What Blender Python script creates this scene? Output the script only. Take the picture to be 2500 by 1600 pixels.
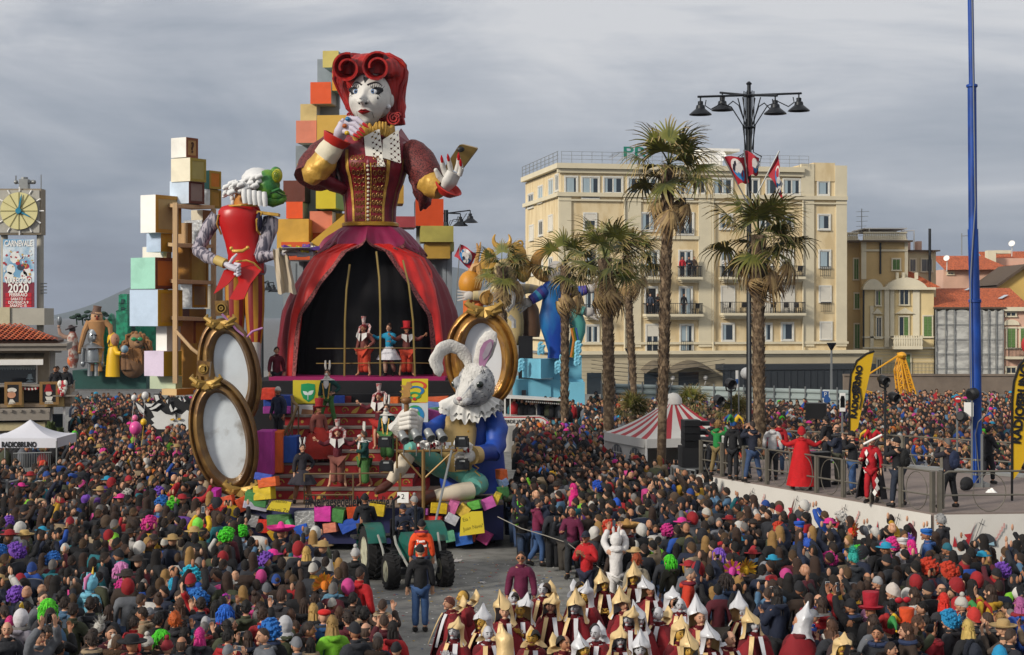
import bpy,bmesh,math,random
import numpy as np
from math import pi,sin,cos,radians,sqrt,atan2,exp,hypot
from mathutils import Vector,Matrix,Euler,noise as mnoise
V3,M4,rd=Vector,Matrix,radians
random.seed(7);np.random.seed(7)
sc=bpy.context.scene
for _o in list(bpy.data.objects):bpy.data.objects.remove(_o)
COL=sc.collection
FPX,CXP,HYP,HC=4000.0,1250.0,770.0,6.75
cam=bpy.data.cameras.new('camera');cam_o=bpy.data.objects.new('camera',cam);COL.objects.link(cam_o)
cam_o.location=(0,0,HC);cam_o.rotation_euler=(pi/2,0,0)
cam.sensor_width=36;cam.lens=36*FPX/2500;cam.shift_y=-30/2500.0;cam.clip_end=20000;cam.clip_start=.5
sc.camera=cam_o
sc.view_settings.view_transform='Standard';sc.view_settings.look='None'
sc.view_settings.gamma=1;sc.view_settings.exposure=0.0;sc.view_settings.use_curve_mapping=False
sc.render.engine='CYCLES';sc.cycles.use_denoising=True
sc.cycles.max_bounces=6;sc.cycles.diffuse_bounces=2;sc.cycles.glossy_bounces=3;sc.cycles.transparent_max_bounces=8
sc.cycles.transmission_bounces=3;sc.cycles.volume_bounces=0;sc.cycles.caustics_reflective=False;sc.cycles.caustics_refractive=False
SUN=V3((-0.76,-0.62,0.44)).normalized()
w=bpy.data.worlds.new('World');sc.world=w;w.use_nodes=True
nt=w.node_tree;nt.nodes.clear();N=nt.nodes.new;LK=nt.links.new
out=N('ShaderNodeOutputWorld');bg=N('ShaderNodeBackground');bg.inputs['Strength'].default_value=0.1
sky=N('ShaderNodeTexSky');sky.sky_type='NISHITA';sky.sun_disc=False
sky.sun_elevation=math.asin(SUN.z);sky.sun_rotation=atan2(SUN.x,SUN.y)
tc=N('ShaderNodeTexCoord');mp=N('ShaderNodeMapping');mp.inputs['Scale'].default_value=(3.0,3.0,9.0)
LK(tc.outputs['Generated'],mp.inputs['Vector'])
n1=N('ShaderNodeTexNoise');n1.inputs['Scale'].default_value=1.5;n1.inputs['Detail'].default_value=8;n1.inputs['Roughness'].default_value=.58;n1.inputs['Distortion'].default_value=.6
mp2=N('ShaderNodeMapping');mp2.inputs['Scale'].default_value=(5,5,46.0);mp2.inputs['Rotation'].default_value=(0,0.06,0)
LK(tc.outputs['Generated'],mp2.inputs['Vector'])
n2=N('ShaderNodeTexNoise');n2.inputs['Scale'].default_value=1.3;n2.inputs['Detail'].default_value=7;n2.inputs['Roughness'].default_value=.6
LK(mp.outputs[0],n1.inputs['Vector']);LK(mp2.outputs[0],n2.inputs['Vector'])
sep=N('ShaderNodeSeparateXYZ');LK(tc.outputs['Generated'],sep.inputs[0])
def mathn(op,a,b,c=None):
 m=N('ShaderNodeMath');m.operation=op
 for i,v in enumerate((a,b,c)):
  if v is None:continue
  if isinstance(v,(int,float)):m.inputs[i].default_value=v
  else:LK(v,m.inputs[i])
 return m.outputs[0]
g=mathn('MULTIPLY',sep.outputs['Z'],3.5)
nA=mathn('MULTIPLY_ADD',n1.outputs['Fac'],1.6,-0.8)
nB=mathn('MULTIPLY_ADD',n2.outputs['Fac'],0.42,-0.21)
tot=mathn('ADD',mathn('ADD',g,nA),mathn('ADD',nB,0.20))
ramp=N('ShaderNodeValToRGB');LK(tot,ramp.inputs[0])
cr=ramp.color_ramp
cr.elements[0].position=0.0;cr.elements[0].color=(.165,.195,.255,1)
cr.elements[1].position=1.0;cr.elements[1].color=(.68,.685,.705,1)
for p_,c_ in((.24,(.255,.295,.365,1)),(.48,(.35,.385,.445,1)),(.72,(.475,.50,.55,1)),(.86,(.59,.605,.64,1))):
 e=cr.elements.new(p_);e.color=c_
vm=N('ShaderNodeVectorMath');vm.operation='SCALE';vm.inputs['Scale'].default_value=10.2
LK(ramp.outputs[0],vm.inputs[0])
mx=N('ShaderNodeMix');mx.data_type='RGBA';mx.inputs['Factor'].default_value=.94
LK(sky.outputs[0],mx.inputs['A']);LK(vm.outputs[0],mx.inputs['B'])
LK(mx.outputs['Result'],bg.inputs['Color']);LK(bg.outputs[0],out.inputs['Surface'])
sl=bpy.data.lights.new('sun','SUN');sl.energy=3.5;sl.angle=rd(10);sl.color=(1,.93,.82)
so=bpy.data.objects.new('sun',sl);COL.objects.link(so);so.rotation_euler=(-SUN).to_track_quat('-Z','Y').to_euler();so.location=(-30,-20,40)
def P(px,py,Y):return V3(((px-CXP)/FPX*Y,Y,HC+(HYP-py)/FPX*Y))
def YG(py,z=0.0):return FPX*(HC-z)/(py-HYP)
def lin(c):
 if isinstance(c,str):
  c=c.lstrip('#');c=tuple(int(c[i:i+2],16)/255 for i in(0,2,4))
 return tuple((x/12.92 if x<=.04045 else((x+.055)/1.055)**2.4)for x in c)
MATS={}
def dark(c,k=.72):c=c.lstrip('#');return '#'+''.join('%02x'%int(int(c[i:i+2],16)*k)for i in(0,2,4))
def mat(name,col=None,rough=.7,metal=0.0,var=.18,ns=3.0,bump=0.0,bs=18.0,obj=False,attr=None,spec=.4,col2=None,sss=0,cs=None,trans=0.0,stretch=None,c2amt=(.45,.6)):
 if name in MATS:return MATS[name]
 m=bpy.data.materials.new(name);m.use_nodes=True;t=m.node_tree;b=t.nodes['Principled BSDF']
 nn=t.nodes.new;lk=t.links.new
 b.inputs['Roughness'].default_value=rough;b.inputs['Metallic'].default_value=metal;b.inputs['Specular IOR Level'].default_value=spec
 if trans:b.inputs['Transmission Weight'].default_value=trans
 co=nn('ShaderNodeTexCoord');src=co.outputs['Object']
 if stretch:
  mp=nn('ShaderNodeMapping');mp.inputs['Scale'].default_value=stretch;lk(src,mp.inputs[0]);src=mp.outputs[0]
 nz=nn('ShaderNodeTexNoise');nz.inputs['Scale'].default_value=ns;nz.inputs['Detail'].default_value=6;nz.inputs['Roughness'].default_value=.65;lk(src,nz.inputs['Vector'])
 if obj:oi=nn('ShaderNodeObjectInfo');base=oi.outputs['Color']
 elif attr:at=nn('ShaderNodeAttribute');at.attribute_name=attr;base=at.outputs['Color']
 else:rg=nn('ShaderNodeRGB');rg.outputs[0].default_value=(*lin(col),1);base=rg.outputs[0]
 if col2:
  r2=nn('ShaderNodeValToRGB');r2.color_ramp.elements[0].position=c2amt[0];r2.color_ramp.elements[1].position=c2amt[1]
  n3=nn('ShaderNodeTexNoise');n3.inputs['Scale'].default_value=cs or ns*2.7;n3.inputs['Detail'].default_value=8;lk(src,n3.inputs['Vector']);lk(n3.outputs['Fac'],r2.inputs[0])
  mm=nn('ShaderNodeMix');mm.data_type='RGBA';lk(r2.outputs[0],mm.inputs['Factor']);lk(base,mm.inputs['A']);mm.inputs['B'].default_value=(*lin(col2),1);base=mm.outputs['Result']
 mr=nn('ShaderNodeMapRange');mr.inputs['From Min'].default_value=.25;mr.inputs['From Max'].default_value=.75;mr.inputs['To Min'].default_value=1-var;mr.inputs['To Max'].default_value=1+var*.5;lk(nz.outputs['Fac'],mr.inputs['Value'])
 sc_=nn('ShaderNodeVectorMath');sc_.operation='SCALE';lk(base,sc_.inputs[0]);lk(mr.outputs[0],sc_.inputs['Scale'])
 lk(sc_.outputs[0],b.inputs['Base Color'])
 if bump:
  nb=nn('ShaderNodeTexNoise');nb.inputs['Scale'].default_value=bs;nb.inputs['Detail'].default_value=4;lk(src,nb.inputs['Vector'])
  bp=nn('ShaderNodeBump');bp.inputs['Strength'].default_value=bump;bp.inputs['Distance'].default_value=.05;lk(nb.outputs['Fac'],bp.inputs['Height']);lk(bp.outputs[0],b.inputs['Normal'])
 MATS[name]=m;return m
class MB:
 RK=1.0
 """collects shapes in world (or current matrix) space; build() links them as one mesh object"""
 def __init__(s):s.v=[];s.f=[];s.m=[];s.M=M4();s.cut=[]
 def add(s,vs,fs,mi=0):
  o=len(s.v);M=s.M;s.cut.append((o,len(s.f)))
  s.v.extend([M@V3(v)for v in vs]);s.f.extend([[i+o for i in f]for f in fs]);s.m.extend([mi]*len(fs));return s
 def box(s,c,d,rz=0,rx=0,ry=0,mi=0):
  c=V3(c);h=V3(d)/2;R=Euler((rx,ry,rz)).to_matrix()
  vs=[c+R@V3((h.x*a,h.y*b,h.z*e))for a in(-1,1)for b in(-1,1)for e in(-1,1)]
  return s.add(vs,[(0,1,3,2),(4,6,7,5),(0,4,5,1),(2,3,7,6),(0,2,6,4),(1,5,7,3)],mi)
 def bx(s,x0,x1,y0,y1,z0,z1,mi=0):return s.box(((x0+x1)/2,(y0+y1)/2,(z0+z1)/2),(abs(x1-x0),abs(y1-y0),abs(z1-z0)),mi=mi)
 def loft(s,rings,closed=True,caps=True,mi=0,mf=None):
  n=len(rings[0]);vs=[p for r in rings for p in r];fs=[];ms=[]
  for i in range(len(rings)-1):
   for j in range(n if closed else n-1):
    k=(j+1)%n;fs.append((i*n+j,i*n+k,(i+1)*n+k,(i+1)*n+j));ms.append(mf(i,j)if mf else mi)
  if caps and closed and n>2:
   fs.append(tuple(range(n))[::-1]);fs.append(tuple((len(rings)-1)*n+j for j in range(n)));ms+=[ms[0],ms[-1]]
  o=len(s.f);s.add(vs,fs,mi);s.m[o:]=ms;return s
 def tube(s,pts,r,n=8,mi=0,caps=True,flat=None,mf=None):
  pts=[V3(p)for p in pts];rs=[q*MB.RK for q in(r if isinstance(r,(list,tuple))else[r]*len(pts))]
  rings=[];up=None
  for i,p in enumerate(pts):
   d=(pts[min(i+1,len(pts)-1)]-pts[max(i-1,0)]).normalized()
   if up is None:
    up=V3((0,0,1))if abs(d.z)<.9 else V3((0,1,0))
   x=d.cross(up)
   x=x.normalized()if x.length>1e-5 else V3((1,0,0))
   y=x.cross(d).normalized();up=y
   fx,fy=flat or(1,1)
   rings.append([p+x*(rs[i]*fx*cos(2*pi*k/n))+y*(rs[i]*fy*sin(2*pi*k/n))for k in range(n)])
  return s.loft(rings,True,caps,mi,mf)
 def cyl(s,a,b,r,n=10,mi=0):return s.tube([a,b],r,n,mi)
 def ell(s,c,r,n=14,m=9,R=None,mi=0,fn=None,mf=None):
  c=V3(c);r=(V3((r,r,r))if isinstance(r,(int,float))else V3(r))*MB.RK;rings=[]
  for i in range(m+1):
   th=pi*i/m;th=min(max(th,.02),pi-.02);rg=[]
   for j in range(n):
    ph=2*pi*j/n;p=V3((sin(th)*cos(ph),sin(th)*sin(ph),cos(th)))
    k=fn(p)if fn else 1.0
    p=V3((p.x*r.x*k,p.y*r.y*k,p.z*r.z*k))
    rg.append(c+(R@p if R else p))
   rings.append(rg)
  return s.loft(rings,True,True,mi,mf)
 def lathe(s,prof,c=(0,0,0),n=16,mi=0,ax=None,caps=True):
  c=V3(c);R=V3((0,0,1)).rotation_difference(V3(ax)).to_matrix()if ax else M4.Identity(3)
  return s.loft([[c+R@V3((r*cos(2*pi*k/n),r*sin(2*pi*k/n),z))*MB.RK for k in range(n)]for r,z in prof],True,caps,mi)
 def prism(s,pts,d,mi=0,mb=None):
  """pts: 3d outline, extruded by vector d"""
  d=V3(d);a=[V3(p)for p in pts];n=len(a);vs=a+[p+d for p in a]
  return s.add(vs,[tuple(range(n)),tuple(range(2*n-1,n-1,-1))]+[(i,i+n,(i+1)%n+n,(i+1)%n)for i in range(n)],mi)
 def quad(s,*p,mi=0):return s.add(p,[tuple(range(len(p)))],mi)
 def grid(s,fn,nu,nv,mi=0,mf=None,close_u=False):
  vs=[fn(u/nu,v/nv)for v in range(nv+1)for u in range(nu+1)];fs=[];ms=[]
  for v in range(nv):
   for u in range(nu):
    a=v*(nu+1)+u;fs.append((a,a+1,a+nu+2,a+nu+1));ms.append(mf(u,v)if mf else mi)
  o=len(s.f);s.add(vs,fs,mi);s.m[o:]=ms;return s
 def mesh(s,name,mats,smooth=True,inv=None,ang=40):
  me=bpy.data.meshes.new(name);vs=[inv@v for v in s.v]if inv else s.v
  me.from_pydata([tuple(v)for v in vs],[],s.f)
  for m in(mats if isinstance(mats,(list,tuple))else[mats]):me.materials.append(m)
  if max(s.m,default=0):me.polygons.foreach_set('material_index',s.m)
  if smooth:
   me.polygons.foreach_set('use_smooth',[True]*len(me.polygons));me.set_sharp_from_angle(angle=rd(ang))
  me.update();return me
 def build(s,name,mats,parent=None,smooth=True,ang=40,recalc=True,**kw):
  me=s.mesh(name,mats,smooth,wm(parent).inverted()if parent else None,ang)
  if recalc:
   b=bmesh.new();b.from_mesh(me);bmesh.ops.recalc_face_normals(b,faces=b.faces);b.to_mesh(me);b.free()
  return link(name,me,parent,**kw)
def each(s,name,mats,parent=None,smooth=False,**kw):
 """every shape added becomes an object of its own"""
 c=s.cut+[(len(s.v),len(s.f))];ms=mats if isinstance(mats,list)else[mats];o=None
 for(a,fa),(b,fb)in zip(c,c[1:]):
  q=MB();q.v=s.v[a:b];q.f=[[i-a for i in f]for f in s.f[fa:fb]];q.m=[0]*len(q.f);o=q.build(name,ms[s.m[fa]if s.m[fa]<len(ms)else 0],parent,smooth,**kw)
 return o
MB.each=each
def wm(o):
 m=o.matrix_basis.copy()
 while o.parent:o=o.parent;m=o.matrix_basis@m
 return m
def link(name,me,parent=None,loc=None,rot=None,scale=None,color=None,label=None,kind=None,cat=None,group=None):
 o=bpy.data.objects.new(name,me);COL.objects.link(o)
 if parent:o.parent=parent
 if loc is not None:o.location=loc
 if rot is not None:o.rotation_euler=rot
 if scale is not None:o.scale=(scale,)*3 if isinstance(scale,(int,float))else scale
 if color is not None:o.color=(*lin(color),1)if not(isinstance(color,tuple)and len(color)==4)else color
 tag(o,label,cat,group,kind);return o
def tag(o,label=None,cat=None,group=None,kind=None):
 if label:o['label']=label
 if cat:o['category']=cat
 if group:o['group']=group
 if kind:o['kind']=kind
 return o
def thing(name,label,cat,loc=(0,0,0),rz=0,group=None):
 return link(name,None,None,loc,(0,0,rz),label=label,cat=cat,group=group)
def copy_tree(o,parent=None):
 c=o.copy();COL.objects.link(c);c.parent=parent
 for ch in list(o.children):copy_tree(ch,c)
 return c
def txt(name,s,size,m,M,parent=None,ext=.01,bold=0.0,align='CENTER',sx=1.0,**kw):
 """lettering as a mesh; M places the text plane (x right, y up, z out of the face)"""
 cu=bpy.data.curves.new('t','FONT');cu.body=s;cu.size=size;cu.extrude=ext;cu.offset=bold;cu.align_x=align;cu.align_y='CENTER';cu.resolution_u=3
 o=bpy.data.objects.new('t',cu);COL.objects.link(o)
 me=bpy.data.meshes.new_from_object(o.evaluated_get(bpy.context.evaluated_depsgraph_get()));bpy.data.objects.remove(o)
 MM=(wm(parent).inverted()if parent else M4())@M@M4.Diagonal((sx,1,1,1));me.transform(MM);me.materials.clear();me.materials.append(m);me.name=name
 return link(name,me,parent,**kw)
def fM(o,x,n):
 """matrix with origin o, x axis along x, z axis along normal n"""
 x=V3(x).normalized();n=V3(n);n=(n-x*n.dot(x)).normalized();y=n.cross(x)
 return M4(((x.x,y.x,n.x,o[0]),(x.y,y.y,n.y,o[1]),(x.z,y.z,n.z,o[2]),(0,0,0,1)))
def circ(n,r=1.0,r2=None,a0=0):return[(r*cos(a0+2*pi*k/n),(r2 or r)*sin(a0+2*pi*k/n))for k in range(n)]
def rnd(a,b):return random.uniform(a,b)
def paint(n,c):return mat(n+c.strip('#'),c,.6,0,.12,.9,.3,3.5,col2=dark(c,.86),cs=1.1,c2amt=(.52,.8))
def ns3(p,s=1.0):return mnoise.noise(V3(p)*s)
CAMW=V3((0,-1,0))
BLACK=mat('black_paint','#141416',.5);STEEL=mat('galvanised_steel','#8d8f8e',.45,.6,.15);IRON=mat('dark_iron','#2b2e31',.5,.3)
WHITE=mat('white_paint','#e9e7e2',.6,var=.08);GOLD=mat('gold_leaf','#b98a2e',.35,.55,.3,2.5,.3,6)
RAILM=mat('brown_grey_railing','#6f6a60',.5,.35,.2)
mb=MB();mb.quad((-900,-60,0),(900,-60,0),(900,6000,0),(-900,6000,0))
mb.build('ground',mat('ground_asphalt','#6a6a69',.9,0,.25,.35,.35,60,col2='#5b5a5a',cs=1.3),kind='structure')
mb=MB();mb.quad((-30,-40,.004),(17,-40,.004),(12,330,.004),(-30,330,.004))
mb.build('road',mat('road_asphalt','#85847f',.92,0,.22,.5,.4,90,col2='#74736f',cs=2.2),kind='structure')
def ridge(name,Y,prof,d,m):
 mb=MB();n=400;x0,x1=prof[0][0],prof[-1][0]
 def hz(px):
  for(a,ya),(b,yb)in zip(prof,prof[1:]):
   if a<=px<=b:return ya+(yb-ya)*(px-a)/(b-a)
 def fn(u,v):
  px=x0+(x1-x0)*u;t=sin(pi*min(1,v*1.0));p=P(px,hz(px),Y)
  return V3((p.x*(1+.0002*v),Y+(v-.5)*d,max(-1,(p.z+7)*t*(1+.05*ns3((p.x*.004,v*4,1)))-1)))
 mb.grid(fn,n,12);return mb.build(name,m,kind='structure')
HILL=mat('hill_woodland','#3f4a42',.95,0,.3,.004)
ridge('hill',4200,[(-1500,785),(-300,782),(120,790),(205,784),(255,762),(305,735),(350,705),(480,640),(640,650),(800,690),(1000,668),(1080,652),(1130,660),(1200,690),(1330,715),(1500,740),(1800,752),(2400,758),(3900,765)],1200,HILL)
PLY=mat('hotel_yellow_plaster','#decaa2',.85,0,.1,.4,.15,8,col2='#d0b98e',cs=1.4,stretch=(1,1,.3))
PLC=mat('hotel_cream_trim','#d5caae',.85,0,.12,.6,.1,8)
PLG=mat('hotel_ground_stone','#b7ab90',.85,0,.15,.6)
GLS=mat('window_glass','#28323a',.08,0,.2,1.0,spec=.8);FRW=mat('window_frame_white','#d9d6cc',.5)
CUR=mat('curtain_cloth','#9fb0b8',.9,0,.25,1,stretch=(14,14,.3));SHU=mat('roller_shutter','#d6d0c2',.7,0,.08,1,.2,3,stretch=(1,1,14))
DRK=mat('dark_interior','#15171a',.6);AWN=mat('dark_awning','#2e3338',.8,0,.2,2,stretch=(8,8,.4))
TH=atan2(5.0,25.4);ct,st=cos(TH),sin(TH);HX,HYY=4.165,140.0
hotel=thing('hotel','six storey yellow hotel with cream pilasters and balconies behind the palms','hotel',(HX,HYY,0),TH)
HM=wm(hotel)
def hu(zx):
 k=((1250+zx/2.445)-CXP)/FPX;return(HYY*k-HX)/(ct-k*st)
def hz_(zy,zx=1100):
 u=hu(zx);Y=HYY+u*st;return HC+(HYP-(350+zy/2.445))/FPX*Y
HW=hu(1995);ZC=hz_(1250);Z0=hz_(135);ZL=hz_(320);DEP=15.0
mb=MB();mb.M=HM
mb.bx(0,HW,0.0,DEP,ZC,hz_(170));mb.build('wall',PLY,hotel,False)
mb=MB();mb.M=HM
for a,b in((285,352),(672,768),(1112,1190),(1737,1800),(1932,1996)):
 mb.bx(hu(a),hu(b),-.14,.2,ZC+.5,ZL-.05)
mb.bx(hu(1725),hu(1800),-.16,.3,ZL,hz_(112));mb.bx(hu(1925),HW+.02,-.16,.3,ZL,hz_(118))
mb.bx(-.18,.9,-.13,.2,ZC+.5,ZL-.05)
mb.each('pilaster',PLC,hotel)
mb=MB();mb.M=HM
mb.bx(-.45,hu(1735),-.5,DEP,hz_(165),Z0);mb.bx(-.3,hu(1735),-.25,.2,hz_(190),hz_(166))
mb.bx(-.35,HW+.05,-.28,.25,ZL-.12,ZL+.22);mb.bx(-.2,HW,-.2,.2,ZL-.5,ZL-.36)
mb.bx(hu(775),hu(1112),-.18,.2,hz_(575),hz_(555));mb.bx(-.12,HW+.15,-.2,.2,hz_(1200),hz_(1186))
mb.bx(-.7,hu(2110),-.75,.3,hz_(1258),hz_(1238));mb.bx(-.5,hu(2095),-.45,.3,hz_(1272),hz_(1260))
for y in(-.22,):mb.bx(-.3,.0,y,DEP,ZL-.12,ZL+.22);mb.bx(-.45,-.0,-.4,DEP,ZC+1.1,ZC+1.35)
mb.each('cornice',PLC,hotel)
mb=MB();mb.M=HM;mb.bx(hu(1800),hu(1925),-.1,3,hz_(215),hz_(103));mb.bx(hu(1720),HW,.3,4,hz_(165),hz_(118));mb.build('roof_tower',PLY,hotel,False)
mb=MB();mb.M=HM;mb.bx(-.3,hu(2105),-.4,DEP,-1.0,hz_(1273));mb.build('ground_floor',PLG,hotel,False)
mb=MB();mb.M=HM
for k in range(10):mb.bx(-.32,hu(1200),-.425,-.38,.3+k*.33,.33+k*.33)
mb.each('stone_course',PLG,hotel)
mb=MB();mb.M=HM
for k in range(26):
 x=HW*.86*k/25;mb.cyl((x,-.3,Z0),(x,-.3,Z0+1.0),.018,5)
for k in range(10):mb.cyl((-.3,DEP*k/9,Z0),(-.3,DEP*k/9,Z0+1.0),.03,5)
for h in(.35,.68,1.0):mb.cyl((0,-.3,Z0+h),(HW*.86,-.3,Z0+h),.015,5);mb.cyl((-.3,-.3,Z0+h),(-.3,DEP,Z0+h),.025,5)
mb.build('roof_railing',STEEL,hotel)
mb=MB();mb.M=HM;mb.bx(hu(1180),hu(1300),2,5,Z0,Z0+1.5);mb.bx(hu(1170),hu(1400),1.8,5.2,Z0+1.5,Z0+1.75);mb.build('stair_head',WHITE,hotel,False)
mb=MB();mb.M=HM;c=V3((hu(1268),1.0,hz_(70)));mb.lathe([(.05,0),(.3,.05),(.45,.14),(.47,.15),(.42,.11)],c,18,ax=(-.3,-1,.3));mb.cyl(c+V3((0,.2,0)),(c.x,1.3,Z0),.05);mb.build('satellite_dish',WHITE,hotel)
tm=mat('green_sign','#1f7d6a',.5)
txt('roof_sign','PRI',1.25,tm,HM@fM((hu(752),.2,hz_(62)),(1,0,0),(0,-1,0)),hotel,.05,.02,sx=1.55)
mb=MB();mb.M=HM
for x in(690,750,820):mb.cyl((hu(x),.3,Z0),(hu(x),.3,hz_(45)),.04,5)
mb.build('sign_frame',STEEL,hotel)
def window(x0,x1,y0,y1,kind,side=False):
 if side:
  def Z(y):return HC+(HYP-(350+y/2.445))/FPX*(HYY+5)
  def V(px):
   k=((1250+px/2.445)-CXP)/FPX;return(HX-HYY*k)/(k*ct+st)
  a,b=sorted((V(x0),V(x1)));M=HM@M4(((0,-1,0,0),(-1,0,0,0),(0,0,1,0),(0,0,0,1)))
  def bx(m,u0,u1,d0,d1,z0,z1):m.bx(d0,d1,u0,u1,z0,z1)
  z1,z0=Z(y0),Z(y1)
 else:
  a,b=hu(x0),hu(x1);z1,z0=hz_(y0,(x0+x1)/2),hz_(y1,(x0+x1)/2)
  def bx(m,u0,u1,d0,d1,z0,z1):m.bx(u0,u1,d0,d1,z0,z1)
 m=MB();m.M=HM;t=.13
 bx(m,a-t,a,-.09,.05,z0-t,z1+t);bx(m,b,b+t,-.09,.05,z0-t,z1+t);bx(m,a,b,-.09,.05,z1,z1+t);bx(m,a-.1,b+.1,-.16,.05,z0-t,z0)
 nm=3 if(b-a)>2.6 else 2 if(b-a)>1.0 else 1
 for k in range(nm+1):
  x=a+(b-a)*k/nm;bx(m,max(a,x-.06),min(b,x+.06),-.045,.02,z0,z1)
 bx(m,a,b,-.045,.02,z1-.07,z1);bx(m,a,b,-.045,.02,z0,z0+.07)
 f=m.build('window',FRW,hotel,False)
 m=MB();m.M=HM;bx(m,a,b,-.02,-.012,z0,z1)
 m.build('pane',DRK if kind=='open' else GLS,f,False)
 if kind in('cur','win'):
  m=MB();m.M=HM
  for k in range(nm):
   c0=a+(b-a)*k/nm+.07;c1=a+(b-a)*(k+1)/nm-.07;q=random.choice((.35,.5,.8,1.0))if kind=='cur' else .3
   if random.random()<.75 or kind=='cur':bx(m,c0,c0+(c1-c0)*q,-.03,-.022,z0+.08,z1-.08)
  if m.v:m.build('curtain',CUR,f,False)
 if kind in('shut','half'):
  m=MB();m.M=HM;zz=z0 if kind=='shut' else z0+(z1-z0)*.58;bx(m,a+.02,b-.02,-.06,-.028,zz,z1-.02);m.build('shutter',SHU,f,False)
for w_ in((320,385,203,296,'cur'),(420,515,205,326,'cur'),(550,655,206,297,'cur'),(696,750,208,300,'win'),(785,860,210,325,'win'),(990,1075,212,330,'cur'),(1110,1150,215,300,'win'),(1205,1310,215,303,'cur'),(1400,1470,217,305,'win'),(1520,1580,217,305,'win'),(1622,1715,218,305,'cur'),(1828,1888,230,308,'cur'),(432,498,422,520,'half'),(775,870,420,520,'cur'),(985,1078,420,542,'cur'),(1242,1310,428,510,'win'),(1480,1545,430,512,'win'),(1605,1670,430,512,'win'),(1830,1893,430,513,'cur'),(440,505,645,795,'win'),(800,870,645,798,'win'),(1000,1068,645,798,'win'),(1250,1318,650,800,'win'),(1478,1545,650,800,'win'),(1607,1673,643,798,'half'),(1836,1895,643,740,'cur'),(440,508,880,1020,'win'),(797,862,862,1030,'open'),(1003,1070,862,1028,'cur'),(1253,1322,858,1020,'shut'),(1480,1545,860,1020,'shut'),(1611,1678,857,1020,'shut'),(1838,1898,857,945,'shut'),(444,512,1090,1190,'win'),(804,873,1086,1245,'half'),(1007,1075,1086,1243,'cur'),(1256,1320,1080,1178,'win'),(1478,1545,1080,1178,'win'),(1612,1674,1076,1174,'win'),(1843,1903,1072,1168,'shut')):window(*w_)
for w_ in((100,130,270,352,'win'),(160,186,245,340,'cur'),(222,248,226,315,'cur'),(262,280,213,302,'win'),(108,131,470,555,'shut'),(164,186,455,540,'open'),(222,245,440,524,'shut'),(108,131,690,775,'win'),(165,187,690,770,'shut'),(222,245,690,765,'win')):window(*w_,side=True)
def rail(m,x0,x1,y0,y1,zb,zt):
 m.bx(x0,x1,y0-.03,y0+.02,zt-.05,zt);m.bx(x0,x1,y0-.02,y0+.01,zb+.06,zb+.1)
 n=max(3,int((x1-x0)/.16))
 for k in range(n+1):
  x=x0+(x1-x0)*k/n;m.box((x,y0,(zb+zt)/2),(.025,.025,zt-zb-.02))
 if y1>y0+.3:
  for x in(x0,x1):
   m.bx(x-.02,x+.02,y0,y1,zt-.05,zt)
   for k in range(5):m.box((x,y0+(y1-y0)*k/5,(zb+zt)/2),(.025,.025,zt-zb-.02))
def balcony(x0,x1,ys,yr):
 a,b=hu(x0),hu(x1);zs=hz_(ys,(x0+x1)/2);zt=hz_(yr,(x0+x1)/2)
 m=MB();m.M=HM;m.bx(a-.05,b+.05,-1.15,.1,zs-.1,zs+.12);m.bx(a+.05,b-.05,-1.0,.1,zs-.22,zs-.1);m.bx(a+.2,b-.2,-.8,.1,zs-.36,zs-.22)
 o=m.build('balcony',PLC,hotel,False)
 m=MB();m.M=HM;rail(m,a,b,-1.08,-.05,zs+.12,zt);m.build('railing',IRON,o,False)
 return a,b,zs+.12
BALC=[balcony(*b)for b in((425,522,1030,962),(780,905,808,740),(985,1112,808,735),(1235,1360,808,735),(1480,1545,808,735),(1592,1722,806,733),(782,1116,1028,955),(1240,1724,1022,948),(425,520,808,738))]
m=MB();m.M=HM
for x0,x1,y0,y1 in((1836,1897,735,797),(1840,1900,948,1008),(420,515,302,328),(990,1075,303,330),(985,1078,510,542),(804,873,1180,1245),(1007,1075,1180,1243)):
 rail(m,hu(x0),hu(x1),-.2,-.2,hz_(y1,x0),hz_(y0,x0))
m.build('window_guard',IRON,hotel,False)
m0=MB();m0.box((0,0,.44),(.5,.5,.05));m0.box((0,.24,.7),(.46,.04,.42),rx=-.1)
for sx in(-1,1):
 for sy in(-1,1):m0.box((sx*.21,sy*.21,.22),(.04,.04,.44))
chair_me=m0.mesh('chair',mat('dark_rattan','#2d2926',.8),False)
for i,(bi,x)in enumerate(((7,1275),(7,1370),(7,1405),(7,1545),(7,1625),(7,1690),(5,1640),(5,1700),(6,1085),(6,890),(1,850))):
 a,b,z=BALC[bi];p=HM@V3((hu(x),-.55,z))
 where={7:'long hotel balcony on the right',5:'small fourth floor balcony, %s end'%('left' if x<1670 else 'right'),6:'long balcony, %s of the tallest palm'%('right' if x>1000 else 'left'),1:'balcony beside tall palm'}[bi]
 link('balcony_chair',chair_me,None,p,(0,0,TH+rnd(-1,1)+pi),label='dark chair standing on the %s of the hotel'%where if bi!=7 else 'dark chair on the %s, %s'%(where,['far left end','second from its left end','third, left of the lamp pole','just right of the palm trunk','by the right shutter','far right end'][i]),cat='chair',group='chairs on the hotel balconies')
m=MB();m.M=HM
for x0,x1 in((780,895),(985,1105),(440,525)):m.bx(hu(x0),hu(x1),-.46,-.41,-1,hz_(1365))
m.each('doorway',GLS,hotel)
m=MB();m.M=HM
for c,w2 in((840,80),(1050,130)):
 def fn(u,v,c=c,w2=w2):
  x=hu(c-w2+2*w2*u);return V3((x,-.4-1.5*v,hz_(1352)+.75*sin(pi*u)*(1-.3*v)+.1-.35*v))
 m.grid(fn,14,3)
m.build('entrance_canopy',mat('canopy_tile','#6d6353',.8,0,.3,3),hotel)
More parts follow.
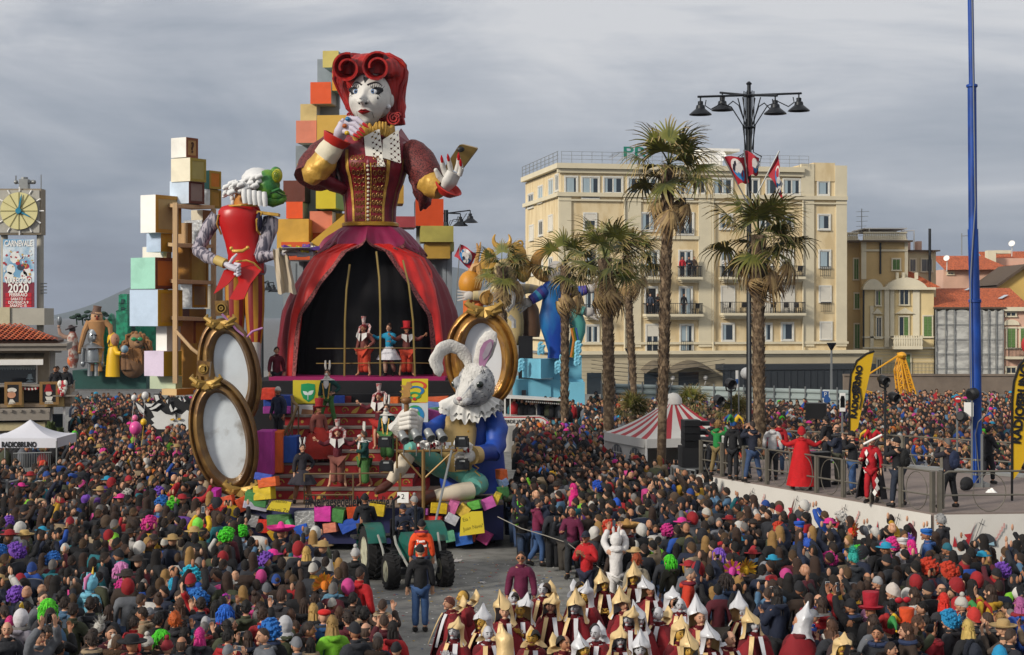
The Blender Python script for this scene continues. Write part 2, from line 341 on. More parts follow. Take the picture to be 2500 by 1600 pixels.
m=MB();m.M=HM;m.bx(hu(1205),hu(2100),-2.6,-.3,hz_(1350),hz_(1318));m.bx(hu(1205),hu(2100),-2.5,-2.4,-1,hz_(1352))
for k in range(24):x=hu(1205)+(hu(2100)-hu(1205))*k/23;m.bx(x-.03,x+.03,-2.56,-2.5,-1,hz_(1352))
m.each('veranda_panel',AWN,hotel)
m=MB();m.M=HM
for x in(945,1140):
 m.ell((hu(x),-.75,hz_(1398)),.22,10,7);m.cyl((hu(x),-.75,hz_(1420)),(hu(x),-.5,hz_(1440)),.05)
m.build('wall_lamp',WHITE,hotel)
for zx in(668,1196,1732):
 m=MB();m.M=HM;m.cyl((hu(zx),-.22,ZC),(hu(zx),-.22,ZL-.2),.07,6);m.build('drainpipe',PLC,hotel)
for k in range(5):
 m=MB();m.M=HM;z=hz_(1285+24*k);m.tube([(x0,-3.2,z-.5*sin(pi*i/8))for i,x0 in enumerate([hu(420)+(hu(1200)-hu(420))*i/8 for i in range(9)])],.02,4);m.build('cable',IRON,hotel)
VO=mat('villa_ochre','#c8ab78',.9,0,.2,.5,.1,8);VC=mat('villa_cream_stone','#d8ceb4',.9,0,.18,.6,.3,6);VY=mat('villa_yellow','#dcc694',.9,0,.15,.5)
PNK=mat('pink_plaster','#d3ab95',.9,0,.15,.5);TIL=mat('terracotta','#bf6238',.85,0,.3,1.2,.3,4,col2='#8f4426',stretch=(3,1,1));GSH=mat('green_shutter','#5f7f46',.7);ROOFD=mat('dark_eave','#57493c',.9)
def vp(x,y,Y=150.0):return P(2020+x/3.079,500+y/3.079,Y)
def vbox(m,x0,x1,y0,y1,d0=0,d1=8,Y=150.0,mi=0):
 a=vp(x0,y1,Y);b=vp(x1,y0,Y);m.bx(a.x,b.x,Y+d0,Y+d1,a.z if y1<1385 else-1,b.z,mi)
def vhouse(label,cat='house',loc=None):return thing('house',label,cat,loc)
def vwin(par,x0,x1,y0,y1,Y=150.0,sh=0,m_sh=None,d=-.06):
 m=MB();a=vp(x0,y1,Y);b=vp(x1,y0,Y)
 m.bx(a.x-.12,b.x+.12,Y+d-.08,Y+.1,b.z,b.z+.14);m.bx(a.x-.16,b.x+.16,Y+d-.1,Y+.1,a.z-.12,a.z);m.bx(a.x-.12,a.x,Y+d-.06,Y+.1,a.z,b.z);m.bx(b.x,b.x+.12,Y+d-.06,Y+.1,a.z,b.z)
 m.bx((a.x+b.x)/2-.03,(a.x+b.x)/2+.03,Y+d-.02,Y+.05,a.z,b.z)
 f=m.build('window',VC,par,False)
 m=MB();m.bx(a.x,b.x,Y+d,Y+d+.05,a.z,b.z);m.build('pane',GLS,f,False)
 if sh:
  m=MB();wd=(b.x-a.x)/2
  for k in range(2):
   if sh==1 or k==1:
    x=a.x+k*wd;m.bx(x+.02,x+wd-.02,Y+d-.05,Y+d-.003,a.z+.03,b.z-.03)
    for q in range(7):z=a.z+.1+(b.z-a.z-.2)*q/7;m.box((x+wd/2,Y+d-.055,z),(wd*.8,.02,.05),rx=.5)
  m.build('shutter',m_sh or GSH,f,False)
villa=vhouse('ornate cream villa with curved gables and a balustraded tower right of hotel','villa',(37,150,0))
m=MB();vbox(m,160,270,270,1385,1.5,10);vbox(m,265,615,275,700,.5,9);m.build('tower',VO,villa,False)
m=MB();vbox(m,270,800,630,1385,0,8);m.build('wall',VY,villa,False)
m=MB();vbox(m,615,880,340,700,3,10);m.build('side_wing',mat('wing_plaster','#c9b995',.9,0,.15,.5),villa,False)
m=MB()
vbox(m,155,640,268,280,-.2,9.5);vbox(m,610,905,332,342,2.6,10.5);m.build('eave',ROOFD,villa,False)
m=MB()
for x0,x1,y0,y1,d in((262,805,622,640,-.5),(262,800,1070,1082,-.2),(262,300,275,560,.4),(590,614,280,560,.42),(265,612,335,350,.35),(425,460,640,1070,-.3),(470,500,640,1070,-.15),(640,690,640,1000,-.15),(320,345,760,1070,-.15),(262,800,990,1003,-.15)):vbox(m,x0,x1,y0,y1,d,.6)
def gable(x0,x1,yb,yt):
 n=12;top=[vp(x0+(x1-x0)*k/n,yb-(yb-yt)*sin(pi*k/n)**.7,150)for k in range(n+1)]
 m.prism([V3((p.x,149.55,p.z))for p in top],(0,.8,0))
gable(262,415,625,560);gable(425,745,625,548)
for x in(515,560,660):vbox(m,x,x+18,510,560,-.2,.3)
def pedi(x0,x1,yb,yt):a,b,c=vp(x0,yb),vp(x1,yb),vp((x0+x1)/2,yt);m.prism([V3((p.x,149.7,p.z))for p in(a,b,c)],(0,.4,0))
pedi(508,650,820,775);pedi(335,410,820,778)
for k in range(12):vbox(m,262,800,1100+k*24,1103+k*24,-.04,.2)
m.each('stone_trim',VC,villa)
m=MB()
for x0,x1,y0,y1,y2 in((168,262,205,265,1.2),(275,605,205,265,.2)):
 vbox(m,x0,x1,y0-2,y0+8,y2,y2+.3);vbox(m,x0,x1,y1-8,y1+3,y2-.05,y2+.35)
 for k in range(int((x1-x0)/14)):
  p=vp(x0+7+k*14,y1-8);h=vp(0,y0+8).z-p.z;m.lathe([(.1,0),(.13,h*.3),(.06,h*.7),(.1,h)],(p.x,150+y2+.15,p.z),6)
m.build('balustrade',VC,villa)
m=MB()
vbox(m,470,690,998,1010,-1.3,0);vbox(m,475,690,1060,1085,-1.3,0)
for k in range(12):p=vp(484+k*18,1060);m.lathe([(.1,0),(.15,.35),(.07,.8),(.1,.95)],(p.x,148.8,p.z),6)
m.build('balcony',VC,villa)
m=MB();vbox(m,300,620,170,178,1,7);vbox(m,330,335,178,205,1,1.1);vbox(m,600,605,178,205,1,1.1);vbox(m,300,600,180,205,4,4.2);m.build('roof_terrace',WHITE,villa,False)
m=MB()
a,b,c,d_=vp(500,560),vp(850,622),vp(610,470),vp(650,470)
m.add([(a.x,149.8,vp(0,622).z),(b.x,149.8,b.z),(b.x,157,b.z),(a.x,157,b.z),(c.x,153,c.z),(d_.x,153.5,c.z)],[(0,1,5,4),(1,2,5),(2,3,4,5),(3,0,4)])
m.build('roof',TIL,villa,False)
m=MB();p=vp(405,285);m.cyl((p.x,150.35,p.z),(p.x,150.35,vp(0,520).z),.09,6);p=vp(270,640);m.cyl((p.x,149.9,p.z),(p.x,149.9,vp(0,1080).z),.09,6)
p=vp(822,170);m.cyl((p.x,152.5,p.z),(p.x,152.5,vp(0,620).z),.13,8,mi=0);m.build('downpipe',IRON,villa)
for w_ in((545,605,640,750,0),(540,605,845,998,2),(722,782,840,992,1),(370,400,850,1000,0),(365,395,650,755,2),(375,400,1165,1310,0),(560,620,1125,1300,2)):vwin(villa,*w_[:4],sh=w_[4],d=-.1)
vwin(villa,490,543,412,490,Y=150.5,sh=1);vwin(villa,200,232,410,560,Y=151.5,sh=1);vwin(villa,205,238,670,780,Y=151.5,sh=1);vwin(villa,205,240,900,1080,Y=151.5,sh=1)
for x0,x1 in((622,660),(708,782)):vwin(villa,x0,x1,413,500,Y=153,sh=1,m_sh=mat('grey_shutter','#77797a',.7))
m=MB()
for x in(655,712):p=vp(x,190);m.cyl((p.x,153,p.z),(p.x,153,vp(0,330).z),.06,5)
a=vp(610,185);b=vp(715,182);m.cyl((a.x,153,a.z),(b.x,153,b.z),.06,5)
m.build('roof_frame',WHITE,villa)
m=MB();vbox(m,668,705,262,328,4,5);vbox(m,757,792,260,328,4,5);m.each('chimney',PNK,villa)
m=MB();p=vp(258,30,152);m.cyl((p.x,152,p.z),(p.x,152,vp(0,205).z),.04,5)
for k in range(6):z=p.z-.3-k*.45;m.cyl((p.x-.5,152,z),(p.x+.7-.08*k,152,z+.05),.02,4)
m.build('antenna',STEEL,villa)
h2=vhouse('low house wrapped in white scaffold sheeting under a red tiled roof','house',(56,150,0))
m=MB();vbox(m,803,1318,770,1385,.6,9);m.build('wall',VC,h2,False)
m=MB();a,b=vp(795,772),vp(1520,772);c=vp(830,622);d_=vp(1520,618)
m.add([(a.x,149.6,a.z),(b.x,149.6,b.z),(d_.x,156,d_.z),(c.x,156,c.z),(b.x,162,b.z),(a.x,162,a.z)],[(0,1,2,3),(3,2,4,5)]);m.build('roof',TIL,h2,False)
m=MB();vbox(m,795,1330,770,782,-.6,.4);m.build('eave',ROOFD,h2,False)
SHT=mat('scaffold_sheeting','#bfbeb8',.95,0,.2,.7,.3,2.5,stretch=(1,1,3),spec=.1,col2='#a5a4a0',cs=1.2)
pxs=[803,875,942,1055,1140,1198,1255,1310]
for i in range(len(pxs)-1):
 m=MB()
 def fn(u,v,a=pxs[i]+2,b=pxs[i+1]-2):
  p=vp(a+(b-a)*u,795+545*v+8*sin(u*5+i));return V3((p.x,149.6-.05*ns3((u*2,v*12,i*3.1))-.03*(abs((v*6)%1-.5)<.06),p.z))
 m.grid(fn,6,40);m.build('sheet',SHT,h2)
m=MB()
for x in pxs:p=vp(x,790);m.cyl((p.x,149.45,p.z),(p.x,149.45,0),.05,5)
for y in(900,1010,1120,1230):a,b=vp(803,y),vp(1315,y);m.cyl((a.x,149.42,a.z),(b.x,149.42,b.z),.03,5)
m.build('scaffold_pole',STEEL,h2)
m=MB()
for x0,x1,y0,y1 in((1325,1440,683,712),(1130,1240,618,645)):
 a,b=vp(x0,y1),vp(x1,y0);t=lambda y:149.6+6.4*(772-y)/152
 m.add([(a.x,t(y1)-.25,a.z+.1),(b.x-1,t(y1)-.25,a.z+.1),(b.x,t(y0)-.25,b.z+.1),(a.x+1,t(y0)-.25,b.z+.1)],[(0,1,2,3)])
m.each('skylight',mat('skylight_glass','#b9c4cc',.15),h2)
h3=vhouse('pink plastered house with arched white window at right edge','house',(67,150,0))
m=MB();vbox(m,1318,1620,775,1385,0,9);m.build('wall',PNK,h3,False)
m=MB();vbox(m,1310,1620,770,800,-.5,.3);vbox(m,1320,1620,920,932,-.12,.2);vbox(m,1330,1600,1140,1160,-1.0,.2);m.each('cornice',VC,h3)
m=MB();vbox(m,1335,1600,1075,1080,-1.0,-.95)
for k in range(26):vbox(m,1336+k*10,1339+k*10,1080,1140,-1.0,-.95)
m.build('balcony_rail',IRON,h3,False)
for w_ in((1350,1410,930,1075,1),(1345,1410,812,836,0),(1345,1412,1225,1265,0),(1450,1500,930,1075,1)):vwin(h3,*w_[:4],sh=w_[4],d=-.1)
m=MB();m.prism([V3((p.x,149.8,p.z))for p in[vp(1378+62*cos(pi*k/10),905-42*sin(pi*k/10))for k in range(11)]],(0,.4,0));m.build('arch',VC,h3,False)
m=MB();p=vp(1478,1050);m.ell((p.x,148.9,p.z),(.6,.2,.8),12,8);m.ell((p.x+.2,148.7,p.z-.8),(.5,.2,.35),10,6);m.build('red_decoration',mat('red_carnival','#a81f22',.7),h3)
h4=vhouse('far pink house with long tiled roof and satellite dishes beyond blue pole','house',(57,172,0))
Y4=172
m=MB();vbox(m,872,1400,488,1385,0,8,Y4);m.build('wall',PNK,h4,False)
m=MB();a,b,c,d_=vp(865,492,Y4),vp(1375,488,Y4),vp(1260,372,Y4),vp(872,372,Y4);m.add([(a.x,Y4-.8,a.z),(b.x,Y4-.8,b.z),(c.x,Y4+5,c.z),(d_.x,Y4+5,d_.z)],[(0,1,2,3)]);m.build('roof',TIL,h4,False)
for w_ in((1232,1290,545,600),(905,945,512,522)):vwin(h4,*w_,Y=Y4)
m=MB()
for x,y,r in((900,410,.32),(1228,585,.42),(1390,300,.34)):
 p=vp(x,y,Y4-2.5);m.lathe([(.05,0),(r*.7,.1),(r,.3),(r*.97,.26)],p,16,ax=(-.6,-1,.5));m.cyl(p,p+V3((.1,.5,-1.2)),.05,5)
m.build('satellite_dish',WHITE,h4)
m=MB();p=vp(1010,215,Y4);m.cyl((p.x,Y4,p.z),(p.x,Y4,vp(0,380,Y4).z),.05,5);m.cyl((p.x-.1,Y4,p.z-.3),(p.x+1.6,Y4,p.z-.2),.03,4);m.build('antenna',STEEL,h4)
h5=vhouse('far yellow gabled house with red roofs at right edge','house',(70,160,0))
Y5=162
m=MB();m.prism([V3((p.x,Y5,p.z))for p in(vp(1270,622,Y5),vp(1480,480,Y5),vp(1700,622,Y5),vp(1700,900,Y5),vp(1270,900,Y5))],(0,8,0));m.build('wall',mat('gable_yellow','#d3b266',.9,0,.12,.5),h5,False)
m=MB()
for s_ in(0,1):
 a=vp(1260,628,Y5)if s_==0 else vp(1710,628,Y5);b=vp(1480,470,Y5);m.add([(a.x,Y5-.6,a.z),(b.x,Y5-.6,b.z),(b.x,Y5+8.5,b.z),(a.x,Y5+8.5,a.z),(a.x,Y5-.6,a.z+.3),(b.x,Y5-.6,b.z+.3),(b.x,Y5+8.5,b.z+.3),(a.x,Y5+8.5,a.z+.3)],[(0,1,2,3),(4,7,6,5),(0,4,5,1),(3,2,6,7)])
m.build('roof',ROOFD,h5,False)
h6=vhouse('far house with steep red roof behind the yellow gable','house',(76,180,0));Y6=182
m=MB();vbox(m,1200,1600,400,1385,1,9,Y6);m.build('wall',PNK,h6,False)
m=MB();a,b,c,d_=vp(1230,480,Y6),vp(1620,475,Y6),vp(1620,335,Y6),vp(1245,338,Y6);m.add([(a.x,Y6,a.z),(b.x,Y6,b.z),(c.x,Y6+6,c.z),(d_.x,Y6+6,d_.z)],[(0,1,2,3)]);m.build('roof',TIL,h6,False)
m=MB();vbox(m,1200,1260,345,480,-.4,.8,Y6);vbox(m,1285,1400,340,365,1,3,Y6);m.build('parapet',VC,h6,False)
lw=mat('rough_stone','#7d776d',.95,0,.3,1.2,.6,5,col2='#655f57',cs=3)
m=MB();Y7=112
for k in range(44):
 for r in range(4):
  x=P(2095,0,Y7).x+k*.33+(r%2)*.16;m.box((x,Y7+rnd(-.03,.03),.15+r*.3),(.31,.5,.28),rx=rnd(-.02,.02))
m.bx(P(2095,0,Y7).x,P(2095,0,Y7).x+14.5,Y7-.2,Y7+.3,1.2,1.32)
m.build('stone_wall',lw,label='low rough stone wall behind the right hand crowd under the crane',cat='wall')
m=MB();Y8=128
m.bx(P(2060,0,Y8).x,P(2700,0,Y8).x,Y8,Y8+.4,0,2.0);m.bx(P(2060,0,Y8).x,P(2700,0,Y8).x,Y8-.1,Y8+.5,2.0,2.15)
m.build('garden_wall',mat('garden_stucco','#76695d',.95,0,.3,.8),label='long brown garden wall in front of villa and sheeted house',cat='wall')
m=MB()
for x0,x1 in((2160,2290),):
 a=P(x0,0,127).x;b=P(x1,0,127).x
 for k in range(40):x=a+(b-a)*k/39;m.box((x,127.9,2.6),(.03,.03,.9))
 m.bx(a,b,127.87,127.93,3.0,3.05)
m.build('iron_fence',IRON,label='short black iron railing on top of brown garden wall',cat='fence')
YEL=mat('crane_yellow','#d79a1c',.5,0,.15,1)
cr_=thing('crane_part','yellow lattice crane boom lying folded before the ornate villa','crane',P(2220,985,118))
m=MB()
def zz5(x,y,Y=118):return P(1950+x/3.08,850+y/3.08,Y)
def truss(m,pts_a,pts_b,w,r,n):
 A=[V3(p)for p in pts_a];B=[V3(p)for p in pts_b];D=V3((0,w,0))
 for q in(A[0],B[0]):pass
 rails=[]
 for o in(0,1):
  for L in(A,B):rails.append((L[0]+D*o,L[1]+D*o))
 for a,b in rails:m.cyl(a,b,r,5)
 for k in range(n):
  t0,t1=k/n,(k+1)/n
  for o in(0,1):
   m.cyl(A[0].lerp(A[1],t0)+D*o,B[0].lerp(B[1],t1)+D*o,r*.6,4);m.cyl(B[0].lerp(B[1],t0)+D*o,A[0].lerp(A[1],t0)+D*o,r*.6,4)
  m.cyl(A[0].lerp(A[1],t0),A[0].lerp(A[1],t1)+D,r*.6,4);m.cyl(B[0].lerp(B[1],t0),B[0].lerp(B[1],t1)+D,r*.6,4)
truss(m,(zz5(765,40),zz5(850,385)),(zz5(790,45),zz5(890,375)),.9,.07,9);truss(m,(zz5(740,170),zz5(765,380)),(zz5(765,60),zz5(800,385)),.9,.07,6)
m.cyl(zz5(750,55),zz5(515,205),.06,5);m.cyl(zz5(750,60,118.5),zz5(510,210,118.5),.04,5);m.ell(zz5(775,55),(.35,.4,.25),8,6)
m.build('mast',YEL,cr_)
m=MB();truss(m,(zz5(830,395),zz5(1300,345)),(zz5(830,412),zz5(1300,412)),1.0,.05,22);truss(m,(zz5(505,320),zz5(650,362)),(zz5(505,335),zz5(650,370)),.8,.04,8);m.build('jib',YEL,cr_)
m=MB();a,b=zz5(470,372,108),zz5(820,400,108);m.bx(a.x,b.x,107.5,110,b.z-.1,a.z);m.bx(a.x,b.x,107.4,110.1,a.z,a.z+.08)
for k in range(14):x=a.x+(b.x-a.x)*k/13;m.bx(x-.03,x+.03,107.42,107.48,0,a.z)
m.bx(a.x+.1,b.x-.1,107.5,107.6,0,b.z)
m.build('site_cabin',mat('cabin_grey','#8f9a99',.7),label='flat grey site cabin below the yellow crane boom',cat='cabin')
fence=thing('site_fence','long grey corrugated barrier of panels and posts before the hotel','fence',(P(1497,0,104).x,104,0))
FP=mat('fence_panel_grey','#8f9a98',.6,.1,.12,.6,.25,3)
fx0,fx1=P(1470,0,106).x,P(2085,0,96).x;nf=17
pm=None
for k in range(nf):
 a=V3((fx0+(fx1-fx0)*k/nf,106-10*k/nf,0));b=V3((fx0+(fx1-fx0)*(k+1)/nf,106-10*(k+1)/nf,0));m=MB()
 d=(b-a);nrm=V3((d.y,-d.x,0)).normalized()
 rings=[]
 for q in range(25):z=2.35*q/24;off=nrm*(.045*(1 if(q//2)%2 else-1));rings.append([a+off+V3((0,0,z)),b+off+V3((0,0,z))])
 m.loft(rings,False,False);m.build('panel',FP,fence,False)
 m=MB();m.cyl(a+nrm*.08,a+nrm*.08+V3((0,0,2.5)),.045,6);m.build('post',STEEL,fence)
def z3(x,y,Y):return P(x/2.053,400+y/2.053,Y)
YC=92.0
clk=thing('clock_tower','clock tower with yellow dial and carnival poster at left edge','clock tower',(z3(97,0,YC).x,YC,0))
TW=mat('tower_pale_concrete','#a5a094',.8,0,.15,.8)
a,b=z3(-22,355,YC),z3(206,125,YC);cx=(a.x+b.x)/2
m=MB();m.bx(a.x,b.x,YC,YC+.9,a.z,b.z);m.build('clock_case',mat('case_brown','#8b7f6d',.7),clk,False)
m=MB();m.bx(a.x+.08,b.x-.08,YC-.06,YC,a.z+.1,b.z-.1);m.build('clock_panel',mat('clock_grey','#a7a49b',.6),clk,False)
m=MB();c=z3(97,237,YC-.16);R_=93/2.053/FPX*YC;m.lathe([(R_,0),(R_,.09)],c,40,ax=(0,-1,0));m.build('dial',mat('dial_yellow','#cfc790',.6,0,.06),clk)
m=MB()
for k in range(12):
 A=k*pi/6;d=V3((sin(A),0,cos(A)));m.cyl(c+d*.15+V3((0,-.12,0)),c+d*R_+V3((0,-.12,0)),.018,4);e=c+d*R_*1.05;f=c+d*R_*1.3
 m.cyl(e+V3((0,.06,0)),f+V3((0,.06,0)),.045,4,mi=1)
m.build('dial_marks',[mat('mark_olive','#9a915c'),WHITE],clk)
HN=mat('hand_teal','#127a99',.5)
for p in((108,152),(152,268)):
 e=z3(*p,YC-.35);c2=V3((c.x,YC-.35,c.z));d=(e-c2);n_=V3((d.z,0,-d.x)).normalized();m=MB()
 m.prism([c2-d*.2-n_*.06,c2-d*.2+n_*.06,c2+d*.75+n_*.04,e,c2+d*.75-n_*.04],(0,.05,0));m.build('clock_hand',HN,clk,False)
m=MB();m.lathe([(.16,0),(.16,.1)],(c.x,YC-.3,c.z),12,ax=(0,-1,0));m.build('hub',HN,clk)
m=MB()
for x in(8,189):
 p=z3(x,0,YC);m.cyl((p.x,YC+.5,0),(p.x,YC+.5,a.z),.2,10)
p=z3(215,0,YC);
m.build('column',TW,clk)
m=MB();p,q=z3(10,808,YC),z3(240,720,YC);m.bx(p.x-2,q.x-1.9,YC-.8,YC+1.2,p.z,q.z);m.build('lower_cabin',mat('cabin_cream','#b7ad90',.8,0,.15),clk,False)
m=MB();m.bx(q.x-1.88,q.x,YC-.7,YC+1.2,p.z,q.z-.05);m.build('cabin_side',TW,clk,False)
m=MB();p=z3(123,68,YC+1);m.cyl(p,(p.x,YC+1,b.z),.2,8);m.box((p.x,YC+1,b.z+.3),(.5,.5,.6));q=z3(80,98,YC+1);r=z3(170,98,YC+1);m.cyl(q,r,.04,5);m.cyl(q,z3(80,60,YC+1),.04,5)
for x in(80,160,170):e=z3(x,92,YC+1);m.ell(e,.13,8,5)
m.cyl(z3(206,125,YC+1),z3(206,55,YC+1),.03,5);m.build('weather_mast',STEEL,clk)
m=MB()
for k in range(4):z=z3(0,600+k*16,YC).z;m.cyl((z3(195,0,YC).x,YC+.3,z),(z3(228,0,YC).x,YC+.3,z),.03,5)
m.build('side_bracket',STEEL,clk)
p,q=z3(20,720,YC),z3(177,380,YC);yp=YC-.2
pst=thing('carnival_poster','tall blue and red carnival poster hung on the clock tower','poster',((p.x+q.x)/2,yp,p.z))
pm_=[mat('poster_blue','#6f9fc0',.5,0,.15,.6,col2='#d6dfe4',cs=.7),mat('poster_maroon','#7b2437',.5),mat('poster_red','#b3182a',.5),mat('poster_white','#dcdcd8',.5)]
m=MB();m.bx(p.x,q.x,yp,yp+.05,z3(0,595,YC).z,q.z);m.bx(p.x,q.x,yp,yp+.05,p.z,z3(0,595,YC).z,mi=1)
for y0,y1 in((648,668),(671,686),(689,704),(707,720)):m.bx(p.x+.15,q.x-.15,yp-.02,yp-.004,z3(0,y1,YC).z,z3(0,y0,YC).z,mi=2)
m.build('sheet',pm_,pst,False)
m=MB()
for(x,y,r,i)in((80,470,26,0),(60,530,22,0),(110,520,20,2),(135,515,18,1),(140,540,20,0),(95,500,12,1),(125,560,18,0),(50,570,24,0),(150,575,14,1)):
 e=z3(x,y,YC);rr=r/2.053/FPX*YC;m.prism([(e.x+dx*rr,yp-.006-.003*i,e.z+dz*rr*(1.5 if i==0 else 1))for dx,dz in circ(9,1,.8,r)],(0,.004,0),mi=i)
for k in range(40):
 e=z3(rnd(24,172),rnd(425,585),YC);m.box((e.x,yp-.02,e.z),(rnd(.06,.14),.004,rnd(.06,.14)),ry=rnd(0,3),mi=random.choice((0,1,3)))
m.build('print',[pm_[3],mat('print_red','#a83038',.5),mat('print_dark','#333a4a',.5),mat('print_gold','#c6a04a',.5)],pst,False)
for s_,y,sz,bold in(('CARNEVALE',402,.46,.01),('VIAREGGIO',588,.46,.01),('2020',627,.68,.016),('FEBBRAIO',658,.27,.004),('SABATO 1',679,.22,.003),('DOMENICA 9',696,.22,.003),('SABATO 15',712,.22,.003)):
 e=z3(98,y,YC);txt('lettering',s_,sz,WHITE,fM((e.x,yp-.03,e.z),(1,0,0),(0,-1,0)),pst,.004,bold,sx=.62 if sz==.46 else .85)
YK=76.0
def ke(x,y,Y=YK):return P(x/4.53,780+y/4.53,Y)
kio=thing('kiosk_building','two storey beach kiosk with terracotta roof and boarded balcony at left','building',(-22,YK,0))
KW=mat('kiosk_wall','#a89a86',.85,0,.15);KC=mat('kiosk_concrete','#8d857b',.8,0,.15)
def kb(m,x0,x1,y0,y1,d0,d1,mi=0):
 a,b=ke(x0,y1),ke(x1,y0);m.bx(a.x if x0>-50 else-34,b.x,YK+d0,YK+d1,a.z if y1<1500 else 0,b.z,mi)
m=MB();kb(m,-99,535,340,1600,.3,5);m.build('wall',KW,kio,False)
m=MB();kb(m,-99,740,265,340,-1.2,6);kb(m,-99,745,275,290,-1.3,6.1);m.build('roof_slab',KC,kio,False)
m=MB();kb(m,-99,405,505,715,.22,.32);m.build('window_pane',GLS,kio,False)
m=MB();kb(m,400,414,500,720,.1,.34);kb(m,-99,414,700,725,.05,.34);kb(m,534,590,360,720,1.5,1.8);kb(m,530,660,358,376,1.2,1.8);m.build('window_frame',WHITE,kio,False)
m=MB()
a_,b_=ke(0,372),ke(490,500)
for k in range(24):
 x0=-32+(b_.x+32)*k/24;x1=-32+(b_.x+32)*(k+1)/24
 m.add([(x0,YK+.2,a_.z),(x1,YK+.2,a_.z),(x1,YK-1.0,b_.z+.25),(x0,YK-1.0,b_.z+.25)],[(0,1,2,3)],k%2)
m.bx(-32,b_.x,YK-1.05,YK-.98,b_.z+.02,b_.z+.27,mi=2);m.each('awning',[mat('awning_stripe_a','#b3a68f',.9),mat('awning_stripe_b','#a59780',.9),WHITE],kio)
m=MB();n=16
for k in range(n):e=ke(-40+k*28,515);m.prism([(e.x-.13+.26*j/6,YK+.16,e.z+.12-.3*sin(pi*j/6))for j in range(7)],(0,.02,0))
m.build('curtain_fringe',CUR,kio,False)
m=MB();e=ke(335,690);m.lathe([(.18,.0),(.13,.05),(.03,.1),(.03,.12)],(e.x,YK+.12,e.z),8);e=ke(335,660);m.lathe([(.16,0),(.08,.25)],(e.x,YK+.12,e.z),10);m.build('table_lamp',CUR,kio)
BRD=mat('board_tan','#b99b62',.8,0,.12,.8,stretch=(.4,1,8))
m=MB();kb(m,725,785,712,945,-1.9,4);kb(m,-99,785,905,945,-1.9,4);m.build('balcony_frame',mat('balcony_brown','#8f7d68',.8),kio,False)
for x0,x1 in((-99,-70),(-60,20),(130,300),(520,722)):
 m=MB();kb(m,x0,x1,722,940,-1.98,-1.9);m.build('balcony_panel',BRD,kio,False)
m=MB();kb(m,-99,790,712,724,-2.0,4.1);m.build('handrail',KC,kio,False)
m=MB();kb(m,-99,580,955,1065,-3.2,0)
for k in range(30):
 x=-33+(ke(575,0).x+33)*k/29;m.box((x,YK-3.24,ke(0,962).z),(.1,.12,.12))
m.build('lower_roof',KC,kio,False)
m=MB();a_,b_=ke(0,1080),ke(535,1175);m.add([(-32,YK-1,a_.z),(b_.x,YK-1,a_.z),(b_.x,YK-3.0,b_.z+.35),(-32,YK-3.0,b_.z+.35),(-32,YK-3.0,b_.z),(b_.x,YK-3.0,b_.z)],[(0,1,2,3),(3,2,5,4)]);m.build('lower_awning',mat('awning_cream','#b9ab86',.9,0,.15,1,stretch=(8,1,1)),kio,False)
m=MB();kb(m,705,730,945,1700,-1.8,-1.5);kb(m,570,590,960,1700,-1.5,-1.2);m.build('post',WHITE,kio,False)
m=MB();kb(m,590,705,1030,1700,-1.2,-1.15);m.build('glass_screen',GLS,kio,False)
m=MB();rz0=ke(0,235).z;rz1=ke(0,68).z;xe=ke(650,0).x;xr=ke(185,0).x
m.add([(-30,YK-.5,rz0),(xe,YK-.5,rz0),(xe,YK+6.5,rz0),(-30,YK+6.5,rz0),(-30,YK+3,rz1-.06),(xr,YK+3,rz1-.06)],[(0,1,5,4),(1,2,5),(2,3,4,5)]);kb(m,-99,640,235,266,-.4,6)
m.build('roof',mat('roof_base','#5d4438',.9),kio,False)
tile_m0=MB()
tile_m0.grid(lambda u,v:V3(((u-.5)*.24,-.22+.44*v,.075*sin(pi*u)+.03*(1-v)-.002)),4,1)
tile_me=tile_m0.mesh('tile',mat('roof_tile','#b4512a',.85,0,.25,2,obj=True));cnt=0
L_=V3((0,3.5,rz1-rz0));rows=10;pit=atan2(rz1-rz0,3.5)
for r in range(rows):
 t=(r+.35)/rows;xmax=xe+(xr-xe)*t
 k=0
 while True:
  x=xmax-.1-k*.25;k+=1
  if x<P(-25,0,YK).x or cnt>290:break
  cl=random.choice(('#b4512a','#c05a2c','#a84a28','#bf6437','#9c4626'))
  link('tile',tile_me,kio,wm(kio).inverted()@V3((x,YK-.5+3.5*t,rz0+(rz1-rz0)*t+.03)),(pit,0,0),color=cl);cnt+=1
WD=mat('picture_wood','#8c6a3c',.7,0,.25,2);BLK=mat('picture_black','#1b191c',.7);REDP=mat('picture_red','#9c1724',.7);CRP=mat('picture_cream','#d8d3c8',.7)
